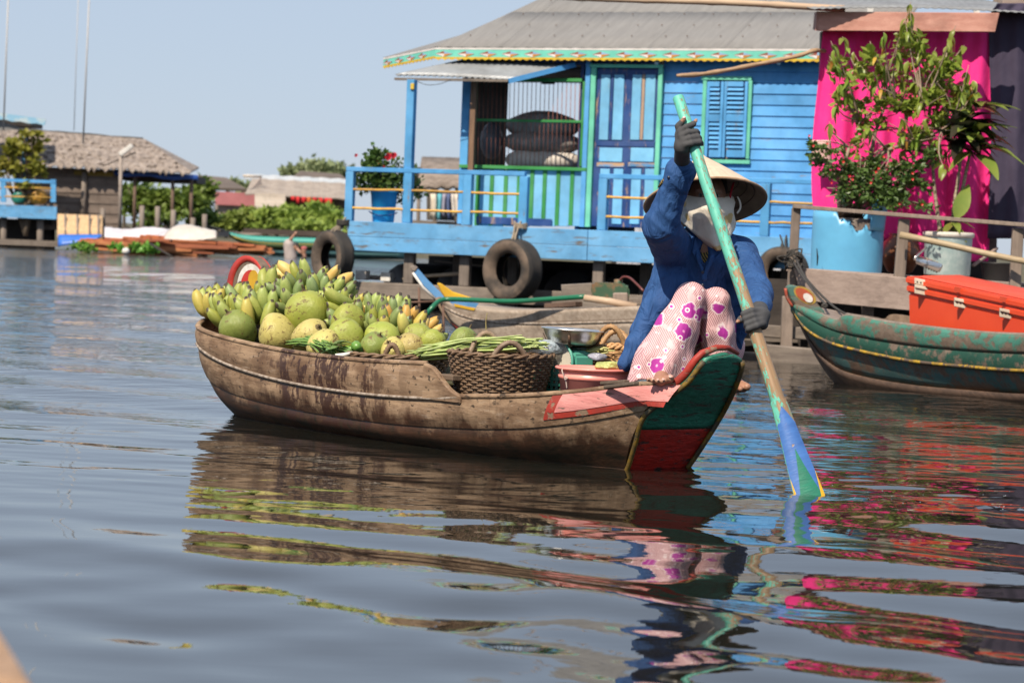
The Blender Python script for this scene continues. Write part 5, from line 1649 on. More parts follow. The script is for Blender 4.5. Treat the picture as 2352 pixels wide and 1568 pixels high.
HDB = wood('door_dark_blue', (0.40, 0.26, 0.17), (0.28, 0.18, 0.12), 2, 3, 0.6, (0.012, 0.055, 0.20), 0.60, 8, 0.4, 0.05)
MINT = wood('mint_trim', (0.3, 0.25, 0.2), (0.2, 0.16, 0.13), 2, 3, 0.6, (0.14, 0.52, 0.36), 0.72, 6, 0.3, 0.05)
LEAFG = wood('grass_green_trim', (0.3, 0.25, 0.2), (0.2, 0.16, 0.13), 2, 3, 0.6, (0.035, 0.24, 0.06), 0.72, 6, 0.3, 0.05)
YBAM = mat('yellow_bamboo', (0.60, 0.36, 0.06), (0.42, 0.22, 0.06), 0.5, 5, (3, 3, 3), rand=0.2)
GREYW = wood('grey_timber', (0.26, 0.215, 0.18), (0.14, 0.115, 0.10), 2, 3)
GREYX = wood('grey_timber_flat', (0.24, 0.20, 0.165), (0.13, 0.105, 0.09), 0, 3)
DARKW = wood('dark_wet_shade_timber', (0.05, 0.04, 0.034), (0.025, 0.02, 0.018), 0, 3)  # wet wood, also the dark tone that stands for shade under the deck
DZ = hl(1200, 522, 0).z                      # deck level
FB = hl(1200, 592, 0).z                      # underside of the fascia
XL, XR = hl(798, 540, 0).x, hl(1990, 580, 0).x
WY, WT = 1.2, 0.03                            # wall plane
zf = [DZ, DZ - (DZ - FB) * 0.52, FB]
for i in range(2):
    for xa, xb in ((XL, XL + 3.1), (XL + 3.106, XR)):
        m = MB(); m.box(((xa + xb) / 2, 0.02 + 0.002 * i, (zf[i] + zf[i + 1]) / 2), (xb - xa, 0.04, zf[i] - zf[i + 1] - 0.003))
        m.build('fascia_plank', HBF, house, False, True, 0.004)
for i in range(8):
    m = MB(); m.box(((XL + XR) / 2, 0.05 + 0.16 * i + 0.08, DZ - 0.02 + random.uniform(-.002, .002)), (XR - XL, 0.152, 0.03)); m.build('deck_plank', HBF, house, False, True, 0.003)
m = MB(); m.box(((XL + XR) / 2, 3.3, DZ - 0.03), (XR - XL, 3.9, 0.03)); m.build('floor', GREYX, house, False, True)
m = MB(); m.box((XL + 0.02, 0.68, (DZ + FB) / 2), (0.04, 1.28, DZ - FB)); m.build('fascia_plank', HBF, house, False, True, 0.004)
# underneath: posts, sill beam, pontoons
zb = hl(1000, 690, 0.1).z
zb1 = hl(1000, 655, 0.1).z
m = MB(); m.box(((XL + XR) / 2, 0.16, (zb + zb1) / 2), (XR - XL - 0.1, 0.10, zb1 - zb)); m.build('sill_beam', GREYX, house, False, True, 0.01)
for u in (936, 1064, 1372, 1560, 1700):
    x = hl(u, 620, 0.1).x
    m = MB(); m.box((x, 0.16, (FB + zb1) / 2), (0.13, 0.09, FB - zb1 - 0.004)); m.build('stilt', GREYW, house, False, True, 0.008)
    m = MB(); m.box((x + .3, 0.9, (FB) / 2), (0.12, 0.10, FB - 0.004)); m.build('stilt', GREYW, house, False, True, 0.008)
    m = MB(); m.box((x, 0.18, zb / 2 - .1), (0.11, 0.07, zb + .2 - .004)); m.build('stilt', DARKW, house, False, True, 0.008)
for i in range(9):
    m = MB(); x = XL + 0.3 + i * 0.72
    m.tube([(x, 1.05, 0.22), (x, 4.6, 0.22)], 0.33, 16); m.build('float_drum', mat('drum_rust', (0.05, 0.045, 0.045), (0.03, 0.02, 0.016), 0.6, 5), house, True, True)
m = MB(); m.box(((XL + XR) / 2, 2.0, FB * .55), (XR - XL - .3, 0.05, FB * .8)); m.build('under_deck_shade', DARKW, house, False, True)  # dark sheet standing in for the deep shade below the deck
# loose things stored under the deck
for u0, u1, v0, v1, y, mt, nm in ((826, 850, 621, 643, .35, WHITEP, 'store_box'), (884, 906, 626, 646, .4, WHITEP, 'store_box')):
    hbox(nm, u0, v0, u1, v1, y, .12, mt)
m = MB(); m.tube([hl(926, 640, .3), hl(990, 633, .3), hl(1062, 628, .3)], 0.022, 8); m.build('stored_pole', mat('pale_pole', (0.5, 0.38, 0.26), None, .7, 8), house, True, True)
m = MB(); m.tube([hl(850, 637, .45), hl(905, 640, .45)], 0.03, 8); m.build('stored_pole', GREYX, house, True, True)
m = MB(); m.beam(hl(1000, 600, .5), hl(1120, 612, .5), .05, .02); m.build('stored_board', GREYX, house, False, True)

# railings
RY = 0.05
zr = hl(1000, 394, RY).z
def rail_section(us, u_end, close=True):
    xs = [hl(u, 450, RY).x for u in us]
    x1 = hl(u_end, 450, RY).x
    m = MB(); m.box(((xs[0] - .05 + x1) / 2, RY, zr), (x1 - xs[0] + .05, 0.07, 0.055)); m.build('top_rail', HB, house, False, True, 0.005)
    for x in xs:
        m = MB(); m.box((x, RY, (DZ + zr - .03) / 2), (0.105, 0.075, zr - .03 - DZ)); m.build('rail_post', HBV, house, False, True, 0.006)
    for v in (440, 484):
        z = hl(1000, v, RY).z
        ends = xs + [x1]
        for a, b in zip(ends[:-1], ends[1:]):
            if b - a < .2: continue
            m = MB(); pts = [(a + .0 + (b - a) * t, RY - .02 + .004 * math.sin(9 * t), z + random.uniform(-.006, .006)) for t in np.linspace(-.02, 1.02, 7)]
            m.tube(pts, 0.0155, 7); m.build('bamboo_rod', YBAM, house, True, True)
rail_section([804, 938, 1075, 1204], 1206)
rail_section([1386, 1560, 1760], 1890)
m = MB(); m.box((hl(804, 450, RY).x, 0.65, zr - .002), (0.055, 1.15, 0.05)); m.build('top_rail', HB, house, False, True, 0.005)
hbox('veranda_column', 936, 184, 953, 512, 0.15, 0.09, HBV)
hbox('column_bracket', 944, 192, 952, 206, 0.055, 0.02, mat('yellow_tag', (0.6, 0.42, 0.05), None, .6))

# wall: left grille room
hbox('corner_post', 1062, 150, 1080, 515, WY + .05, .07, HBV)
hbox('prop_post', 1080, 184, 1092, 518, .95, .06, mat('brown_post', (0.22, 0.13, 0.075), (0.14, 0.08, 0.05), .75, 6, (4, 4, .6)))
panelu = [1062, 1097, 1129, 1161, 1191, 1221, 1250, 1281, 1313, 1345]
for a, b in zip(panelu[:-1], panelu[1:]):
    hbox('wall_board', a + 1, 389, b - 1, 520, WY, .02, HLB)
for u in panelu[1:-1]:
    hbox('batten', u - 4.5, 390, u + 4.5, 518, WY - .0205, .012, LEAFG, bevel=.002)
hbox('sill_rail', 1058, 382, 1350, 390, WY - .025, .05, LEAFG)
hbox('shade_strip', 1094, 500, 1268, 517, WY - .036, .01, HDB)  # dark blue strip painting the shade along the foot of the boards
hbox('frame_post', 1337, 188, 1343, 383, WY, .04, LEAFG)
hbox('frame_post', 1090, 188, 1095, 383, WY, .04, LEAFG)
hbox('mid_rail', 1094, 275, 1338, 281, WY, .03, LEAFG)
hbox('head_rail', 1094, 180, 1340, 188, WY, .05, LEAFG)
ROD = mat('rusty_rod', (0.30, 0.10, 0.06), (0.18, 0.07, 0.05), .7, 20)
for i in range(24):
    u = 1100 + i * 10.0
    m = MB(); m.tube([hl(u + 2, 186, WY - .015), hl(u - 3, 384, WY - .015)], 0.0045, 5); m.build('grille_bar', ROD, house, True, True)
# room behind the grille
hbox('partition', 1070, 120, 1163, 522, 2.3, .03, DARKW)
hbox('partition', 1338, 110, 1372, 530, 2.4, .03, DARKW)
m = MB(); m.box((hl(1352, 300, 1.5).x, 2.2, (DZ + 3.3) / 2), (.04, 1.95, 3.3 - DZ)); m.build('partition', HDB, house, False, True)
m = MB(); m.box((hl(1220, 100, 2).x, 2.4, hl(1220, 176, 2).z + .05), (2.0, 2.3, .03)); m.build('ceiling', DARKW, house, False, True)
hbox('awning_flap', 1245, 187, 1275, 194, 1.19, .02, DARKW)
# pillar and door
hbox('pillar', 1343, 140, 1354, 522, WY, .07, HBV)
hbox('pillar_trim', 1354.5, 150, 1366, 522, WY - .012, .06, MINT)
hbox('door_lintel', 1356, 148, 1524, 156, WY - .075, .02, MINT)
hbox('door_jamb', 1508, 157, 1518, 522, WY - .03, .05, MINT)
door = hbox('door', 1367, 157, 1508, 522, WY, .03, HDB)
def door_panel(u0, v0, u1, v1): hbox('door_panel', u0, v0, u1, v1, WY - .0305, .014, HLB, door, .004)
for off in (0, 72):
    door_panel(1379 + off, 172, 1400 + off, 322); door_panel(1409 + off, 172, 1432 + off, 322)
    door_panel(1377 + off, 340, 1430 + off, 372)
    door_panel(1377 + off, 388, 1399 + off, 515); door_panel(1408 + off, 388, 1430 + off, 515)
hbox('door_rail', 1371, 374, 1434, 384, WY - .0305, .012, wood('peeled_rail', (0.50, 0.33, 0.2), (0.36, 0.22, 0.13), 0, 3, .6, (0.06, 0.25, 0.5), .48, 6), door)
hbox('door_rail', 1443, 374, 1504, 384, WY - .0305, .012, MATS['peeled_rail'], door)
hbox('door_rail', 1371, 325, 1504, 337, WY - .0305, .010, HDB, door)
hbox('door_batten', 1401, 172, 1408, 322, WY - .0305, .012, MATS['door_dark_blue'], door)
hbox('door_batten', 1473, 172, 1480, 322, WY - .0305, .012, wood('peeled_batten', (0.50, 0.34, 0.24), (0.36, 0.24, 0.17), 2, 3, .6, (0.012, 0.055, 0.20), .46, 8), door)
# lap siding right of the door, plank by plank
zt_, zb_ = hl(1700, 122, WY).z, DZ
pitch = 0.128
xs0, xs1 = hl(1519, 300, WY).x, hl(1985, 300, WY).x
k = 0
z = zb_
while z < zt_:
    m = MB()
    m.hexa([Vector(p) for p in ((xs0, WY + .02, z), (xs1, WY + .02, z), (xs1, WY - .012, z), (xs0, WY - .012, z), (xs0, WY + .02, z + pitch - .002), (xs1, WY + .02, z + pitch - .002), (xs1, WY + .004, z + pitch - .002), (xs0, WY + .004, z + pitch - .002))])
    m.build('siding_plank', HB, house, False, True, 0.002)
    z += pitch; k += 1
hbox('wall_board', 1062, 120, 1520, 149, WY + .02, .02, HDB)
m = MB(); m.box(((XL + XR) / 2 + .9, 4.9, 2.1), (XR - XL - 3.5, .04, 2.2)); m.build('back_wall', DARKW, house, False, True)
m = MB(); m.box((XR - .1, 3.0, 2.1), (.04, 3.6, 2.2)); m.build('side_wall', HB, house, False, True)
# shuttered window
win = hbox('window', 1622, 186, 1722, 366, WY - .02, .01, HDB)
for a in ((1613, 176, 1728, 185), (1609, 367, 1724, 376)): hbox('window_frame', *a, WY - .018, .035, MINT, win)
hbox('window_frame', 1613, 186, 1622, 366, WY - .018, .035, MINT, win)
hbox('window_frame', 1717, 186, 1726, 366, WY - .018, .035, MINT, win)
for (a, b, yy, open_) in ((1622, 1661, .05, 0), (1662, 1716, .055, 0)):
    sh = hbox('shutter', a, 188, a + 7, 362, WY - yy, .025, HBV, win)
    hbox('stile', b - 7, 188, b, 362, WY - yy, .025, HBV, sh)
    for v0, v1 in ((188, 200), (263, 280), (345, 362)): hbox('shutter_rail', a + 7, v0, b - 7, v1, WY - yy, .024, HBV, sh)
    for i in range(6):
        for v0 in (201, 281):
            v = v0 + 2 + i * 10.4
            p0, p1 = hl(a + 7, v, WY - yy), hl(b - 7, v, WY - yy)
            m = MB(); m.box(((p0.x + p1.x) / 2, WY - yy - .012, p0.z - .012), (p1.x - p0.x, .008, .040), Matrix.Rotation(R(-38), 3, 'X')); m.build('louvre', HBV, sh, False, True)

# roof, fascia trim, awning
EY = 0.98
ez = hl(1400, 113, EY).z
slope = R(24)
rn = HMX.to_3x3() @ Vector((0, -math.sin(slope), math.cos(slope)))
rp = HMX @ Vector((0, EY, ez))
def rl(u, v): return HMI @ on_plane(u, v, rp, rn)
x_l, x_r = hl(1000, 113, EY).x, hl(2010, 113, EY).x
hip = rl(1240, 0)
hk = (hip.x - x_l) / (hip.y - EY)
ROOFM = mat('cement_sheet', (0.205, 0.20, 0.195), (0.175, 0.171, 0.169), .85, 3, (6, .6, 1), bump=.2, dirt=.12, rand=.03)
sw = 0.98
roof = empty('roof', HMX @ Vector((x_l, EY, ez)), 0, parent=house)
def rz_(y): return ez + (y - EY) * math.tan(slope)
for row, (ya, yb) in enumerate(((EY + .005, EY + 1.25), (EY + 1.18, EY + 2.5), (EY + 2.43, EY + 3.6))):
    x = x_l - 0.1
    while x < x_r:
        cols = []
        nx = 22
        okk = False
        rows_ = []
        for j in range(4):
            y = ya + (yb - ya) * j / 3
            r2 = []
            for i in range(nx + 1):
                xx = x + sw * i / nx
                lim = x_l + hk * (y - EY) - .02
                xx = max(xx, lim)
                r2.append(Vector((xx, y, rz_(y) + .005 * math.cos((xx - x_l) / .176 * 2 * math.pi) + .006 * (2 - row) - .004 * (y - ya))))
            rows_.append(r2)
        if x + sw > x_l + hk * (ya - EY):
            m = MB(); m.sheet(rows_); o = m.build('roof_sheet', ROOFM, roof, True, False, 0, .007)
            o.matrix_parent_inverse = world_of(roof).inverted() @ HMX
        x += sw - .03
m = MB()
for y in (EY + .35, EY + .72, EY + 1.10, EY + 1.6, EY + 2.1):
    x = x_l + hk * (y - EY) + .2 + random.uniform(0, .2)
    while x < x_r:
        m.lathe([(.011, 0), (.010, .008), (.001, .010)], 6, (x + random.uniform(-.05, .05), y + random.uniform(-.01, .01), rz_(y) + .03)); x += .352
o = m.build('roof_bolts', mat('bolt_rust', (0.12, 0.06, 0.03), None, .8), roof, False); o.matrix_parent_inverse = world_of(roof).inverted() @ HMX
o['kind'] = 'stuff'
m = MB(); m.add([Vector((x_l, EY, ez - .01)), Vector((x_l + hk * 3.6, EY + 3.6, rz_(EY + 3.6) - .01)), Vector((x_l + .2, EY + 6.5, ez - .01))], [(0, 1, 2)]); m.build('roof_end', ROOFM, house, False, True, 0, .01)
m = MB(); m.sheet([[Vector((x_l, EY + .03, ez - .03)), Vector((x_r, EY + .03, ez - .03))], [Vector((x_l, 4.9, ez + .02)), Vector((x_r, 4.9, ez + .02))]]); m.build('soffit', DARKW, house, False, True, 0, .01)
# painted trim board with scalloped yellow hem
TEAL = mat('trim_turquoise', (0.16, 0.56, 0.44), (0.12, 0.46, 0.37), .55, 6, wear=(0.3, 0.3, 0.28), wamt=.72)
TWH = mat('trim_white', (0.70, 0.66, 0.64), None, .6, 6)
TRED = mat('trim_brown_red', (0.28, 0.07, 0.04), None, .6, 6)
TYEL = mat('trim_yellow', (0.62, 0.42, 0.02), (0.5, 0.3, 0.02), .6, 8)
TLB = mat('trim_pale_blue', (0.25, 0.40, 0.58), None, .6, 6)
def trim_run(a, b, ht, k):
    """a, b: top ends (house coordinates) of a board of height ht"""
    d = (b - a); L_ = d.length; d.normalize()
    nrm = Vector((d.y, -d.x, 0)).normalized()
    m = MB(); m.prism([a, b, b - Vector((0, 0, ht)), a - Vector((0, 0, ht))], -nrm, .02); t = m.build('trim_board', TEAL, house, False, True)
    m = MB(); m.prism([a + nrm * .003 + Vector((0, 0, .004)), b + nrm * .003 + Vector((0, 0, .004)), b + nrm * .003 - Vector((0, 0, .018)), a + nrm * .003 - Vector((0, 0, .018))], -nrm, .006); m.build('white_strip', TWH, t, False, True)
    pts = []
    ns = int(L_ / .045)
    for i in range(ns + 1): pts.append(a + d * (L_ * i / ns) - Vector((0, 0, ht + (.022 if i % 2 else .004))) + nrm * .003)
    m = MB(); m.prism([a - Vector((0, 0, ht - .016)) + nrm * .003] + pts + [b - Vector((0, 0, ht - .016)) + nrm * .003], -nrm, .006); m.build('scallop_hem', TYEL, t, False, True)
    c = a + d * .12
    while (c - a).length < L_ - .1:
        z = -ht * .56
        def q(x, zz, off): return c + d * x + Vector((0, 0, z + zz)) + nrm * off
        for poly, mt in (([(-.115, 0), (0, .034), (0, 0)], TRED), ([(0, .034), (.115, 0), (0, 0)], TLB), ([(-.115, 0), (0, 0), (0, -.036)], TWH), ([(0, 0), (.115, 0), (0, -.036)], mat('trim_orange', (0.55, 0.22, 0.03), None, .6))):
            m = MB(); m.prism([q(x, zz, .002) for x, zz in poly], nrm, .003); m.build('diamond', mt, t, False, True)
        c = c + d * .295
p_c = Vector((x_l, EY, ez)); p_r = Vector((x_r, EY, ez + .01))
trim_run(p_c, p_r, .125, 0)
p_l = hl(881, 134, EY + .75)
trim_run(p_l, p_c, .115, 1)
m = MB(); m.add([p_l + Vector((0, 0, .0)), p_c, Vector((x_l + 1.2, EY + 2.4, ez + .9)), p_l + Vector((1.0, 1.6, .55))], [(0, 1, 2, 3)]); m.build('roof_end', ROOFM, house, False, True, 0, .01)
# corrugated awning
AWF, AWB = .62, 1.16
a0, a1, b1 = hl(907, 176, AWF), hl(1168, 180, AWF), hl(1322, 146, AWB)
b0 = b1 + (a0 - a1)
ZINC = mat('zinc_sheet', (0.30, 0.32, 0.34), (0.23, 0.245, 0.26), .5, 5, bump=.1, metal=.25, dirt=.4)
rows_ = []
for j in range(6):
    t = j / 5
    rows_.append([a0.lerp(a1, s_).lerp(b0.lerp(b1, s_), t) + Vector((0, 0, .012 * math.cos(s_ * 2 * math.pi * 19) + .02 * math.sin(3 * s_ + 1))) for s_ in np.linspace(0, 1, 115)])
m = MB(); m.sheet(rows_); aw = m.build('awning', ZINC, house, True, True, 0, .004)
m = MB(); m.beam(a0 + Vector((0, .0, -.03)), a1 + Vector((0, 0, -.03)), .03, .03); m.build('awning_batten', GREYX, aw, False, True)
m = MB(); m.beam(a1 + Vector((0, 0, -.035)), b1 + Vector((0, 0, -.015)), .025, .06); m.build('awning_side', HB, aw, False, True)
m = MB(); m.tube(curve_pts([hl(950, 184, .6), hl(980, 195, .6), hl(1010, 193, .6), hl(1035, 184, .6)], 12), .004, 5); m.build('loose_wire', DARKW, aw, True, True)
for u in (1508, 1789):
    m = MB(); m.lathe([(.03 * math.sin(a), -.035 * math.cos(a)) for a in np.linspace(.1, 3.0, 7)], 10, hl(u, 143, EY + .1)); m.build('lamp_bulb', WHITEP, house, True, True)

# sacks in the room, bundle hanging by the grille
def sack(name, u0, v0, u1, v1, y, dy, material, label, seed):
    c = HMX @ ((hl(u0, v0, y) + hl(u1, v1, y)) / 2)
    w = (hl(u1, v1, y).x - hl(u0, v1, y).x) / 2
    hgt = (hl(u0, v0, y).z - hl(u0, v1, y).z) / 2
    f = SDF(c - Vector((w + .1, dy + .2, hgt + .1)), c + Vector((w + .1, dy + .2, hgt + .1)), max(w, hgt) / 22)
    rot = np.array(HMX.to_3x3())
    f.ell(c, (w, dy, hgt), rot, .02)
    f.displace(lambda X, Y, Z: w * .05 * vnoise(X, Y, Z, 6 / w, seed) + w * .03 * vnoise(X, Y, Z, 14 / w, seed + 1))
    return tag(link(name, f.mesh(name, material, 1)), label, 'sack')
SK1 = mat('dark_sacking', (0.34, 0.31, 0.29), (0.22, 0.20, 0.185), .85, 6, bump=.5)
SK2 = mat('pale_sacking', (0.62, 0.56, 0.50), (0.5, 0.45, 0.4), .85, 6, bump=.5)
sack('sack', 1163, 340, 1332, 400, 1.75, .3, SK2, 'pale sack at the bottom of the stack behind the grille', 1)
sack('sack', 1158, 300, 1334, 358, 1.75, .3, SK1, 'grey middle sack of the stack behind the grille', 2)
sack('sack', 1165, 256, 1332, 326, 1.78, .28, SK1, 'topmost and fattest grey sack of the stack behind the grille', 4)
sack('hanging_bag', 1106, 280, 1152, 366, 1.6, .15, mat('murky_bag', (0.12, 0.13, 0.15), (0.07, 0.075, 0.09), .5, 5), 'dim plastic bag hanging in the dark corner of the grille room', 6)
# metal wall of the neighbour, seen through the open room
nb = empty('metal_shed', HMX @ Vector((2.0, 9.5, 0)), math.atan2(hd.y, hd.x), 'corrugated metal shed wall seen through the grille', 'shed')
for i in range(6):
    rows_ = [[Vector((-2.2 + i * .9 + .9 * s_, .0 + .02 * math.cos(s_ * 2 * math.pi * 9), z)) for s_ in np.linspace(0, 1, 73)] for z in (0.3, 3.5)]
    m = MB(); m.sheet(rows_); m.build('metal_sheet', mat('bright_zinc', (0.52, 0.53, 0.57), (0.44, 0.45, 0.5), .5, 3, metal=.1, bump=.1), nb, True, True)
m = MB(); m.box((.5, .9, 1.0), (5.6, 1.7, 2.0)); m.build('shed_frame', DARKW, nb, False, True)

# tyres hung on the deck edge
RUB = mat('tyre_rubber', (0.026, 0.024, 0.023), (0.055, 0.046, 0.040), .85, 5, lo=.4, hi=.7, bump=.4, bscale=40, dirt=.2)
RUBS = mat('tyre_wall', (0.16, 0.115, 0.085), (0.04, 0.034, 0.03), .9, 4, bump=.4, bscale=40)
ROPE = mat('old_rope', (0.34, 0.28, 0.21), (0.2, 0.16, 0.12), .9, 60)
ROPED = mat('dark_rope', (0.05, 0.045, 0.04), None, .9, 60)
def tyre(u, v, R_out, y, yaw, label, wdt=.20):
    c = HMX @ hl(u, v, y)
    root = empty('tyre', c - Vector((0, 0, R_out)), 0, label, 'tyre', 'tyres hung along the deck edge')
    rot = Matrix.Rotation(math.atan2(hd.y, hd.x) + yaw, 3, 'Z') @ Matrix.Rotation(R(90), 3, 'X')
    r0 = R_out
    m = MB()
    tread = [(r0 * .94, -wdt / 2), (r0 * .985, -wdt * .42), (r0, -wdt * .2)] + [(r0 * (.985 if k % 2 else 1.0), -wdt * .2 + wdt * .4 * k / 6) for k in range(1, 6)] + [(r0, wdt * .2), (r0 * .985, wdt * .42), (r0 * .94, wdt / 2)]
    m.lathe(tread, 40, c, rot); m.build('tread', RUB, root, True)
    for sg in (-1, 1):
        m = MB(); m.lathe([(r0 * .94, sg * wdt / 2), (r0 * .86, sg * wdt * .56), (r0 * .78, sg * wdt * .58), (r0 * .66, sg * wdt * .5), (r0 * .55, sg * wdt * .38), (r0 * .52, sg * wdt * .28)], 40, c, rot)
        m.build('side_wall', RUBS if sg < 0 or True else RUB, root, True)
    m = MB(); m.lathe([(r0 * .94, -wdt * .44), (r0 * .8, -wdt * .5), (r0 * .57, -wdt * .26)], 40, c, rot); m.lathe([(r0 * .94, wdt * .44), (r0 * .8, wdt * .5), (r0 * .57, wdt * .26)], 40, c, rot); m.build('inner_wall', RUB, root, True)
    return c, root
def hang(c, top, r_out, root, mt):
    m = MB()
    for off in (-.02, .015):
        m.tube(curve_pts([top + Vector((off * 2, 0, .02)), top.lerp(c + Vector((0, 0, r_out)), .5) + Vector((off, -.04, 0)), c + Vector((off, -.10, r_out * .95)), c + Vector((off, -.07, r_out * .62)), c + Vector((off * .5, .0, r_out * .52)), c + Vector((off, .09, r_out * .8)), top + Vector((0, .06, 0))], 22), .011, 6)
    m.build('rope', mt, root, True)
c, r_ = tyre(764, 590, .325, -.02, R(-26), 'leftmost tyre hanging at the left corner of the deck')
hang(c, HMX @ Vector((XL, .03, DZ + .02)), .325, r_, ROPE)
c, r_ = tyre(1177, 620, .365, -.16, R(-15), 'middle tyre hanging on the blue deck front', .25)
hang(c, HMX @ hl(1190, 512, .0), .365, r_, ROPE)
c, r_ = tyre(1797, 628, .30, -.13, R(-12), 'dusty tyre hanging behind the paddler by the right raft')
hang(c, HMX @ hl(1800, 545, .0), .30, r_, ROPED)
for u, v, lab in ((788, 512, 'rope knot tied round the left corner post of the veranda'), (1196, 520, 'rope knot tied to the deck rail above the middle tyre')):
    p = HMX @ hl(u, v, -.01)
    m = MB()
    for k in range(4):
        m.tube([p + Vector((.075 * math.cos(a), .055 * math.sin(a), -.02 + .016 * k + .006 * math.sin(3 * a + k))) for a in np.linspace(0, 6.28, 15)[:-1]], .010, 6, False, closed=True)
    o = tag(m.build('rope_knot', ROPED if u < 900 else ROPE, None, True), lab, 'rope'); 

# flower pot on the veranda
def leaf_cloud(c, r3, n, size, r_, mats_pts=None):
    """scattered small leaf quads inside an ellipsoid; returns an MB"""
    m = MB()
    cl = [np.array(c) + np.array(r3) * (lambda q: q / np.linalg.norm(q) * r_.uniform(.3, 1.0) ** .6)(r_.normal(size=3)) for _ in range(max(4, n // 22))]
    for i in range(n):
        k = cl[r_.integers(len(cl))]
        p = Vector(k + r_.normal(size=3) * np.array(r3) * .20)
        d = Vector(r_.normal(size=3)); d.z = d.z * .6 + .1; d.normalize()
        s_ = size * r_.uniform(.6, 1.35)
        w = d.cross(Vector(r_.normal(size=3))).normalized()
        nn = d.cross(w)
        m.add([p, p + d * s_ * .5 + w * s_ * .3 + nn * s_ * .08, p + d * s_, p + d * s_ * .5 - w * s_ * .3 + nn * s_ * .08], [(0, 1, 2, 3)])
    return m
LG1 = leaf_mat('pot_foliage', (0.05, 0.12, 0.025), (0.09, 0.17, 0.035), .45, .25, .02, 3)
pc_ = HMX @ hl(881, 480, .45)
pot = empty('potted_plant', (pc_.x, pc_.y, DZ), 0, 'bushy plant with red flowers in a bright blue bucket on the veranda', 'plant')
zp = hl(881, 438, .45).z
m = MB(); m.lathe([(.125, 0), (.13, .01), (.165, zp - DZ), (.175, zp - DZ), (.175, zp - DZ - .02), (.15, zp - DZ - .03), (.002, zp - DZ - .03)], 28, (pc_.x, pc_.y, DZ)); m.build('bucket', mat('cyan_plastic', (0.02, 0.34, 0.66), (0.02, 0.28, 0.58), .35, 4, bump=.05), pot, True)
m = MB(); m.tube([pc_ + Vector((.175 * math.cos(a), .175 * math.sin(a) - .01, -.02 - .06 * math.sin(a) * -1)) for a in np.linspace(3.4, 6.0, 12)], .008, 6); m.build('bucket_handle', HDB, pot, True)
r_g = np.random.default_rng(21)
pcc = HMX @ hl(868, 400, .45)
leaf_cloud(HMX @ hl(872, 405, .45), (.28, .2, .20), 900, .075, r_g).build('foliage', LG1, pot, False)['kind'] = 'stuff'
leaf_cloud(HMX @ hl(866, 362, .45), (.14, .12, .13), 260, .075, r_g).build('foliage', LG1, pot, False)['kind'] = 'stuff'
leaf_cloud(HMX @ hl(930, 430, .6), (.25, .2, .22), 420, .07, r_g).build('foliage', leaf_mat('dim_foliage', (0.03, 0.07, 0.02), (0.05, 0.09, 0.025), .5), pot, False)['kind'] = 'stuff'
m = MB()
for u, v in ((868, 430), (855, 400), (880, 405), (868, 362), (828, 372)): m.tube([pc_ + Vector((0, 0, .1)), HMX @ hl((u + 876) / 2, (v + 440) / 2, .45), HMX @ hl(u, v, .45)], [.012, .009, .004], 6)
m.build('stems', mat('brown_stem', (0.12, 0.085, 0.055), None, .8), pot, True)
for u, v, s_ in ((893, 360, .055), (905, 357, .045), (866, 375, .05), (818, 357, .025), (880, 385, .03)):
    p = HMX @ hl(u, v, .38)
    m = MB()
    for k in range(7):
        d = Vector((math.cos(k * .9), math.sin(k * 1.7) * .6 - .3, math.sin(k * .9) + .2)).normalized()
        w = d.cross(Vector((.2, 1, .3))).normalized()
        m.add([p, p + d * s_ * .6 + w * s_ * .4, p + d * s_, p + d * s_ * .6 - w * s_ * .4], [(0, 1, 2, 3)])
    m.build('flower', mat('red_petal', (0.55, 0.012, 0.03), None, .5, 10), pot, False)
p = HMX @ hl(1391, 520, .25)
zc = DZ
m = MB(); m.lathe([(.028, 0), (.03, .005), (.03, .14), (.012, .17), (.012, .20)], 14, (p.x, p.y, DZ)); b_ = tag(m.build('bottle', mat('white_bottle', (0.72, 0.76, 0.78), None, .3, 5), None, True), 'small white bottle with blue cap beside the veranda door rail', 'bottle')
m = MB(); m.lathe([(.014, .195), (.014, .225), (.002, .226)], 12, (p.x, p.y, DZ)); m.build('cap', mat('cyan_cap', (0.05, 0.35, 0.6), None, .4), b_, True)
# ================================================================== plant raft and hut on the right
RAFTW = wood('raft_timber', (0.36, 0.28, 0.24), (0.22, 0.165, 0.14), 0, 3, .8, None, .5, 6, .5, .12)
RAFTP = wood('raft_post', (0.30, 0.235, 0.19), (0.18, 0.14, 0.115), 2, 3, .8)
raft = empty('timber_raft', at(2080, 840, 19.3), 0, 'weathered timber raft with a rough pole railing carrying the potted plants', 'raft')
def wb(name, pts_a, pts_b, w, h, material, parent, bevel=.004, up=(0, 0, 1)):
    m = MB(); m.beam(at(*pts_a), at(*pts_b), w, h, up); return m.build(name, material, parent, False, False, bevel)
def rd(u): return 19.6 + (18.9 - 19.6) * (u - 1826) / 526         # depth along the raft front
wb('top_rail', (1822, 474, rd(1822)), (2480, 527, rd(2480)), .05, .032, RAFTP, raft)
for u0, v0, u1, v1, w in ((1829, 478, 1816, 690, .07), (2077, 503, 2064, 660, .085), (2338, 524, 2329, 700, .085)):
    wb('rail_post', (u0, v0, rd(u0) + .04), (u1, v1, rd(u0) + .04), w, .06, RAFTP, raft, .006, (0, 1, 0))
m = MB()
pts = [at(2068 + 420 * t, 540 + 88 * t, rd(2068 + 420 * t) - .12) + Vector((0, 0, .004 * math.sin(9 * t))) for t in np.linspace(0, 1, 9)]
m.tube(pts, [.030, .026, .027, .025, .026, .025, .026, .025, .025], 10); m.build('bamboo_pole', mat('grey_bamboo', (0.40, 0.31, 0.19), (0.30, 0.22, 0.13), .6, 4, (1, 6, 6)), raft, True)
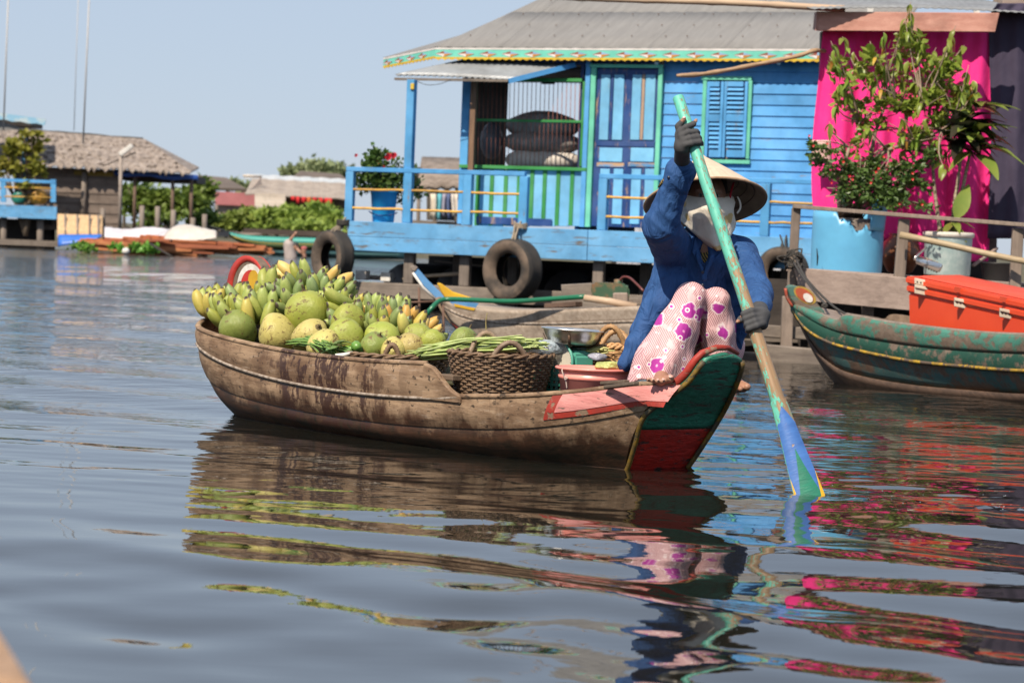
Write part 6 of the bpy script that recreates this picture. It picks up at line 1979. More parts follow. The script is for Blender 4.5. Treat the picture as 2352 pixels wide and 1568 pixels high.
# broad kick board, lower rails, stilts and dark interior
m = MB()
a, b, c, d = at(1826, 614, 19.55), at(2500, 676, 18.7), at(2500, 752, 18.7), at(1838, 690, 19.55)
m.prism([a, b, c, d], (0, 1, 0), .035); m.build('kick_board', RAFTW, raft, False, False, .005)
for i, (v0, v1, y0) in enumerate(((735, 775, .12), (800, 850, .05))):
    wb('lower_beam', (1660, v0 + 18, 19.7 + y0), (2300, v0 + 62, 19.2 + y0), .10, .10, GREYX, raft, .008)
wb('lower_beam', (1742, 812, 19.3), (1900, 826, 19.3), .12, .16, GREYX, raft, .01)
for u in (1806, 1990, 2160, 2330):
    wb('stilt', (u + 4, 680, 19.62), (u - 4, 900, 19.62), .09, .08, RAFTP, raft, .006, (0, 1, 0))
for i in range(7):
    wb('deck_board', (1810, 618 + i * .2, 19.8 + i * .32), (2500, 664 + i * .2, 19.1 + i * .32), .30, .03, RAFTW, raft)
for i in range(12):
    wb('slat', (1850 + i * 50, 700, 19.9), (1848 + i * 50, 800, 19.9), .07, .03, DARKW, raft, .003, (0, 1, 0))
wb('back_board', (1700, 760, 20.4), (2500, 800, 20.0), .9, .05, DARKW, raft, 0, (0, 1, 0))
# hidden landing planks between raft and house seen left of the post
for i, (v, y) in enumerate(((700, 20.8), (724, 20.6), (752, 20.4), (776, 20.2))):
    wb('landing_plank', (1560, v - 8, y), (1830, v + 4, y), .18, .05, GREYX if i % 2 else RAFTW, raft)

# ---- hut with its eave board
hut = empty('curtained_hut', at(2080, 700, 22.0), 0, 'hut hung with a pink and a dark curtain under a reddish eave board', 'hut')
REDW = wood('reddish_board', (0.52, 0.28, 0.22), (0.38, 0.17, 0.13), 0, 2.2, .7, None, .5, 5, .4, .05, .5)
m = MB(); m.prism([at(1882, 27, 20.9), at(2296, 30, 20.5), at(2286, 74, 20.5), at(1878, 71, 20.9)], (0, 1, 0), .03); m.build('eave_board', REDW, hut, False, False, .004)
m = MB(); m.prism([at(1882, 27, 20.905), at(1878, 71, 20.905), at(1872, 68, 21.6), at(1876, 30, 21.6)], (-1, 0, 0), .02); m.build('eave_return', REDW, hut, False)
rows = []
for j in range(5):
    y = 20.75 + .8 * j
    rows.append([at(1862 + 440 * s_, 22 + 6 * s_ - 10 * math.sin(s_ * 3.1) * .6, 20.75) + Vector((0, .8 * j, .11 * j + .004 * math.cos(s_ * 150))) for s_ in np.linspace(0, 1.25, 120)])
m = MB(); m.sheet(rows); m.build('roof_sheet', mat('dull_zinc', (0.24, 0.25, 0.26), (0.16, 0.165, 0.175), .6, 4, dirt=.4), hut, True, False, 0, .006)
for u, v0, v1, y in ((1890, 74, 640, 22.1), (2284, 76, 640, 21.8)):
    wb('hut_post', (u + 4, v0, y), (u - 8, v1, y), .08, .08, GREYW, hut, .004, (0, 1, 0))
wb('dark_inner_wall', (2085, 60, 22.6), (2075, 680, 22.6), 1.45, .03, DARKW, hut, 0, (0, 1, 0))
wb('side_wall', (2290, 300, 21.7), (2290, 300, 26), .03, 2.0, GREYX, hut, 0)
# pink curtain
def cloth_mat(name, c1, c2, pat=True, scale=60):
    n = NB(name)
    s_ = n.noise(n.mapping((1, 1, 1)), 5, 4)
    col = n.mix(n.ramp(s_, .3, .7), c1, c2)
    dots = n.math('MULTIPLY', n.wave(n.mapping((1, 1, 1), (0, 0, 0), (0, .6, 0)), scale, .3, 'X'), n.wave(n.mapping((1, 1, 1), (0, 0, 0), (0, -.6, 0)), scale, .3, 'Z'))
    if pat: col = n.mix(n.ramp(dots, .3, .6, 0, .35), col, tuple(min(1, x * 1.3 + .08) for x in c1))
    n.out(col, .8, n.bump(n.noise(n.mapping((1, 1, .4), (2, 2, 2)), 6, 4, .5, .5), .35, .05), spec=.2)
    return n.m
PINK = cloth_mat('pink_cloth', (0.86, 0.035, 0.26), (0.80, 0.022, 0.22))
def curtain(name, edges, depth, material, amp, k, label, cat='curtain', nu=70, nv=36):
    """edges: [(v, u_left, u_right)]"""
    rows = []
    for i in range(nv + 1):
        t = i / nv
        v, ul, ur = spline([(q / (len(edges) - 1),) + e for q, e in enumerate(edges)], t)
        row = []
        for j in range(nu + 1):
            s_ = j / nu
            fold = amp * (math.sin(s_ * k + 1.2 * math.sin(t * 2.1)) * (.35 + .65 * t) + .4 * math.sin(s_ * k * 2.3 + 2 * t)) + amp * .5 * math.sin(t * 4 + s_ * 5)
            row.append(at(ul + (ur - ul) * s_, v, depth + fold))
        rows.append(row)
    m = MB(); m.sheet(rows)
    return tag(m.build(name, material, None, True, False, 0, .004), label, cat)
curtain('pink_curtain', [(66, 1890, 2292), (180, 1880, 2288), (330, 1866, 2282), (480, 1868, 2276), (600, 1905, 2270)], 21.1, PINK, .05, 26, 'hot pink patterned curtain hanging behind the potted plants')
curtain('dark_curtain', [(8, 2290, 2480), (60, 2272, 2480), (300, 2276, 2480), (548, 2268, 2480)], 21.0, cloth_mat('plum_cloth', (0.060, 0.050, 0.085), (0.045, 0.038, 0.066), False), .03, 14, 'dark plum curtain at the right edge of the picture')
m = MB()
rows = [[at(1862 + 46 * s_ + 3 * t, 322 + 44 * t + 14 * s_ * t, 20.9 + .02 * math.sin(s_ * 7)) for s_ in np.linspace(0, 1, 9)] for t in np.linspace(0, 1, 7)]
m.sheet(rows); tag(m.build('pink_rag', mat('pale_pink_cloth', (0.78, 0.48, 0.46), None, .8, 8), None, True, False, 0, .004), 'pale pink rag on the bush at the curtain edge', 'cloth')
# poles that stick out to the left
BAMB = mat('dry_bamboo', (0.52, 0.38, 0.26), (0.40, 0.28, 0.19), .6, 4, (1, 6, 6), bump=.2)
m = MB()
pts, rs = [], []
for i in range(41):
    t = i / 40
    pts.append(at(1180 + 760 * t, -12 + 32 * t + 2 * math.sin(t * 7), 20.9 + .2 * t)); rs.append(.022 + .008 * t + (.004 if i % 8 == 0 else 0))
m.tube(pts, rs, 9); tag(m.build('bamboo_pole', BAMB, None, True), 'long bamboo pole crossing above the grey roof', 'pole')
m = MB()
m.tube(curve_pts([at(1555, 174, 20.6), at(1600, 172, 20.7), at(1650, 165, 20.8), at(1720, 152, 20.9), at(1790, 138, 21), at(1840, 127, 21), at(1870, 117, 21), at(1900, 118, 21.2)], 26), [.012, .018] + [.019 + .003 * math.sin(i * 1.7) for i in range(24)], 8)
tag(m.build('driftwood_branch', mat('bare_branch', (0.42, 0.28, 0.17), (0.30, 0.19, 0.11), .7, 6, (1, 5, 5)), None, True), 'crooked bare branch sticking out left of the pink curtain', 'branch')
# green sign behind, its lower edge in view
sg = empty('sign_board', at(2118, 10, 26), 0, 'green sign board with red lettering cut off by the top of the picture', 'sign')
m = MB(); m.prism([at(2012, -46, 26), at(2236, -42, 26), at(2230, 11, 26), at(2008, 8, 26)], (0, 1, 0), .03); m.build('panel', mat('sign_green', (0.20, 0.50, 0.34), None, .5, 4), sg, False, False, .003)
wb('post', (2000, -40, 26.05), (1996, 130, 26.05), .06, .05, WHITEP, sg, 0, (0, 1, 0)); wb('post', (2245, -40, 26.05), (2240, 130, 26.05), .06, .05, WHITEP, sg, 0, (0, 1, 0))
SR = mat('sign_red', (0.50, 0.10, 0.06), None, .5)
for pts in ([(2060, 4), (2066, -4), (2076, -7), (2088, -3)], [(2082, 6), (2090, -6), (2096, -12)], [(2100, 3), (2112, -3), (2124, 2), (2134, -5)], [(2058, 6), (2072, 3)]):
    m = MB(); m.tube(curve_pts([at(u, v, 25.975) for u, v in pts], 10), .012, 5, flat=.3, up=(0, 1, 0)); m.build('letter_stroke', SR, sg, True)
m = MB(); m.tube(curve_pts([at(u, v, 25.975) for u, v in ((2155, 8), (2165, -3), (2185, -8), (2210, -4), (2222, 7))], 14), .02, 5, flat=.3, up=(0, 1, 0)); m.build('emblem_arc', mat('sign_cyan', (0.30, 0.62, 0.62), None, .5), sg, True)
wb('sign_bar', (2292, -20, 25), (2286, 40, 25), .07, .05, RAFTP, sg, 0, (0, 1, 0))
tag(wb('grey_plank', (2300, 4, 23), (2480, 12, 23), .1, .12, RAFTW, None), 'bleached plank end above the dark curtain', 'plank')

# ---- blue barrel planter
bc = at(1946, 560, 20.35)
ztop, zbot = at(1946, 486, 20.35).z, at(1946, 632, 20.35).z
barrel = empty('barrel_planter', (bc.x, bc.y, zbot), 0, 'light blue plastic barrel cut down as a planter, its rim torn', 'barrel')
BLP = mat('barrel_blue', (0.12, 0.40, 0.64), (0.10, 0.35, 0.58), .38, 4, bump=.08, dirt=.12)
rows_o, rows_i = [], []
na = 64
def torn(a):
    """rim height drop by angle (a = -90 deg faces the camera)"""
    d = math.degrees(a) % 360
    x = d - 270
    h = 0.0
    if -28 < x < 66: h = .15 * (1 - ((x - 20) / 48) ** 2) + .03 * math.sin(x * .21) + .015 * math.sin(x * .5)
    return max(0, h)
rb = .298
for j in range(9):
    t = j / 8
    ro, ri = [], []
    for i in range(na):
        a = 2 * math.pi * i / na
        top = ztop - torn(a)
        z = zbot + (top - zbot) * t
        rr = rb * (.965 + .035 * math.sin(math.pi * (.15 + .7 * t)))
        ro.append(Vector((bc.x + rr * math.cos(a), bc.y + rr * math.sin(a), z)))
        ri.append(Vector((bc.x + (rr - .012) * math.cos(a), bc.y + (rr - .012) * math.sin(a), z)))
    rows_o.append(ro); rows_i.append(ri)
m = MB(); m.sheet(rows_o, True); m.sheet(rows_i, True)
N1 = 9 * na
for i in range(na): m.f.append((8 * na + i, 8 * na + (i + 1) % na, N1 + 8 * na + (i + 1) % na, N1 + 8 * na + i))
m.build('barrel_wall', BLP, barrel, True)
SOIL = mat('dry_soil', (0.13, 0.10, 0.085), (0.24, 0.20, 0.17), .95, 10, bump=1, bdist=.02)
m = MB(); m.lathe([(.002, ztop - .05), (.15, ztop - .055), (.25, ztop - .06), (.282, ztop - .10), (.285, ztop - .24)], 32, (bc.x, bc.y, 0)); m.build('soil', SOIL, barrel, True)
# torn flap bent up on the right
rows = []
for i in range(7):
    a = R(-62 + 40 * i / 6)
    rows.append([Vector((bc.x + (rb + .02 * t) * math.cos(a), bc.y + (rb + .02 * t) * math.sin(a) - .02, ztop - .15 + t * (.27 - .012 * i))) for t in np.linspace(0, 1, 6)])
m = MB(); m.sheet(rows); m.build('torn_flap', BLP, barrel, True, False, 0, .008)
m = MB(); m.tube([at(1876, 570, 20.04), at(1878, 590, 20.03), at(1877, 610, 20.04)], [.004, .012, .006], 6, flat=.4); m.build('crack', mat('tar', (0.01, 0.01, 0.012), None, .6), barrel, True)

# ---- tall bush in the barrel
BARK = mat('pale_bark', (0.34, 0.255, 0.19), (0.23, 0.165, 0.12), .85, 10, (1, 1, .3), bump=.5)
LEAFA = leaf_mat('yellow_green_leaf', (0.17, 0.25, 0.03), (0.28, 0.34, 0.055), .38, .3, .025, 6)
LEAFB = leaf_mat('autumn_leaf', (0.45, 0.22, 0.03), (0.5, 0.32, 0.04), .5, .3, .02, 6)
LA = [leaf_mesh('leaf', L_, W_, LEAFA, .35, c_) for L_, W_, c_ in ((.125, .028, .55), (.11, .030, .4), (.135, .029, .7))]
LB = [leaf_mesh('leaf', .10, .02, LEAFB, .3, .6)]
bush = empty('tall_bush', (bc.x, bc.y, ztop - .06), 0, 'tall sparse bush with drooping yellow green leaves in the blue barrel', 'shrub')
TIPS = [(1908, 95), (1935, 85), (1905, 130), (1960, 120), (1998, 95), (2010, 130), (2030, 75), (2060, 110), (2075, 60), (2090, 20), (2092, 5), (2078, 40), (2105, 60), (2120, 95), (2150, 110), (2185, 75), (2195, 60), (2160, 140), (2190, 120), (2215, 105), (2225, 150), (2235, 185), (2245, 210), (2230, 240), (2205, 200), (2175, 180), (2140, 170), (2110, 150), (2085, 140), (2060, 160), (2035, 150), (2005, 165), (1975, 150), (1945, 165), (1925, 190), (1918, 240), (1905, 280), (1950, 210), (1975, 230), (1965, 260), (1990, 290), (2010, 200), (2045, 195), (2070, 185), (2100, 190), (2125, 210), (2150, 215), (2180, 235), (2200, 260), (2170, 265), (2140, 250), (2110, 240), (2120, 275), (2090, 250), (2065, 270), (2075, 310), (2050, 330), (2100, 320), (2125, 300), (2145, 330), (2160, 350), (2210, 330), (2170, 390), (2060, 380), (2020, 400), (2185, 350), (1930, 335)]
r_b = random.Random(3)
base = Vector((bc.x - .05, bc.y, ztop - .08))
mainb = [at(1928, 430, 20.3), at(1985, 380, 20.25), at(2000, 330, 20.3)]
m = MB()
m.tube(curve_pts([base, at(1928, 450, 20.35), at(1935, 400, 20.3), at(1950, 340, 20.3)], 10), [.030, .028, .026, .025, .023, .021, .019, .017, .015, .013], 8)
m.tube(curve_pts([base + Vector((.12, .02, 0)), at(1985, 440, 20.4), at(2000, 360, 20.35), at(2012, 300, 20.4), at(2030, 250, 20.35)], 12), [.028, .027, .025, .024, .022, .02, .018, .016, .014, .013, .012, .01], 8)
m.tube(curve_pts([at(1998, 375, 20.35), at(2040, 345, 20.2), at(2100, 325, 20.1), at(2160, 300, 20.1), at(2220, 250, 20.15)], 12), [.02, .019, .018, .016, .015, .013, .012, .011, .01, .009, .008, .007], 7)
nodes_ = [at(1950, 340, 20.3), at(1938, 390, 20.3), at(2000, 360, 20.35), at(2012, 300, 20.4), at(2030, 250, 20.35), at(2040, 345, 20.2), at(2100, 325, 20.1), at(2160, 300, 20.1), at(2190, 275, 20.1), at(1975, 280, 20.3), at(2060, 260, 20.2), at(2120, 250, 20.15)]
leafcount = 0
for u, v in TIPS:
    tip = at(u, v, 20.15 + r_b.uniform(-.25, .35))
    st = min(nodes_, key=lambda q: (q - tip).length + (0.25 if q.z > tip.z else 0))
    mid = st.lerp(tip, .5) + Vector((r_b.uniform(-.06, .06), r_b.uniform(-.06, .06), r_b.uniform(-.03, .07)))
    m.tube(curve_pts([st, mid, tip], 7), [.009, .008, .007, .006, .005, .004, .003], 5)
    for k in range(r_b.choice((4, 4, 5, 5))):
        p = mid.lerp(tip, r_b.uniform(.55, 1.0))
        a = r_b.uniform(0, 6.28)
        d = Vector((math.cos(a), math.sin(a), r_b.uniform(-1.6, -.2)))
        M = Matrix.Translation(p) @ frame(d, (r_b.uniform(-.3, .3), r_b.uniform(-.3, .3), 1)).to_4x4()
        s_ = r_b.uniform(.6, 1.0)
        link('leaf', r_b.choice(LA if r_b.random() > .06 else LB), bush, False, M @ Matrix.Diagonal((s_, s_, s_, 1)))
        leafcount += 1
for i in range(60):
    st = r_b.choice(nodes_); d = Vector((r_b.gauss(0, 1), r_b.gauss(0, .6), r_b.gauss(.3, .7))).normalized() * r_b.uniform(.12, .34)
    m.tube(curve_pts([st, st + d * .5 + Vector((r_b.uniform(-.03, .03), 0, r_b.uniform(-.02, .04))), st + d], 6), [.007, .006, .005, .004, .003, .002], 4)
m.build('branches', BARK, bush, True)
mm = MB()
r_q = np.random.default_rng(17)
for u, v, ru, rv, n_ in ((1950, 150, 40, 40, 60), (2010, 170, 45, 45, 90), (2080, 130, 45, 55, 100), (2150, 150, 50, 45, 110), (2110, 220, 55, 40, 110), (2190, 210, 45, 45, 100), (2050, 250, 45, 35, 70), (2200, 270, 30, 30, 60), (2085, 320, 50, 30, 80), (1945, 220, 30, 40, 40), (2000, 260, 40, 40, 70), (2150, 290, 40, 35, 90), (1980, 320, 30, 30, 40)):
    k = 20.25 / FPX
    q = leaf_cloud(at(u, v, 20.3), (ru * k, .22, rv * k), int(n_ * 1.7), .075, r_q); mm.add(q.v, q.f)
mm.build('inner_foliage', LEAFA, bush, False)['kind'] = 'stuff'

# ---- low dense thorn bush in front of the barrel
LEAFC = leaf_mat('small_dark_leaf', (0.06, 0.135, 0.03), (0.10, 0.20, 0.04), .42, .2, .02, 5)
thorn = empty('thorn_bush', (bc.x - .1, bc.y - .05, ztop - .06), 0, 'low dense dark green bush dotted with tiny red flowers over the barrel rim', 'shrub')
r_t = np.random.default_rng(9)
mm = MB()
for u, v, d, rx, rz, n_ in ((1890, 352, 20.1, .12, .07, 170), (1925, 385, 20.1, .16, .09, 280), (1965, 412, 20.05, .18, .11, 380), (2010, 440, 20.0, .20, .12, 450), (2050, 420, 20.05, .18, .13, 380), (2085, 390, 20.1, .14, .10, 260), (2060, 460, 20.0, .16, .07, 240), (2100, 430, 20.1, .13, .08, 180), (1940, 455, 20.05, .15, .06, 170), (2110, 360, 20.15, .12, .08, 160), (2120, 478, 19.95, .10, .04, 70), (2000, 380, 20.2, .15, .08, 200), (1868, 335, 20.1, .06, .04, 70)):
    q = leaf_cloud(at(u, v, d), (rx, .16, rz), n_, .05, r_t); mm.add(q.v, q.f)
mm.build('foliage', LEAFC, thorn, False)['kind'] = 'stuff'
m = MB()
for i in range(46):
    u, v = r_b.uniform(1870, 2120), r_b.uniform(350, 470)
    m.tube(curve_pts([Vector((bc.x + r_b.uniform(-.1, .15), bc.y, ztop - .06)), at((u + 1970) / 2, (v + 470) / 2 - 10, 20.1), at(u, v, 20.05)], 6), [.009, .008, .007, .006, .005, .004], 4)
m.build('stems', BARK, thorn, True)
REDF = mat('tiny_red_flower', (0.62, 0.02, 0.02), None, .5, 10)
m = MB()
for u, v in ((1859, 312), (1868, 335), (1900, 330), (1952, 405), (1958, 412), (2012, 395), (2018, 387), (2030, 360), (2052, 340), (2096, 398), (2096, 412), (1937, 372), (2066, 468), (2118, 470), (2000, 420), (2040, 300), (2020, 258), (1910, 420), (2080, 300)):
    p = at(u, v, 19.84)
    for k in range(4):
        d = Vector((math.cos(k * 1.57 + u), -.4, math.sin(k * 1.57 + u))); w = d.cross(Vector((0, 1, 0)))
        m.add([p, p + d * .007 + w * .006, p + d * .013, p + d * .007 - w * .006], [(0, 1, 2, 3)])
m.build('flowers', REDF, thorn, False)['kind'] = 'stuff'

# ---- metal bucket with the broad leaved plant
gc = at(2177, 580, 20.2)
gz1, gz0 = at(2177, 538, 20.2).z, at(2177, 632, 20.2).z
pail = empty('paint_pail', (gc.x, gc.y, gz0), 0, 'pale grey metal pail with white rim used as a plant pot', 'pail')
m = MB(); m.lathe([(.185, gz0), (.19, gz0 + .01), (.195, gz1 - .02), (.20, gz1)], 36, (gc.x, gc.y, 0)); m.build('pail_wall', mat('scuffed_grey', (0.30, 0.40, 0.40), (0.42, 0.50, 0.49), .5, 14, lo=.45, hi=.62, wear=(.16, .15, .13), wamt=.70, bump=.2), pail, True)
m = MB(); m.lathe([(.20, gz1 - .025), (.209, gz1 - .02), (.211, gz1 + .012), (.20, gz1 + .018), (.185, gz1 + .006), (.18, gz1 - .03), (.002, gz1 - .03)], 36, (gc.x, gc.y, 0)); m.build('rim', mat('cream_rim', (0.62, 0.58, 0.52), (0.5, 0.46, 0.4), .6, 12), pail, True)
m = MB(); m.tube(curve_pts([at(2128, 568, 20.1), at(2105, 588, 19.98), at(2102, 596, 19.98), at(2120, 598, 20.0)], 12), .010, 6); m.build('bail_handle', STEEL, pail, True)
cord = empty('cordyline_plant', (gc.x, gc.y, gz1 - .03), 0, 'broad leaved plant with ringed pale stems growing from the grey pail', 'plant')
CST = mat('ringed_stem', (0.40, 0.34, 0.24), (0.22, 0.17, 0.11), .8, 40, (.3, .3, 3), lo=.45, hi=.55)
for pts in ([(2160, 536), (2152, 480), (2146, 430), (2141, 360)], [(2186, 536), (2192, 470), (2200, 420), (2206, 370), (2215, 300)], [(2190, 536), (2202, 480), (2214, 420), (2222, 380), (2240, 300)]):
    m = MB(); q = curve_pts([at(u, v, 20.2) for u, v in pts], 26); m.tube(q, [.017 + (.003 if i % 2 else 0) - .0003 * i for i in range(26)], 7); m.build('stem', CST, cord, True)
CL1 = leaf_mat('broad_leaf', (0.16, 0.22, 0.04), (0.24, 0.27, 0.06), .25, .25, .02, 3)
CL2 = leaf_mat('broad_leaf_dark', (0.025, 0.05, 0.02), (0.06, 0.03, 0.03), .3, .2, .02, 3)
CLM = [leaf_mesh('leaf', .34, .082, CL1, .25, .35, 7), leaf_mesh('leaf', .30, .078, CL1, .3, .6, 7)]
CLD = [leaf_mesh('leaf', .30, .068, CL2, .25, .4, 7)]
for u, v, n_, mats_ in ((2238, 300, 13, CLM), (2246, 345, 10, CLM), (2215, 320, 12, CLD), (2185, 330, 8, CLD), (2240, 250, 7, CLM), (2225, 280, 10, CLD)):
    for k in range(n_):
        a = k * 2.4 + u
        d = Vector((math.cos(a) + .5, math.sin(a) * .8 - .25, r_b.uniform(-.35, .75)))
        s_ = r_b.uniform(.75, 1.15)
        link('leaf', r_b.choice(mats_), cord, False, Matrix.Translation(at(u + r_b.uniform(-6, 6), v + r_b.uniform(-10, 10), 20.15)) @ frame(d, (0, 0, 1)).to_4x4() @ Matrix.Diagonal((s_, s_, s_, 1)))
for k in range(12):
    a = k * 2.4
    link('leaf', (CLD + CLM)[k % 3], cord, False, Matrix.Translation(at(2190, 505 + r_b.uniform(-15, 25), 20.15)) @ frame((math.cos(a), math.sin(a) * .6, r_b.uniform(-.5, .6)), (0, 0, 1)).to_4x4() @ Matrix.Diagonal((.55, .5, .5, 1)))
link('leaf', CLM[0], cord, False, Matrix.Translation(at(2196, 500, 20.1)) @ frame((.35, -.1, 1), (0, -1, .2)).to_4x4() @ Matrix.Diagonal((.85, .9, .8, 1)))

# ---- clay jar, roll of metal, small black pot
jc = at(2068, 590, 20.9)
zj0 = at(2068, 628, 20.9).z
m = MB(); m.lathe([(.08, 0), (.11, .02), (.165, .12), (.175, .18), (.15, .26), (.10, .31), (.095, .325), (.11, .34), (.10, .34), (.085, .30), (.002, .28)], 30, (jc.x, jc.y, zj0)); m.v = [tuple(p) for p in m.v]
tag(m.build('clay_jar', mat('glazed_clay', (0.20, 0.07, 0.02), (0.12, 0.045, 0.018), .35, 5, bump=.1), None, True), 'round brown glazed clay jar beside the railing post', 'jar')
m = MB(); m.tube([at(2108, 596, 19.6), at(2160, 616, 19.5)], .035, 12); o = tag(m.build('metal_roll', STEEL, None, True), 'shiny metal tube bound with string behind the orange box', 'tube')
m = MB()
for k in range(5): m.tube([at(2128 + 6 * k, 604 + 2.4 * k, 19.57) + Vector((0, .042 * math.cos(a), .042 * math.sin(a))) for a in np.linspace(0, 6.28, 13)[:-1]], .006, 5, False, closed=True)
m.build('string', ROPE, o, True)
kc = at(2290, 622, 20.4)
m = MB(); m.lathe([(.11, 0), (.14, .16), (.15, .17), (.13, .16), (.1, .02)], 24, (kc.x, kc.y, at(2290, 650, 20.4).z)); tag(m.build('black_pot', mat('black_plastic', (0.02, 0.02, 0.022), None, .5), None, True), 'small black plastic pot behind the bamboo rail', 'pot')
tag(wb('pale_stick', (2235, 610, 20.3), (2290, 570, 20.6), .03, .02, RAFTW, None), 'pale stick leaning behind the bamboo rail', 'stick')
# rope tangle on the left post
p = at(1822, 600, 19.5)
m = MB()
for k in range(7):
    rr = r_b.uniform(.045, .08)
    m.tube([p + Vector((rr * math.cos(a) + r_b.uniform(-.01, .01), -.03 + .05 * math.sin(a), r_b.uniform(-.02, .02) + .02 * k - .05 + .02 * math.sin(2 * a + k))) for a in np.linspace(0, 6.28, 16)[:-1]], .008, 5, False, closed=True)
m.tube(curve_pts([p, at(1800, 588, 19.4), at(1785, 592, 19.4), at(1798, 602, 19.4), p], 14), .006, 5)
tag(m.build('rope_tangle', ROPED, None, True), 'dark rope tangle wound round the left raft post', 'rope')

# ================================================================== green boat with the eye
GB = empty('green_boat', at(2180, 930, 15.5), 0, 'weathered green boat with a yellow stripe and painted eye on its prow', 'boat')
def gpath(pts, n=30):
    return curve_pts([at(u, v, d) for u, v, d in pts], n)
def GD(u): return 16.5 - (u - 1820) * .0034
gun = [(1836, 706, 0), (1880, 722, 0), (1925, 738, 0), (1951, 726, 0), (2053, 743, 0), (2225, 763, 0), (2352, 770, 0), (2560, 772, 0), (2760, 760, 0)]
sheer = [(1818, 700, 0), (1860, 728, 0), (1905, 752, 0), (1965, 770, 0), (2088, 791, 0), (2225, 804, 0), (2352, 810, 0), (2560, 812, 0), (2760, 800, 0)]
yell = [(1822, 712, 0), (1850, 753, 0), (1900, 784, 0), (1965, 803, 0), (2088, 828, 0), (2225, 842, 0), (2352, 851, 0), (2560, 852, 0), (2760, 838, 0)]
bilge = [(1834, 726, .06), (1868, 790, .1), (1915, 838, .1), (1980, 862, .1), (2095, 882, .1), (2225, 894, .1), (2352, 902, .1), (2560, 902, .1), (2760, 888, .1)]
keel = [(1846, 752, .16), (1884, 824, .25), (1930, 885, .28), (1985, 920, .3), (2100, 945, .32), (2225, 960, .32), (2352, 968, .32), (2560, 968, .32), (2760, 955, .3)]
def gp(tab, off=0.0, n=36): return curve_pts([at(u, v, GD(u) + d + off) for u, v, d in tab], n)
def gstrake(name, a, b, material, off=0.0, n=36, bulge=.02, parent=GB):
    A_, B_ = gp(a, off, n), gp(b, off, n)
    rows = []
    for j in range(6):
        t = j / 5
        rows.append([p.lerp(q, t) + Vector((0, -bulge * math.sin(math.pi * t), 0)) for p, q in zip(A_, B_)])
    m = MB(); m.sheet(rows); return m.build(name, material, parent, True, False, 0, .02)
BW1, BW2 = (0.20, 0.15, 0.115), (0.11, 0.08, 0.06)
GTOP = wood('boat_green_top', BW1, BW2, 0, 3, .6, (0.055, 0.20, 0.15), .50, 5, .7, 0)
GMID = wood('boat_green_mid', BW1, BW2, 0, 3, .6, (0.018, 0.075, 0.052), .56, 5, .6, 0)
GLOW = wood('boat_green_low', (0.20, 0.13, 0.09), (0.12, 0.075, 0.055), 0, 3, .6, (0.075, 0.155, 0.15), .50, 4, .6, 0)
GKEEL = wood('boat_keel', (0.13, 0.08, 0.055), (0.05, 0.035, 0.028), 0, 3, .55)
gstrake('top_plank', gun, sheer, GTOP, .0)
gstrake('side_plank', sheer, yell, GMID, .01)
gstrake('lower_plank', yell, bilge, GLOW, .02)
gstrake('bottom_plank', bilge, keel, GKEEL, .03)
for tab, r_, mt, off in ((yell, .012, mat('boat_yellow', (0.46, 0.28, 0.02), (0.16, 0.10, 0.03), .6, 9, (1, 1, 1), lo=.4, hi=.6, wear=(.1, .07, .05), wamt=.50), -.02), (sheer, .012, mat('pale_seam', (.36, .3, .25)), -.012), (gun, .018, GREYX, 0)):
    m = MB(); m.tube(gp(tab, off, 48), r_, 6); m.build('rubbing_strip', mt, GB, True)
# far side and the inside
far = Vector((.42, .72, .01))
Fg, Fs = [p + far * min(1, i / 7) for i, p in enumerate(gp(gun, 0, 36))], [p + far * min(1, i / 7) for i, p in enumerate(gp(yell, 0, 36))]
m = MB(); m.sheet([Fg, Fs]); m.build('far_side', INNER, GB, True, False, 0, .02)
m = MB(); m.sheet([gp(bilge, .05, 36), [p + far * .9 + Vector((0, 0, -.12)) for p in gp(yell, 0, 36)]]); m.build('bottom_boards', INNER, GB, True, False, 0, .02)
m = MB()
q = gp(gun, 0, 36)
m.add([q[0], q[8] , q[8] + far * .9, q[0] + Vector((.05, .12, .02))], [(0, 1, 2, 3)]); m.build('fore_deck', wood('prow_deck', (0.26, 0.21, 0.18), (0.17, 0.13, 0.11), 0, 3), GB, False, False, 0, .02)
# prow head with the painted eye
e = Matrix(((1, 0, 0), (0, 1, 0), (0, 0, 1)))
prow = [(1806, 664), (1808, 655), (1820, 654), (1838, 658), (1855, 668), (1870, 684), (1880, 700), (1892, 712), (1896, 722), (1872, 724), (1846, 714), (1828, 704), (1815, 688)]
m = MB(); m.prism([at(u, v, 16.44) for u, v in prow], (0, 1, 0), .10); pw = m.build('prow_head', wood('prow_paint', BW1, BW2, 0, 3, .6, (0.07, 0.17, 0.14), .52, 7, .6, 0), GB, False, False, .012)
def prow_disc(cu, cv, ru, rv, ang, y, material, nm):
    m = MB(); m.prism([at(cu + ru * math.cos(a) * math.cos(ang) - rv * math.sin(a) * math.sin(ang), cv + ru * math.cos(a) * math.sin(ang) + rv * math.sin(a) * math.cos(ang), y) for a in np.linspace(0, 2 * math.pi, 25)[:-1]], (0, 1, 0), .004); m.build(nm, material, pw, False)
prow_disc(1849, 678, 29, 16, .6, 16.438, mat('eye_ring_yellow', (0.42, 0.28, 0.03), (0.25, 0.16, 0.04), .6, 20), 'eye_ring')
prow_disc(1848, 678, 24, 12.5, .6, 16.435, mat('eye_orange_red', (0.42, 0.08, 0.03), None, .6, 20), 'eye_iris')
prow_disc(1856, 684, 13, 8.5, .75, 16.432, WHITEP, 'eye_white')
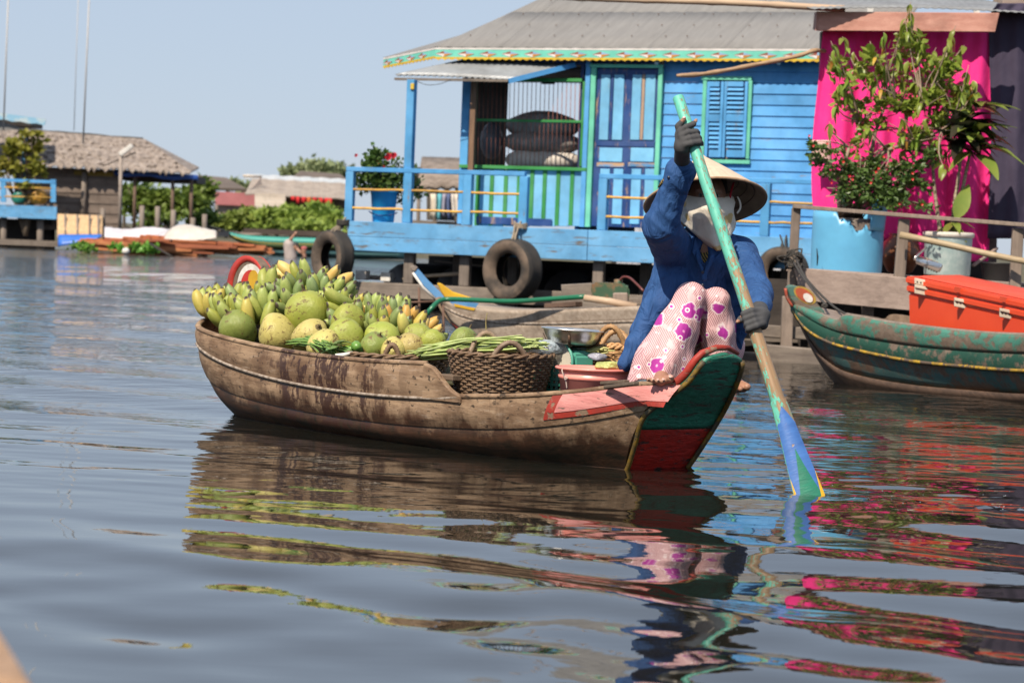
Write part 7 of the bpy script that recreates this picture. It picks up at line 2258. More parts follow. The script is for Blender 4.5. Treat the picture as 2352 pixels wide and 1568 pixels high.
m = MB(); m.tube(curve_pts([at(1804, 662, 16.43), at(1808, 684, 16.43), at(1820, 704, 16.43)], 8), .022, 6, flat=.5); m.build('red_stem_edge', mat('stem_rust_red', (0.38, 0.07, 0.035), None, .6, 9, wear=(.2, .13, .1), wamt=.58), pw, True)
# mooring lines from prow to post
m = MB()
m.tube(curve_pts([p, at(1840, 630, 18.3), at(1872, 672, 17.2), at(1897, 700, 16.4)], 16), .009, 5); m.build('mooring_line', ROPED, GB, True)
m = MB()
m.tube(curve_pts([p + Vector((.02, 0, .02)), at(1852, 640, 18.0), at(1910, 700, 16.9), at(1955, 728, 16.1)], 16), .009, 5); m.build('mooring_line', ROPED, GB, True)
m = MB()
m.tube([at(1894 + 5 * math.cos(a), 702 + 3 * math.sin(a), 16.38) for a in np.linspace(0, 6.28, 13)[:-1]], .010, 5, False, closed=True); m.build('mooring_ring', ROPED, GB, True)

# ---- orange cool box in the green boat
ORG = mat('orange_plastic', (0.72, 0.075, 0.022), (0.66, 0.06, 0.02), .42, 3, bump=.06, dirt=.10)
box_o = empty('cool_box', at(2230, 760, 15.6), 0, 'big orange plastic cool box with three pale latches in the green boat', 'box')
def OB(u, v, y): return at(u, v, y)
dL, dR = 15.9, 14.75
LT, RT_ = at(2080, 634, dL), at(2420, 706, dR - .25)
LB_, RB_ = at(2084, 790, dL), at(2424, 880, dR - .25)
back = Vector((.46, .70, .015))
ex_ = (RT_ - LT)
upv = Vector((0, 0, 1))
def slab(t0, t1, grow, material, nm, lift=0.0, bev=.012):
    """horizontal slice of the box between fractions of its height"""
    h0, h1 = LT.lerp(LB_, t0) + upv * lift, LT.lerp(LB_, t1)
    g0, g1 = RT_.lerp(RB_, t0) + upv * lift, RT_.lerp(RB_, t1)
    o = -back.normalized() * grow - ex_.normalized() * grow
    b_ = back + back.normalized() * 2 * grow
    e_ = ex_.normalized() * 2 * grow
    m = MB(); m.hexa([h1 + o, g1 + o + e_, g1 + o + e_ + b_, h1 + o + b_, h0 + o, g0 + o + e_, g0 + o + e_ + b_, h0 + o + b_])
    return m.build(nm, material, box_o, 'auto', False, bev, 0, 3)
slab(.24, 1.0, -.015, ORG, 'box_body')
slab(.12, .235, .0, ORG, 'box_collar')
slab(0.0, .112, .004, ORG, 'box_lid')
m = MB(); o = LT + back.normalized() * .06 + ex_.normalized() * .08; m.hexa([o, o + ex_ * .9, o + ex_ * .9 + back * .82, o + back * .82] + [q + Vector((0, 0, .018)) for q in (o + ex_.normalized() * .03 + back * .04, o + ex_ * .88 + back * .04, o + ex_ * .88 + back * .78, o + ex_.normalized() * .03 + back * .78)]); m.build('lid_panel', ORG, box_o, 'auto', False, .01, 0, 2)
LAT = mat('latch_plastic', (0.62, 0.56, 0.44), (0.5, 0.44, 0.34), .55, 12, dirt=.3)
for (u, v, full) in ((2115, 660, True), (2206, 690, False), (2310, 714, False)):
    t = (u - 2080) / 340
    y = dL + (dR - .25 - dL) * t - .03
    nrm = Vector((0, -1, 0))
    lt = empty('latch', at(u, v, y), 0, parent=box_o)
    def part(nm, u0, v0, u1, v1, th, yy=y):
        k = .27 * (1)
        m = MB(); m.prism([at(u0, v0 + (u0 - u) * .21, yy), at(u1, v0 + (u1 - u) * .21, yy), at(u1, v1 + (u1 - u) * .21, yy), at(u0, v1 + (u0 - u) * .21, yy)], (0, -1, 0), th); return m.build(nm, LAT, lt, False, False, .004)
    if full: part('hinge_plate', u - 15, v - 19, u + 15, v - 5, .012)
    part('hook', u - 15, v - 3, u + 15, v + 20 - 3, .018)
    part('hook_lip', u - 15, v - 4, u + 15, v + 4, .03)
    for k in (-8, 0, 8):
        m = MB(); m.lathe([(.0005, .002), (.005, .002), (.005, -.002)], 8, at(u + k, v - 11 + k * .21 if full else v + 6 + k * .21, y - .014 if full else y - .02), frame((0, -1, 0), (0, 0, 1)) @ Matrix.Rotation(R(90), 3, 'Y')); m.build('screw', DARKW, lt, True)
OR2 = mat('orange_recess', (0.50, 0.06, 0.02), None, .5)
for u, v in ((2208, 667), (2312, 689)):
    t = (u - 2080) / 340
    y = dL + (dR - .25 - dL) * t - .022
    m = MB(); m.prism([at(u - 16, v - 6 - 3.4, y), at(u + 16, v - 6 + 3.4, y), at(u + 16, v + 6 + 3.4, y), at(u - 16, v + 6 - 3.4, y)], (0, -1, 0), .004); m.build('latch_recess', OR2, box_o, False)

# ================================================================== grey boat moored below the house
GY = empty('grey_boat', at(1250, 800, 19.9), 0, 'old bare wood boat with blue and yellow prow moored below the house', 'boat')
def D2(u): return 20.9 - (u - 945) * .0034
def y2(tab, off=0.0, n=28): return curve_pts([at(u, v, D2(u) + off) for u, v in tab], n)
g1 = [(1010, 686), (1045, 697), (1090, 705), (1160, 712), (1250, 712), (1350, 708), (1450, 704), (1560, 702), (1700, 700)]
g2 = [(1020, 704), (1055, 722), (1100, 734), (1160, 741), (1250, 743), (1350, 741), (1450, 738), (1560, 736), (1700, 734)]
g3 = [(1040, 738), (1075, 762), (1120, 778), (1180, 788), (1250, 792), (1350, 792), (1450, 790), (1560, 788), (1700, 786)]
g4 = [(1062, 768), (1090, 792), (1130, 810), (1190, 822), (1250, 830), (1350, 832), (1450, 832), (1560, 830), (1700, 828)]
GYW = wood('bleached_hull', (0.42, 0.35, 0.285), (0.22, 0.165, 0.125), 0, 3, .8, None, .5, 5, .6, .05, .7)
GYR = wood('red_bottom', (0.30, 0.24, 0.2), (0.2, 0.14, 0.11), 0, 3, .7, (0.30, 0.045, 0.03), .62, 5)
def ystrip(nm, a, b, mt, off):
    m = MB(); A_, B_ = y2(a, off), y2(b, off + .02)
    m.sheet([[p.lerp(q, t) for p, q in zip(A_, B_)] for t in np.linspace(0, 1, 5)]); return m.build(nm, mt, GY, True, False, 0, .02)
ystrip('top_plank', g1, g2, GYW, 0.0); ystrip('side_plank', g2, g3, GYW, .012); ystrip('bottom_plank', g3, g4, GYR, .04)
m = MB(); m.tube(y2(g2, -.012, 40), .012, 6); m.build('seam', MATS['pale_seam'], GY, True)
far2 = Vector((.18, .95, 0))
m = MB(); q = y2(g1); m.sheet([q, [p + far2 * min(1, i / 6) for i, p in enumerate(q)]]); m.build('deck', GYW, GY, True, False, 0, .02)
m = MB(); q2_ = y2(g3); m.sheet([[p + far2 * min(1, i / 6) for i, p in enumerate(q)], [p + far2 * min(1, i / 6) for i, p in enumerate(q2_)]]); m.build('far_side', GYW, GY, True, False, 0, .02)
m = MB(); m.tube(curve_pts([at(1006, 684, 20.75), at(1020, 715, 20.72), at(1042, 742, 20.68), at(1068, 772, 20.6)], 10), .040, 8, flat=.5); m.build('stem_post', wood('worn_stem', (0.26, 0.19, 0.13), (0.18, 0.12, 0.08), 2, 3), GY, True)
BLU = wood('prow_blue', (0.5, 0.48, 0.45), (0.3, 0.26, 0.22), 2, 3, .6, (0.10, 0.27, 0.52), .66, 5)
YEO = mat('prow_yellow', (0.62, 0.36, 0.015), (0.52, 0.29, 0.015), .55, 5)
m = MB(); m.prism([at(u, v, 20.8) for u, v in ((946, 614), (958, 615), (985, 646), (1012, 672), (1024, 688), (1008, 692), (975, 660), (952, 630))], (0, 1, 0), .08); pr_ = m.build('prow_board', BLU, GY, False, False, .008)
m = MB(); m.prism([at(u, v, 20.79) for u, v in ((941, 612), (950, 609), (960, 614), (954, 624), (946, 622))], (0, 1, 0), .10); m.build('prow_tip', GREYW, pr_, False, False, .006)
m = MB(); m.tube([at(u, v, 20.78) for u, v in ((948, 626), (972, 660), (1006, 692))], .012, 6); m.build('white_edge', WHITEP, pr_, True)
m = MB(); m.prism([at(u, v, 20.65) for u, v in ((1003, 650), (1012, 650), (1040, 670), (1085, 684), (1070, 692), (1024, 686), (1014, 672))], (0, 1, 0), .06); m.build('yellow_cheek', YEO, GY, False, False, .008)
for pts, mt, nm in (([(1030, 690), (1100, 696), (1090, 710), (1040, 700)], BLU, 'blue_band'), ([(1042, 697), (1092, 708), (1088, 713), (1045, 704)], YEO, 'yellow_band')):
    m = MB(); m.prism([at(u, v, D2(u) - .02 - (.006 if nm[0] == 'y' else 0)) for u, v in pts], (0, -1, 0), .006); m.build(nm, mt, GY, False)
wb('engine_bed', (1290, 668, 20.0), (1360, 664, 20.0), .2, .10, GREYX, GY); wb('cross_plank', (1395, 690, 19.9), (1500, 692, 19.6), .3, .05, GREYX, GY)
wb('worn_block', (1425, 672, 19.6), (1425, 700, 19.6), .12, .1, RAFTP, GY, .01, (0, 1, 0))
wb('gunwale_patch', (1258, 702, 20.1), (1330, 698, 19.9), .1, .04, wood('rotten', (0.14, 0.09, 0.065), (0.08, 0.05, 0.04), 0, 3), GY)
# fuel tank, bamboo tube, hose
RUSTG = mat('rusty_green_tank', (0.035, 0.085, 0.045), (0.22, 0.105, 0.05), .6, 7, (1, 1, 1), lo=.45, hi=.6, wear=(.45, .26, .1), wamt=.64, wscale=7, wstretch=(3, 3, .5))
tk = empty('fuel_tank', at(1400, 690, 19.7), 0, 'rusty green fuel tank with a thin hose on the grey boat', 'tank')
m = MB(); m.prism([at(1362, 648, 19.75), at(1440, 652, 19.65), at(1446, 660, 19.65), at(1446, 690, 19.65), at(1364, 690, 19.75), at(1357, 660, 19.75)], (0, 1, 0), .28); m.build('tank_body', RUSTG, tk, 'auto', False, .02, 0, 2)
m = MB(); m.lathe([(.035, 0), (.035, .035), (.002, .04)], 14, at(1420, 652, 19.8)); m.build('filler_cap', RUSTG, tk, True)
m = MB(); m.tube(curve_pts([at(1422, 646, 19.78), at(1432, 636, 19.75), at(1446, 638, 19.7), at(1460, 650, 19.6), at(1478, 668, 19.5)], 14), .010, 6); m.build('fuel_hose', mat('red_hose', (0.14, 0.035, 0.03), None, .4), tk, True)
m = MB(); m.tube([at(1342, 684, 19.5), at(1400, 692, 19.45), at(1462, 704, 19.4)], .028, 10); tag(m.build('bamboo_tube', BAMB, None, True), 'thick bamboo tube lying below the fuel tank', 'bamboo')
m = MB(); m.tube(curve_pts([at(968, 752, 20.2), at(976, 728, 20.2), at(994, 705, 20.2), at(1012, 690, 20.3), at(1040, 687, 20.3), at(1110, 690, 20.1), at(1180, 692, 19.9), at(1260, 687, 19.7), at(1345, 681, 19.5)], 40), .021, 8)
tag(m.build('green_hose', mat('hose_green', (0.012, 0.15, 0.07), (0.01, 0.11, 0.055), .35, 4), None, True), 'green garden hose running along the grey boat', 'hose')
iron = mat('rust_iron', (0.14, 0.075, 0.05), None, .7)
an = empty('rusty_frame', at(950, 800, 20.6), 0, 'thin rusty iron frame standing in the water left of the grey boat prow', 'frame')
for a_, b_ in (((878, 697, 20.6), (1005, 692, 20.6)), ((944, 700, 20.6), (940, 800, 20.6)), ((962, 660, 20.65), (966, 800, 20.65)), ((1018, 700, 20.5), (1020, 800, 20.5)), ((942, 712, 20.62), (964, 712, 20.62))):
    m = MB(); m.tube([at(*a_), at(*b_)], .011, 6); m.build('iron_rod', iron, an, True)
m = MB(); m.tube(curve_pts([at(895, 712, 20.55), at(880, 700, 20.55), at(878, 686, 20.55), at(888, 680, 20.55), at(894, 692, 20.55), at(880, 704, 20.55)], 18), .006, 5); m.build('wire_loop', iron, an, True)
# ================================================================== far bank on the left
def wbx(name, u0, v0, u1, v1, d, t, material, parent=None, bevel=0.0):
    """upright slab facing the viewer that fills a pixel rectangle at depth d, t metres deep"""
    m = MB(); m.prism([at(u0, v0, d), at(u1, v0 + (u1 - u0) * .04, d), at(u1, v1 + (u1 - u0) * .04, d), at(u0, v1, d)], (0, 1, 0), t)
    return m.build(name, material, parent, False, False, bevel)
def wpole(name, a, b, r_, material, parent=None, n=7):
    m = MB(); m.tube([at(*a), at(*b)], r_, n); return m.build(name, material, parent, True)
def on_water(u, d): return Vector((at(u, 600, d).x, d, 0))
# muddy bank that carries shrubs and houses
BANKM = mat('muddy_bank', (0.10, 0.085, 0.055), (0.06, 0.06, 0.03), .95, .6, bump=1, bdist=.1)
rows = []
for j in range(9):
    y = [104, 107, 112, 120, 140, 180, 300, 700, 1900][j]
    z = [-.25, .25, .6, .75, .9, 1.0, 1.2, 1.5, 2][j]
    rows.append([Vector((x * (1 + max(0, y - 140) / 120), y + 4 * math.sin(x * .11), z + .12 * math.sin(x * .8 + j))) for x in np.linspace(-60, 60, 70)])
m = MB(); m.sheet(rows); tag(m.build('river_bank', BANKM, None, True), None, None, None, 'structure')

def foliage_thing(name, label, cat, blobs, size, material, seed, trunk=None, group=None):
    r_ = np.random.default_rng(seed)
    u, v, d = blobs[0][:3]
    g = on_water(u, d)
    root = empty(name, (g.x, g.y, .5), 0, label, cat, group)
    mm = MB()
    for u, v, d, ru, rv, n_ in blobs:
        k = d / FPX
        q = leaf_cloud(at(u, v, d), (ru * k, max(ru, rv) * k * .8, rv * k), n_, size, r_); mm.add(q.v, q.f)
    o = mm.build('crown', material, root, False); o['kind'] = 'stuff'
    m = MB()
    rr = random.Random(seed)
    b0 = blobs[0]
    for i, b in enumerate(blobs):
        c = at(b[0], b[1], b[2])
        base_ = Vector((c.x + rr.uniform(-.3, .3), c.y, .4))
        if trunk: base_ = Vector((at(trunk, 500, b[2]).x, b[2], .4))
        m.tube(curve_pts([base_, base_.lerp(c, .5) + Vector((rr.uniform(-.2, .2), 0, 0)), c], 7), [.09, .08, .07, .06, .05, .04, .03], 5)
        for k in range(4):
            e_ = c + Vector((rr.uniform(-1, 1) * b[3], rr.uniform(-.5, .5) * b[3], rr.uniform(-.3, 1) * b[4])) * (b[2] / FPX)
            m.tube([base_.lerp(c, .6), e_], [.035, .012], 4)
    m.build('trunk', mat('shrub_wood', (0.13, 0.10, 0.07), None, .85), root, True)
    return root
FG1 = leaf_mat('bank_green', (0.16, 0.23, 0.04), (0.26, 0.31, 0.06), .55, .25, .02, .5)
FG2 = leaf_mat('hedge_green', (0.10, 0.19, 0.035), (0.19, 0.28, 0.05), .5, .25, .02, .5)
FG3 = leaf_mat('hazy_green', (0.17, 0.21, 0.11), (0.23, 0.26, 0.13), .6, .25, .01, .5)  # leaf colour lightened to carry the haze of distance
foliage_thing('bank_shrub', 'wide bright green shrub on the bank in front of the cream hut', 'shrub', [(690, 503, 112, 70, 22, 1300), (740, 500, 112, 40, 24, 900), (640, 506, 111, 40, 20, 700), (600, 512, 110, 35, 15, 450), (770, 508, 111, 26, 20, 400), (700, 520, 110, 70, 10, 600), (665, 486, 112, 14, 10, 120), (722, 482, 112, 18, 12, 160), (757, 486, 112, 12, 12, 120), (612, 496, 110, 12, 12, 110)], .34, FG1, 1, None, 'shrubs on the bank')
foliage_thing('bank_shrub', 'low weedy shrub on the bank below the pink wall', 'shrub', [(548, 506, 110, 35, 22, 600), (510, 512, 109, 25, 16, 350), (575, 490, 112, 20, 20, 250)], .30, FG1, 2, None, 'shrubs on the bank')
foliage_thing('hedge_bush', 'dense green bush seen under the blue edged porch of the thatched hut', 'shrub', [(330, 460, 92, 40, 34, 900), (390, 470, 92, 42, 36, 1000), (440, 470, 92, 40, 36, 900), (470, 440, 93, 25, 26, 450), (350, 505, 91, 50, 14, 400), (460, 500, 91, 40, 20, 450), (300, 450, 93, 20, 24, 250)], .26, FG2, 3)
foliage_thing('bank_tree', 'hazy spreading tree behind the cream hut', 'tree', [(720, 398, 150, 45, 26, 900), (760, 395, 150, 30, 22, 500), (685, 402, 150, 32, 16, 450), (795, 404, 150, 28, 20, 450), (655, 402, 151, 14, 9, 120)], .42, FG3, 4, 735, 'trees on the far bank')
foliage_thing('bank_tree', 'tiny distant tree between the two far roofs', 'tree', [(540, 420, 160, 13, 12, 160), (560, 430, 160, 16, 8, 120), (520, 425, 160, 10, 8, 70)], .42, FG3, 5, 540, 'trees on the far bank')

# cream hut with metal roof and red washing
hutc = empty('cream_hut', on_water(660, 125) + Vector((0, 0, .6)), 0, 'cream plank hut with grey sheet roof and red washing', 'hut')
CRM = wood('cream_plank', (0.62, 0.55, 0.47), (0.5, 0.42, 0.35), 0, .6, .8, None)
for i in range(5): wbx('wall_plank', 585, 443 + i * 7.6, 656, 450.4 + i * 7.6, 123.3, .1, CRM, hutc)
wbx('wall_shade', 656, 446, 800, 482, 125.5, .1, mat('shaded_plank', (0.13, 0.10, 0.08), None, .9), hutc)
for v0, v1, u0, u1, d0, d1, mt in ((402, 412, 568, 800, 129, 127.5, mat('pale_zinc', (0.42, 0.45, 0.47), (0.5, 0.5, 0.5), .5, 1)), (412, 426, 580, 800, 127.5, 126, mat('old_thatch_band', (0.34, 0.29, 0.25), (0.24, 0.2, 0.17), .9, 2, (1, 1, 4))), (424, 436, 575, 800, 126, 124.6, mat('old_thatch_band', (0.3, 0.3, 0.3))), (435, 447, 570, 800, 124.6, 123.4, mat('old_thatch_band', (0.3, 0.3, 0.3)))):
    m = MB(); m.sheet([[at(u0 + (u1 - u0) * s_, v0 + 22 * s_ * .55 + 1.2 * math.sin(s_ * 40), d0) for s_ in np.linspace(0, 1, 24)], [at(u0 - 8 + (u1 - u0 + 8) * s_, v1 + 22 * s_ * .55 + 1.2 * math.sin(s_ * 33 + 1), d1) for s_ in np.linspace(0, 1, 24)]]); m.build('roof_course', mt, hutc, False, False, 0, .06)
m = MB(); m.add([at(565, 447, 124), at(596, 408, 126), at(600, 447, 125.5)], [(0, 1, 2)]); m.build('gable', mat('gable_wood', (0.42, 0.34, 0.29), None, .9), hutc, False, False, 0, .1)
wpole('ridge_pole', (560, 404, 124), (600, 406, 125), .07, CRM, hutc)
REDC = mat('red_cloth', (0.55, 0.02, 0.02), (0.42, 0.015, 0.02), .8, 2)
for i, (u, w, h) in enumerate(((668, 9, 10), (680, 8, 16), (693, 10, 14), (706, 9, 18), (719, 8, 15), (731, 10, 18), (745, 9, 14), (752, 10, 22))):
    m = MB(); m.sheet([[at(u + w * s_, 451 + (u - 668) * .05 + h * t, 122.8 + .1 * math.sin(s_ * 5 + i)) for s_ in np.linspace(0, 1, 5)] for t in (0, .5, 1)])
    tag(m.build('washing', REDC if i != 3 else mat('orange_cloth', (.6, .14, .03), None, .8), None, True, False, 0, .03), ['leftmost small red cloth on the washing line of the cream hut', 'second red cloth from the left on the far line', 'third red cloth from the left on the far line', 'orange cloth among the red washing of the cream hut', 'red cloth just right of the orange one on the far line', 'wide red cloth third from the right on the far line', 'red cloth second from the right on the far line', 'rightmost and longest red cloth on the far line'][i], 'cloth', 'washing on the far line')
# pink wall and brown roof further left
far_h = empty('pink_hut', on_water(540, 130) + Vector((0, 0, .6)), 0, 'far hut with a dusty pink wall and dark brown roof', 'hut')
wbx('wall', 494, 440, 586, 470, 130, .1, mat('dusty_pink', (0.42, 0.15, 0.16), None, .8, 1), far_h); wbx('base', 494, 470, 600, 500, 130.3, .1, mat('grey_footing', (0.30, 0.25, 0.22), None, .9, 1), far_h)
m = MB(); m.add([at(455, 408, 134), at(520, 414, 134), at(566, 440, 131), at(450, 436, 131)], [(0, 1, 2, 3)]); m.build('roof', mat('brown_roof', (0.14, 0.11, 0.09), (0.1, 0.08, 0.07), .9, 1), far_h, False, False, 0, .15)
m = MB(); m.add([at(690, 398, 140), at(780, 405, 140), at(800, 420, 138), at(668, 415, 138)], [(0, 1, 2, 3)]); m.build('roof', mat('brown_roof', (0.14, 0.11, 0.09)), far_h, False, False, 0, .15)
m = MB(); m.add([at(560, 440, 131), at(596, 418, 133), at(602, 422, 133), at(566, 448, 131)], [(0, 1, 2, 3)]); m.build('roof', mat('brown_roof', (0.14, 0.11, 0.09)), far_h, False, False, 0, .15)

# thatched roof seen through the veranda
th2 = empty('small_thatch_hut', on_water(1010, 62), 0, 'grey thatched roof seen between the veranda posts', 'hut')
THM = mat('grey_thatch', (0.30, 0.245, 0.205), (0.17, 0.135, 0.11), .95, 3, (1, 1, 3), bump=1, bdist=.05)
m = MB(); m.sheet([[at(968 + 110 * s_, 370 + 3 * s_, 64) for s_ in np.linspace(0, 1, 10)], [at(962 + 120 * s_, 405 + 3 * math.sin(s_ * 20), 62.5) for s_ in np.linspace(0, 1, 10)], [at(958 + 124 * s_, 436 + 4 * math.sin(s_ * 26), 61.5) for s_ in np.linspace(0, 1, 10)]]); m.build('thatch', THM, th2, True, False, 0, .12)
wbx('gable', 950, 384, 968, 440, 62.5, .1, DARKW, th2)
for u in (962, 1000, 1050, 1085): wpole('post', (u, 430, 62), (u - 2, 540, 62), .05, GREYW, th2)
wbx('deck', 940, 505, 1100, 530, 61.5, 2.0, GREYX, th2)
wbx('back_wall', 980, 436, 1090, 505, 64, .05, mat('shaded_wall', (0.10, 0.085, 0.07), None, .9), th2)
for i, (u, w, h, c_) in enumerate(((988, 13, 55, (.62, .55, .45)), (1004, 9, 60, (.12, .42, .50)), (1016, 9, 52, (.35, .33, .42)), (1028, 9, 58, (.10, .14, .28)), (1038, 15, 52, (.66, .60, .54)))):
    m = MB(); m.sheet([[at(u + w * s_ + 1.5 * math.sin(t * 4 + i), 445 + h * t, 61.2 + .06 * math.sin(s_ * 6 + i)) for s_ in np.linspace(0, 1, 6)] for t in np.linspace(0, 1, 5)])
    tag(m.build('hanging_garment', mat('garment_%d' % i, c_, None, .8, 3), None, True, False, 0, .02), ['cream shirt hanging at the left behind the veranda rail', 'turquoise cloth hanging behind the veranda rail', 'greyish cloth hanging in the middle behind the veranda rail', 'navy cloth hanging behind the veranda rail', 'white shirt hanging at the right behind the veranda rail'][i], 'clothes', 'washing behind the veranda')

# ---- thatched house
TD = 85.0
th = empty('thatched_house', on_water(250, TD), 0, 'grey thatched stilt house with plank walls and a blue edged porch', 'house')
def ridge(s_): return at(-120 + 448 * s_, 288 + 35 * s_, TD + 3.0)
def eave(s_): return at(-130 + 566 * s_, 372 + 26 * s_, TD)
NC = 8
THC = mat('thatch', (0.34, 0.285, 0.25), (0.17, 0.138, 0.118), .95, 2.2, (2.5, 1, 2.5), bump=1, bdist=.06, rand=.08)
for c in range(NC):
    t0, t1 = c / NC, (c + 1.25) / NC
    n_ = 90
    top, bot = [], []
    for i in range(n_ + 1):
        s_ = i / n_
        top.append(ridge(s_).lerp(eave(s_), t0) + Vector((0, -.02, .03)))
        rag = random.uniform(-.12, .10) if i % 2 else random.uniform(-.02, .06)
        bot.append(ridge(s_).lerp(eave(s_), min(t1, 1.04)) + Vector((0, -.10, .0 + rag)))
    m = MB(); m.sheet([top, [p.lerp(q, .5) + Vector((0, -.03, random.uniform(-.02, .02))) for p, q in zip(top, bot)], bot]); m.build('thatch_course', THC, th, False, False, 0, .04)
m = MB(); m.add([ridge(1), eave(1), eave(1) + Vector((-.5, 6, .3))], [(0, 1, 2)]); m.build('thatch_end', THC, th, False, False, 0, .08)
m = MB(); m.tube([ridge(s_) + Vector((0, 0, .02 + random.uniform(0, .04))) for s_ in np.linspace(.3, 1, 14)], .07, 6); m.build('ridge_cap', mat('black_ridge', (0.06, 0.055, 0.05), None, .9), th, True)
PLK = wood('hut_plank', (0.24, 0.19, 0.16), (0.14, 0.11, 0.092), 0, .8, .85)
for i in range(12): wbx('wall_plank', 40, 381 + i * 11.2, 272, 393.0 + i * 11.2, TD + .35 + .03 * (i % 2), .06, PLK, th)
wbx('yellow_board', 170, 392, 262, 402, TD + .3, .04, mat('dull_yellow', (0.30, 0.20, 0.03), None, .7), th)
wbx('red_board', 296, 398, 320, 408, TD + .3, .04, mat('dull_red', (0.14, 0.03, 0.03), None, .7), th)
m = MB(); m.sheet([[at(262 + 192 * s_, 389 + 14 * s_, TD + .2) for s_ in np.linspace(0, 1, 8)], [at(262 + 194 * s_, 402 + 14 * s_ + 3 * math.sin(s_ * 12), TD + .15) for s_ in np.linspace(0, 1, 8)]]); m.build('blue_tarp_edge', mat('blue_tarp', (0.03, 0.10, 0.38), (0.02, 0.07, 0.28), .5, 2), th, True, False, 0, .03)
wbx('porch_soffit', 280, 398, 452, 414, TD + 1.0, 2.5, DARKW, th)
for u, vt in ((310, 400), (397, 408), (440, 412)): wpole('porch_post', (u, vt, TD + .3), (u - 2, 524, TD + .3), .065, mat('porch_brown', (0.16, 0.105, 0.075), None, .85), th)
wpole('house_post', (194, 395, TD + .25), (190, 515, TD + .25), .10, GREYW, th)
wbx('deck', 100, 516, 500, 527, TD - .6, 3.5, PLK, th)
for u in (120, 200, 290, 380, 470): wpole('stilt', (u, 520, TD + .2), (u, 600, TD + .2), .10, DARKW, th)
for u, v0 in ((152, 486), (236, 478), (326, 472), (362, 474), (398, 482), (470, 492), (443, 500)):
    o = wpole('mooring_post', (u, v0, TD - 1.2), (u - 1, 560, TD - 1.2), .09, GREYW)
    tag(o, {152: 'short post left of the mat roll', 236: 'post behind the tan mat roll', 326: 'grey post right of the lamp pole', 362: 'second grey post right of the lamp pole', 398: 'third grey post below the porch', 470: 'rightmost short post beside the hedge', 443: 'thin post at the right end of the porch'}[u], 'post', 'posts along the thatched house')
# lamp pole and antennas
lp = empty('lamp_pole', on_water(278, TD - 1.5), 0, 'grey pole with a tilted fluorescent tube lamp', 'lamp')
wpole('pole', (278, 345, TD - 1.5), (275, 530, TD - 1.5), .065, mat('old_pole', (0.36, 0.30, 0.26), None, .8), lp)
m = MB(); m.beam(at(275, 356, TD - 1.55), at(304, 334, TD - 1.55), .12, .16); m.build('tube_light', mat('lamp_white', (0.68, 0.66, 0.62), None, .4), lp, False, False, .02)
wpole('arm', (235, 382, TD - 1.4), (312, 350, TD - 1.4), .02, DARKW, lp)
for (a, b, lab) in (((206, -30, 75), (191, 330, 75), 'tall thin mast rising behind the thatched roof'), ((20, -30, 75), (8, 300, 75), 'tall thin mast at the left edge of the picture')):
    tag(wpole('antenna_mast', a, b, .026, mat('mast_grey', (0.42, 0.41, 0.41), (0.38, 0.38, 0.38), .6)), lab, 'mast')
tag(wpole('thin_wire_mast', (180, -20, 75), (170, 300, 75), .012, mat('mast_grey', (0.48, 0.46, 0.46))), 'very thin wire left of the taller mast', 'wire')

# ---- blue deck house at the left edge
BD = 83.0
bh = empty('blue_deck_house', on_water(40, BD), 0, 'corner of a blue floating house with railed deck at the left edge', 'house')
wbx('fascia', -140, 464, 130, 493, BD, .1, HBF, bh)
wbx('top_rail', -140, 404, 127, 411, BD + .02, .08, HB, bh)
for u in (-60, 7, 122): wbx('rail_post', u - 6, 412, u + 6, 464, BD + .03, .1, HBV, bh)
for v in (430, 451):
    for a, b in ((-55, 1), (13, 116)): wpole('bamboo_rod', (a - 3, v, BD + .05), (b + 3, v + 3, BD + .05), .03, YBAM, bh)
wbx('deck', -140, 466, 128, 478, BD + .15, 3.0, GREYX, bh)
for u in (8, 92): wpole('stilt', (u, 494, BD + .4), (u, 600, BD + .4), .12, GREYW, bh)
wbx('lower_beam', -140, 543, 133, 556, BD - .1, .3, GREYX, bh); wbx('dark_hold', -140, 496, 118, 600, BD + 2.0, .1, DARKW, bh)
m = MB(); m.sheet([[at(-100 + 206 * s_, 246 + 28 * s_, BD + .3) for s_ in np.linspace(0, 1, 12)], [at(-100 + 203 * s_, 262 + 24 * s_ + (2.5 if i % 2 else 0), BD + .3) for i, s_ in enumerate(np.linspace(0, 1, 12))]]); m.build('trim_board', mat('pale_blue_trim', (0.22, 0.42, 0.58), (0.4, 0.5, 0.55), .6, 3, lo=.5, hi=.6), bh, False, False, 0, .05)
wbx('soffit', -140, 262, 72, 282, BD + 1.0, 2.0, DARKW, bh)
m = MB(); m.add([at(-160, 286, BD + .5), at(0, 278, BD + .5), at(62, 298, BD + .5), at(-160, 305, BD + .5)], [(0, 1, 2, 3)]); m.build('lower_roof', ROOFM, bh, False, False, 0, .05)
wpole('veranda_column', (56, 300, BD + .6), (55, 470, BD + .6), .09, HBV, bh)
for u, v0, v1, rr, mt, lab in ((45, 438, 466, 20, mat('teal_plastic', (0.03, 0.26, 0.20), None, .4), 'teal plastic tub on the blue deck'), (86, 436, 468, 24, mat('ochre_plastic', (0.52, 0.26, 0.03), None, .5), 'ochre yellow water jar on the blue deck')):
    c = at(u, v1, BD + .5); k = BD / FPX
    hgt = (v1 - v0) * k
    m = MB(); m.lathe([(rr * k * .7, 0), (rr * k, hgt * .3), (rr * k * .95, hgt * .6), (rr * k * .6, hgt * .95), (rr * k * .55, hgt), (.01, hgt)], 18, c); tag(m.build('water_jar', mt, None, True), lab, 'jar')
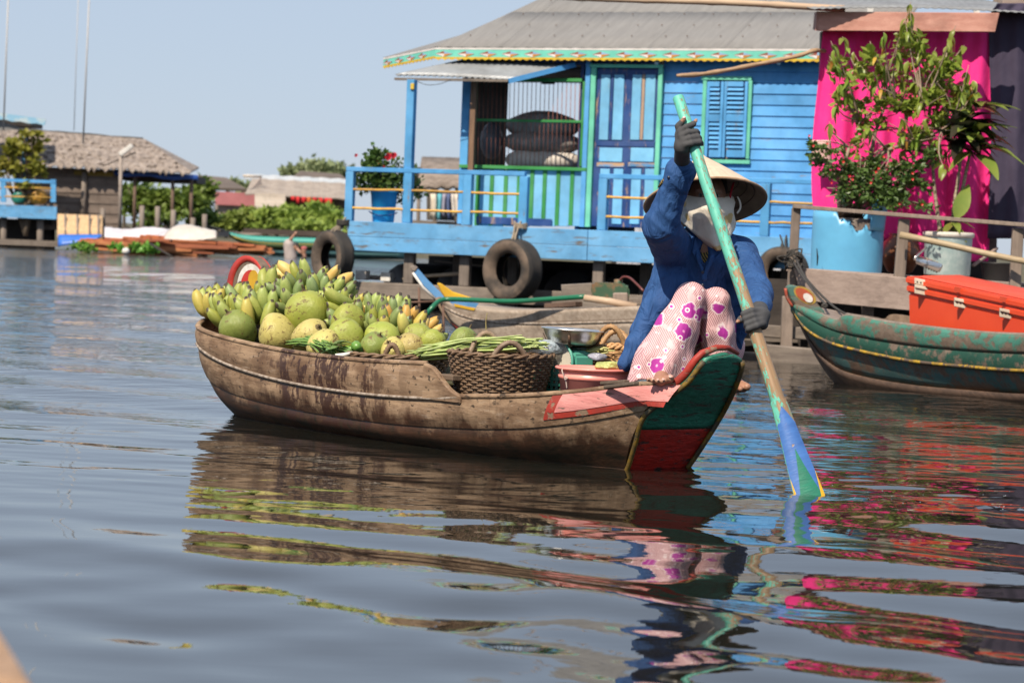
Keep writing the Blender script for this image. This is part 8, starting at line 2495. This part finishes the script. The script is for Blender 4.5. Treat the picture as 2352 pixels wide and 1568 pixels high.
foliage_thing('deck_vine', 'yellow green climbing plant on the blue deck at the left edge', 'plant', [(75, 330, BD + .4, 26, 26, 150), (30, 345, BD + .4, 20, 22, 120), (50, 390, BD + .4, 30, 14, 100), (90, 378, BD + .3, 14, 24, 110), (12, 390, BD + .4, 18, 18, 80), (60, 425, BD + .4, 34, 10, 90), (65, 308, BD + .4, 18, 9, 60)], .26, leaf_mat('vine_green', (0.20, 0.27, 0.04), (0.34, 0.36, 0.05), .5, .35, .03, 1), 8, 60)

# ---- things along the water's edge
rl_ = empty('mat_roll', on_water(185, 80.5), 0, 'tan woven mat shelter arched over a small raft', 'shelter')
TAN = mat('woven_mat', (0.58, 0.40, 0.22), (0.46, 0.29, 0.16), .85, 3, (4, 1, 4), bump=.5)
rows = [[at(132 + 104 * s_, 546 - 52 * math.sin(math.pi * t * .5) ** .7 + 4 * s_, 80.5 + 1.6 * t) for s_ in np.linspace(0, 1, 12)] for t in np.linspace(0, 1, 8)]
m = MB(); m.sheet(rows); m.build('mat_cover', TAN, rl_, True, False, 0, .05)
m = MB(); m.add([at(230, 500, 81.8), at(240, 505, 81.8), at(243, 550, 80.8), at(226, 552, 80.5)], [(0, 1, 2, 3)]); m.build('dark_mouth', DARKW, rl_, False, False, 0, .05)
for u in (150, 178, 206, 226): wpole('hoop', (u, 494, 81.3), (u, 545, 80.4), .035, GREYW, rl_)
BT = mat('bright_blue_tarp', (0.03, 0.15, 0.58), None, .45, 3)
rows = [[at(134 + 100 * s_, 540 + (4 + 22 * (1 - s_) ** .7) * t, 80.0 - .3 * t) for s_ in np.linspace(0, 1, 10)] for t in np.linspace(0, 1, 4)]
m = MB(); m.sheet(rows); tag(m.build('blue_tarpaulin', BT, None, True, False, 0, .03), 'bright blue tarpaulin under the tan mat shelter', 'tarpaulin')
r6 = random.Random(12)
TIM = [mat('red_timber_%d' % i, c1, c2, .75, 2, (1, 6, 6), bump=.4) for i, (c1, c2) in enumerate((((.42, .13, .045), (.27, .08, .03)), ((.34, .10, .04), (.2, .06, .03)), ((.48, .19, .07), (.3, .1, .04))))]
TM_ = []
for k in range(6):
    m = MB(); L_ = [3.6, 2.6, 2.0, 3.0, 2.4, 1.6][k]
    m.box((0, 0, 0), (L_, .22, .085)); TM_.append(m.mesh('timber', TIM[k % 3], False, .01))
pile = empty('timber_pile', on_water(400, 78.2), 0, 'long pile of red brown sawn timber floating along the bank', 'timber')
for k in range(120):
    u = r6.uniform(235, 560)
    lim = 552 if u < 470 else 552 + (u - 470) * .16
    v = r6.uniform(lim, 580)
    p = at(u, v, 78.5 + r6.uniform(-.4, .8))
    M = Matrix.Translation(p) @ Matrix.Rotation(R(r6.gauss(-4, 5)), 4, 'Z') @ Matrix.Rotation(R(r6.gauss(1, 1.6)), 4, 'Y')
    link('timber', r6.choice(TM_ if 300 < u < 470 else [TM_[2], TM_[5]]), pile, False, M)
m = MB(); m.box(on_water(400, 79.3) + Vector((0, 0, -.12)), (4.6, 1.6, .2)); m.build('raft_base', DARKW, pile, False)
def heap(name, pts, d, material, label, h=.35):
    rows = []
    n_ = 30
    for j in range(7):
        t = j / 6
        row = []
        for i in range(n_ + 1):
            s_ = i / n_
            u, vt, vb = spline([(q / (len(pts) - 1),) + e for q, e in enumerate(pts)], s_)
            v = vt + (vb - vt) * t ** 1.5
            row.append(at(u, v + .8 * math.sin(i * 1.7 + j * 2), d - h * t + .6 * (1 - t)))
        rows.append(row)
    m = MB(); m.sheet(rows); return tag(m.build(name, material, None, True, False, 0, .03), label, 'tarpaulin')
heap('white_tarpaulin', [(240, 522, 548), (290, 528, 549), (345, 523, 547), (400, 530, 550)], 79.0, mat('white_sheet', (0.60, 0.58, 0.60), (0.48, 0.46, 0.5), .6, 2, bump=.5, bdist=.05), 'dull white tarpaulin over the left of the timber pile')
heap('cream_tarpaulin', [(378, 540, 552), (400, 522, 553), (430, 517, 555), (462, 524, 552), (497, 532, 548)], 78.5, mat('cream_sheet', (0.58, 0.54, 0.48), (0.46, 0.42, 0.38), .6, 2, bump=.5, bdist=.05), 'cream tarpaulin hump on the middle of the timber pile')
HYA = leaf_mat('hyacinth', (0.10, 0.26, 0.03), (0.16, 0.34, 0.05), .4, .2, .015, 1)
for blobs, lab in (([(185, 568, 75.7, 22, 9, 220), (205, 571, 75.7, 18, 7, 130)], 'left clump of water hyacinth below the blue tarpaulin'), ([(268, 570, 75.2, 14, 9, 150)], 'small middle clump of water hyacinth'), ([(325, 571, 75.0, 28, 10, 300), (350, 572, 74.7, 24, 8, 200)], 'largest clump of water hyacinth by the timber')):
    r_ = np.random.default_rng(31)
    g = on_water(blobs[0][0], blobs[0][2])
    root = empty('water_hyacinth', g, 0, lab, 'water plant', 'water hyacinth clumps')
    mm = MB()
    for u, v, d, ru, rv, n_ in blobs:
        k = d / FPX; q = leaf_cloud(at(u, v, d), (ru * k, ru * k * .8, rv * k), n_, .13, r_); mm.add(q.v, q.f)
    mm.build('foliage', HYA, root, False)['kind'] = 'stuff'
m = MB(); m.tube([at(345, 560, 74.5), at(395, 590, 73.8)], .04, 6); tag(m.build('sunken_pole', DARKW, None, True), 'dark pole slanting into the water by the hyacinth', 'pole')
p = at(289, 577, 74.2); m = MB(); m.lathe([(.12 * math.sin(a), -.11 * math.cos(a)) for a in np.linspace(.1, 3.0, 8)], 10, p); tag(m.build('white_float', WHITEP, None, True), 'white plastic float among the hyacinth', 'float')
for u, v, w in ((430, 583, .5), (470, 586, .35), (500, 580, .4), (525, 585, .6)):
    pass

# far turquoise boat, swimmers
fb = empty('turquoise_boat', on_water(700, 92), 0, 'long turquoise boat moored along the far bank', 'boat')
def ftab(tab, d): return curve_pts([at(u, v, d) for u, v in tab], 20)
TQ = mat('turquoise_paint', (0.06, 0.34, 0.28), (0.05, 0.28, 0.24), .4, 1)
t1_ = ftab([(520, 534), (560, 541), (620, 545), (720, 548), (830, 552), (930, 556)], 92); t2_ = ftab([(526, 540), (566, 552), (625, 558), (720, 560), (830, 563), (930, 566)], 91.9); t3_ = ftab([(540, 548), (580, 562), (635, 572), (720, 573), (830, 576), (930, 578)], 92.1); t4_ = ftab([(560, 560), (600, 574), (650, 588), (720, 588), (830, 592), (930, 594)], 92.4)
for a, b, mt, nm in ((t1_, t2_, TQ, 'top_plank'), (t2_, t3_, mat('olive_side', (0.10, 0.15, 0.06), None, .6, 1), 'side_plank'), (t3_, t4_, mat('pale_turquoise', (0.20, 0.42, 0.42), None, .5, 1), 'lower_plank')):
    m = MB(); m.sheet([a, b]); m.build(nm, mt, fb, True, False, 0, .05)
m = MB(); m.tube(t2_, .04, 5); m.build('yellow_stripe', mat('stripe_yellow', (0.5, 0.33, 0.03), None, .6), fb, True)
m = MB(); m.sheet([[p + Vector((0, .1, .02)) for p in t1_], [p + Vector((.1, 1.3, .02)) for p in t1_]]); m.build('deck', DARKW, fb, True, False, 0, .04)
m = MB(); m.tube(curve_pts([at(470, 518, 93), at(500, 528, 92.6), at(540, 538, 92.2), at(600, 540, 92.2)], 12), .09, 6); m.build('long_prow', GREYX, fb, True)
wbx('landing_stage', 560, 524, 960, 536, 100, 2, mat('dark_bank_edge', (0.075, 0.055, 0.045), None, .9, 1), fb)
sw = empty('person', on_water(666, 84), 0, 'swimmer in a pale shirt reaching up to the turquoise boat', 'person')
D_ = 84
c = np.array(at(667, 574, D_)); k = D_ / FPX
f = SDF(c - .75, c + .85, .03)
sh_ = np.array(at(664, 560, D_)); hd_ = np.array(at(679, 566, D_ - .05))
f.cone(sh_ + np.array((0, 0, -.05)), np.array(at(668, 592, D_)), .17, .20, .05)
f.ell(hd_, (.10, .11, .13), None, .02)
f.chain([sh_, np.array(at(668, 549, D_ - .1)), np.array(at(678, 537, D_ - .1))], [.075, .055, .045], .03)
f.chain([np.array(at(678, 537, D_ - .1)), np.array(at(681, 533, D_ - .1))], [.05, .04], .02)
f.chain([sh_ + np.array((.2, 0, -.08)), np.array(at(690, 580, D_ - .2))], [.07, .05], .03)
link('body', f.mesh('body', SKIN, 1), sw)
f = SDF(c - .75, c + .75, .03); f.cone(sh_ + np.array((0, 0, -.03)), np.array(at(668, 592, D_)), .195, .225, .05); f.cone(sh_, np.array(at(666, 554, D_ - .05)), .10, .085, .03)
link('shirt', f.mesh('shirt', mat('pale_shirt', (0.42, 0.36, 0.34), None, .8), 1), sw)
f = SDF(hd_ - .25, hd_ + .25, .02); f.ell(hd_ + np.array((0, .02, .03)), (.115, .125, .13), None, .01); f.ell(hd_ + np.array((-.04, -.12, -.06)), (.08, .07, .08), None, .01, True); link('hair', f.mesh('hair', HAIR, 1), sw)
sw2 = empty('person', on_water(698, 84), 0, 'second swimmer, only the head with a red cap above water', 'person')
h2 = np.array(at(698, 575, D_)); f = SDF(h2 - .4, h2 + .3, .02); f.ell(h2, (.095, .10, .125), None, .02); f.cone(h2, h2 - np.array((0, 0, .22)), .06, .10, .03); link('body', f.mesh('body', SKIN, 1), sw2)
f = SDF(h2 - .2, h2 + .3, .02); f.ell(h2 + np.array((0, .01, .07)), (.11, .12, .08), None, .01); link('cap', f.mesh('cap', mat('faded_red_cap', (0.5, 0.12, 0.12), None, .7), 1), sw2)

# ---- edge of the photographer's own boat, bottom left
ob = [at(-112, 1375, 2.25), at(-52, 1446, 2.2), at(-12, 1508, 2.15), at(26, 1570, 2.1), at(70, 1655, 2.0)]
cb = empty('near_boat', (ob[2].x - .3, ob[2].y, 0), 0, 'blurred tan wooden boat edge in the bottom left corner', 'boat')
q = curve_pts(ob, 16)
m = MB(); m.sheet([[p + Vector((-.35, .02, .03)) for p in q], [p + Vector((-.12, .0, .012)) for p in q], [p + Vector((-.02, 0, .0)) for p in q], [p + Vector((0, 0, -.03)) for p in q], [p + Vector((-.08, 0, -.30)) for p in q], [p + Vector((-.2, 0, -.62)) for p in q]])
m.build('gunwale', wood('tan_gunwale', (0.46, 0.29, 0.18), (0.36, 0.22, 0.13), 1, 2), cb, True, False, 0, .03)

# splash drops behind the oar
DROP = NB('water_drop'); DROP.b.inputs['IOR'].default_value = 1.33
DROP = DROP.out((.25, .28, .3), .05)
m = MB()
r7 = random.Random(4)
for k in range(40):
    u = r7.uniform(1880, 2352); p = on_z(u, 1143 + (u - 1880) * .05 + r7.gauss(0, 8)); p.z = abs(r7.gauss(0, .016)) + .004
    r0 = r7.uniform(.001, .0024)
    m.lathe([(r0 * math.sin(a), -r0 * math.cos(a)) for a in (.1, .8, 1.57, 2.3, 3.04)], 6, p)
tag(m.build('splash_drops', DROP, None, True), 'water drops splashing behind the oar blade', None, None, 'stuff')
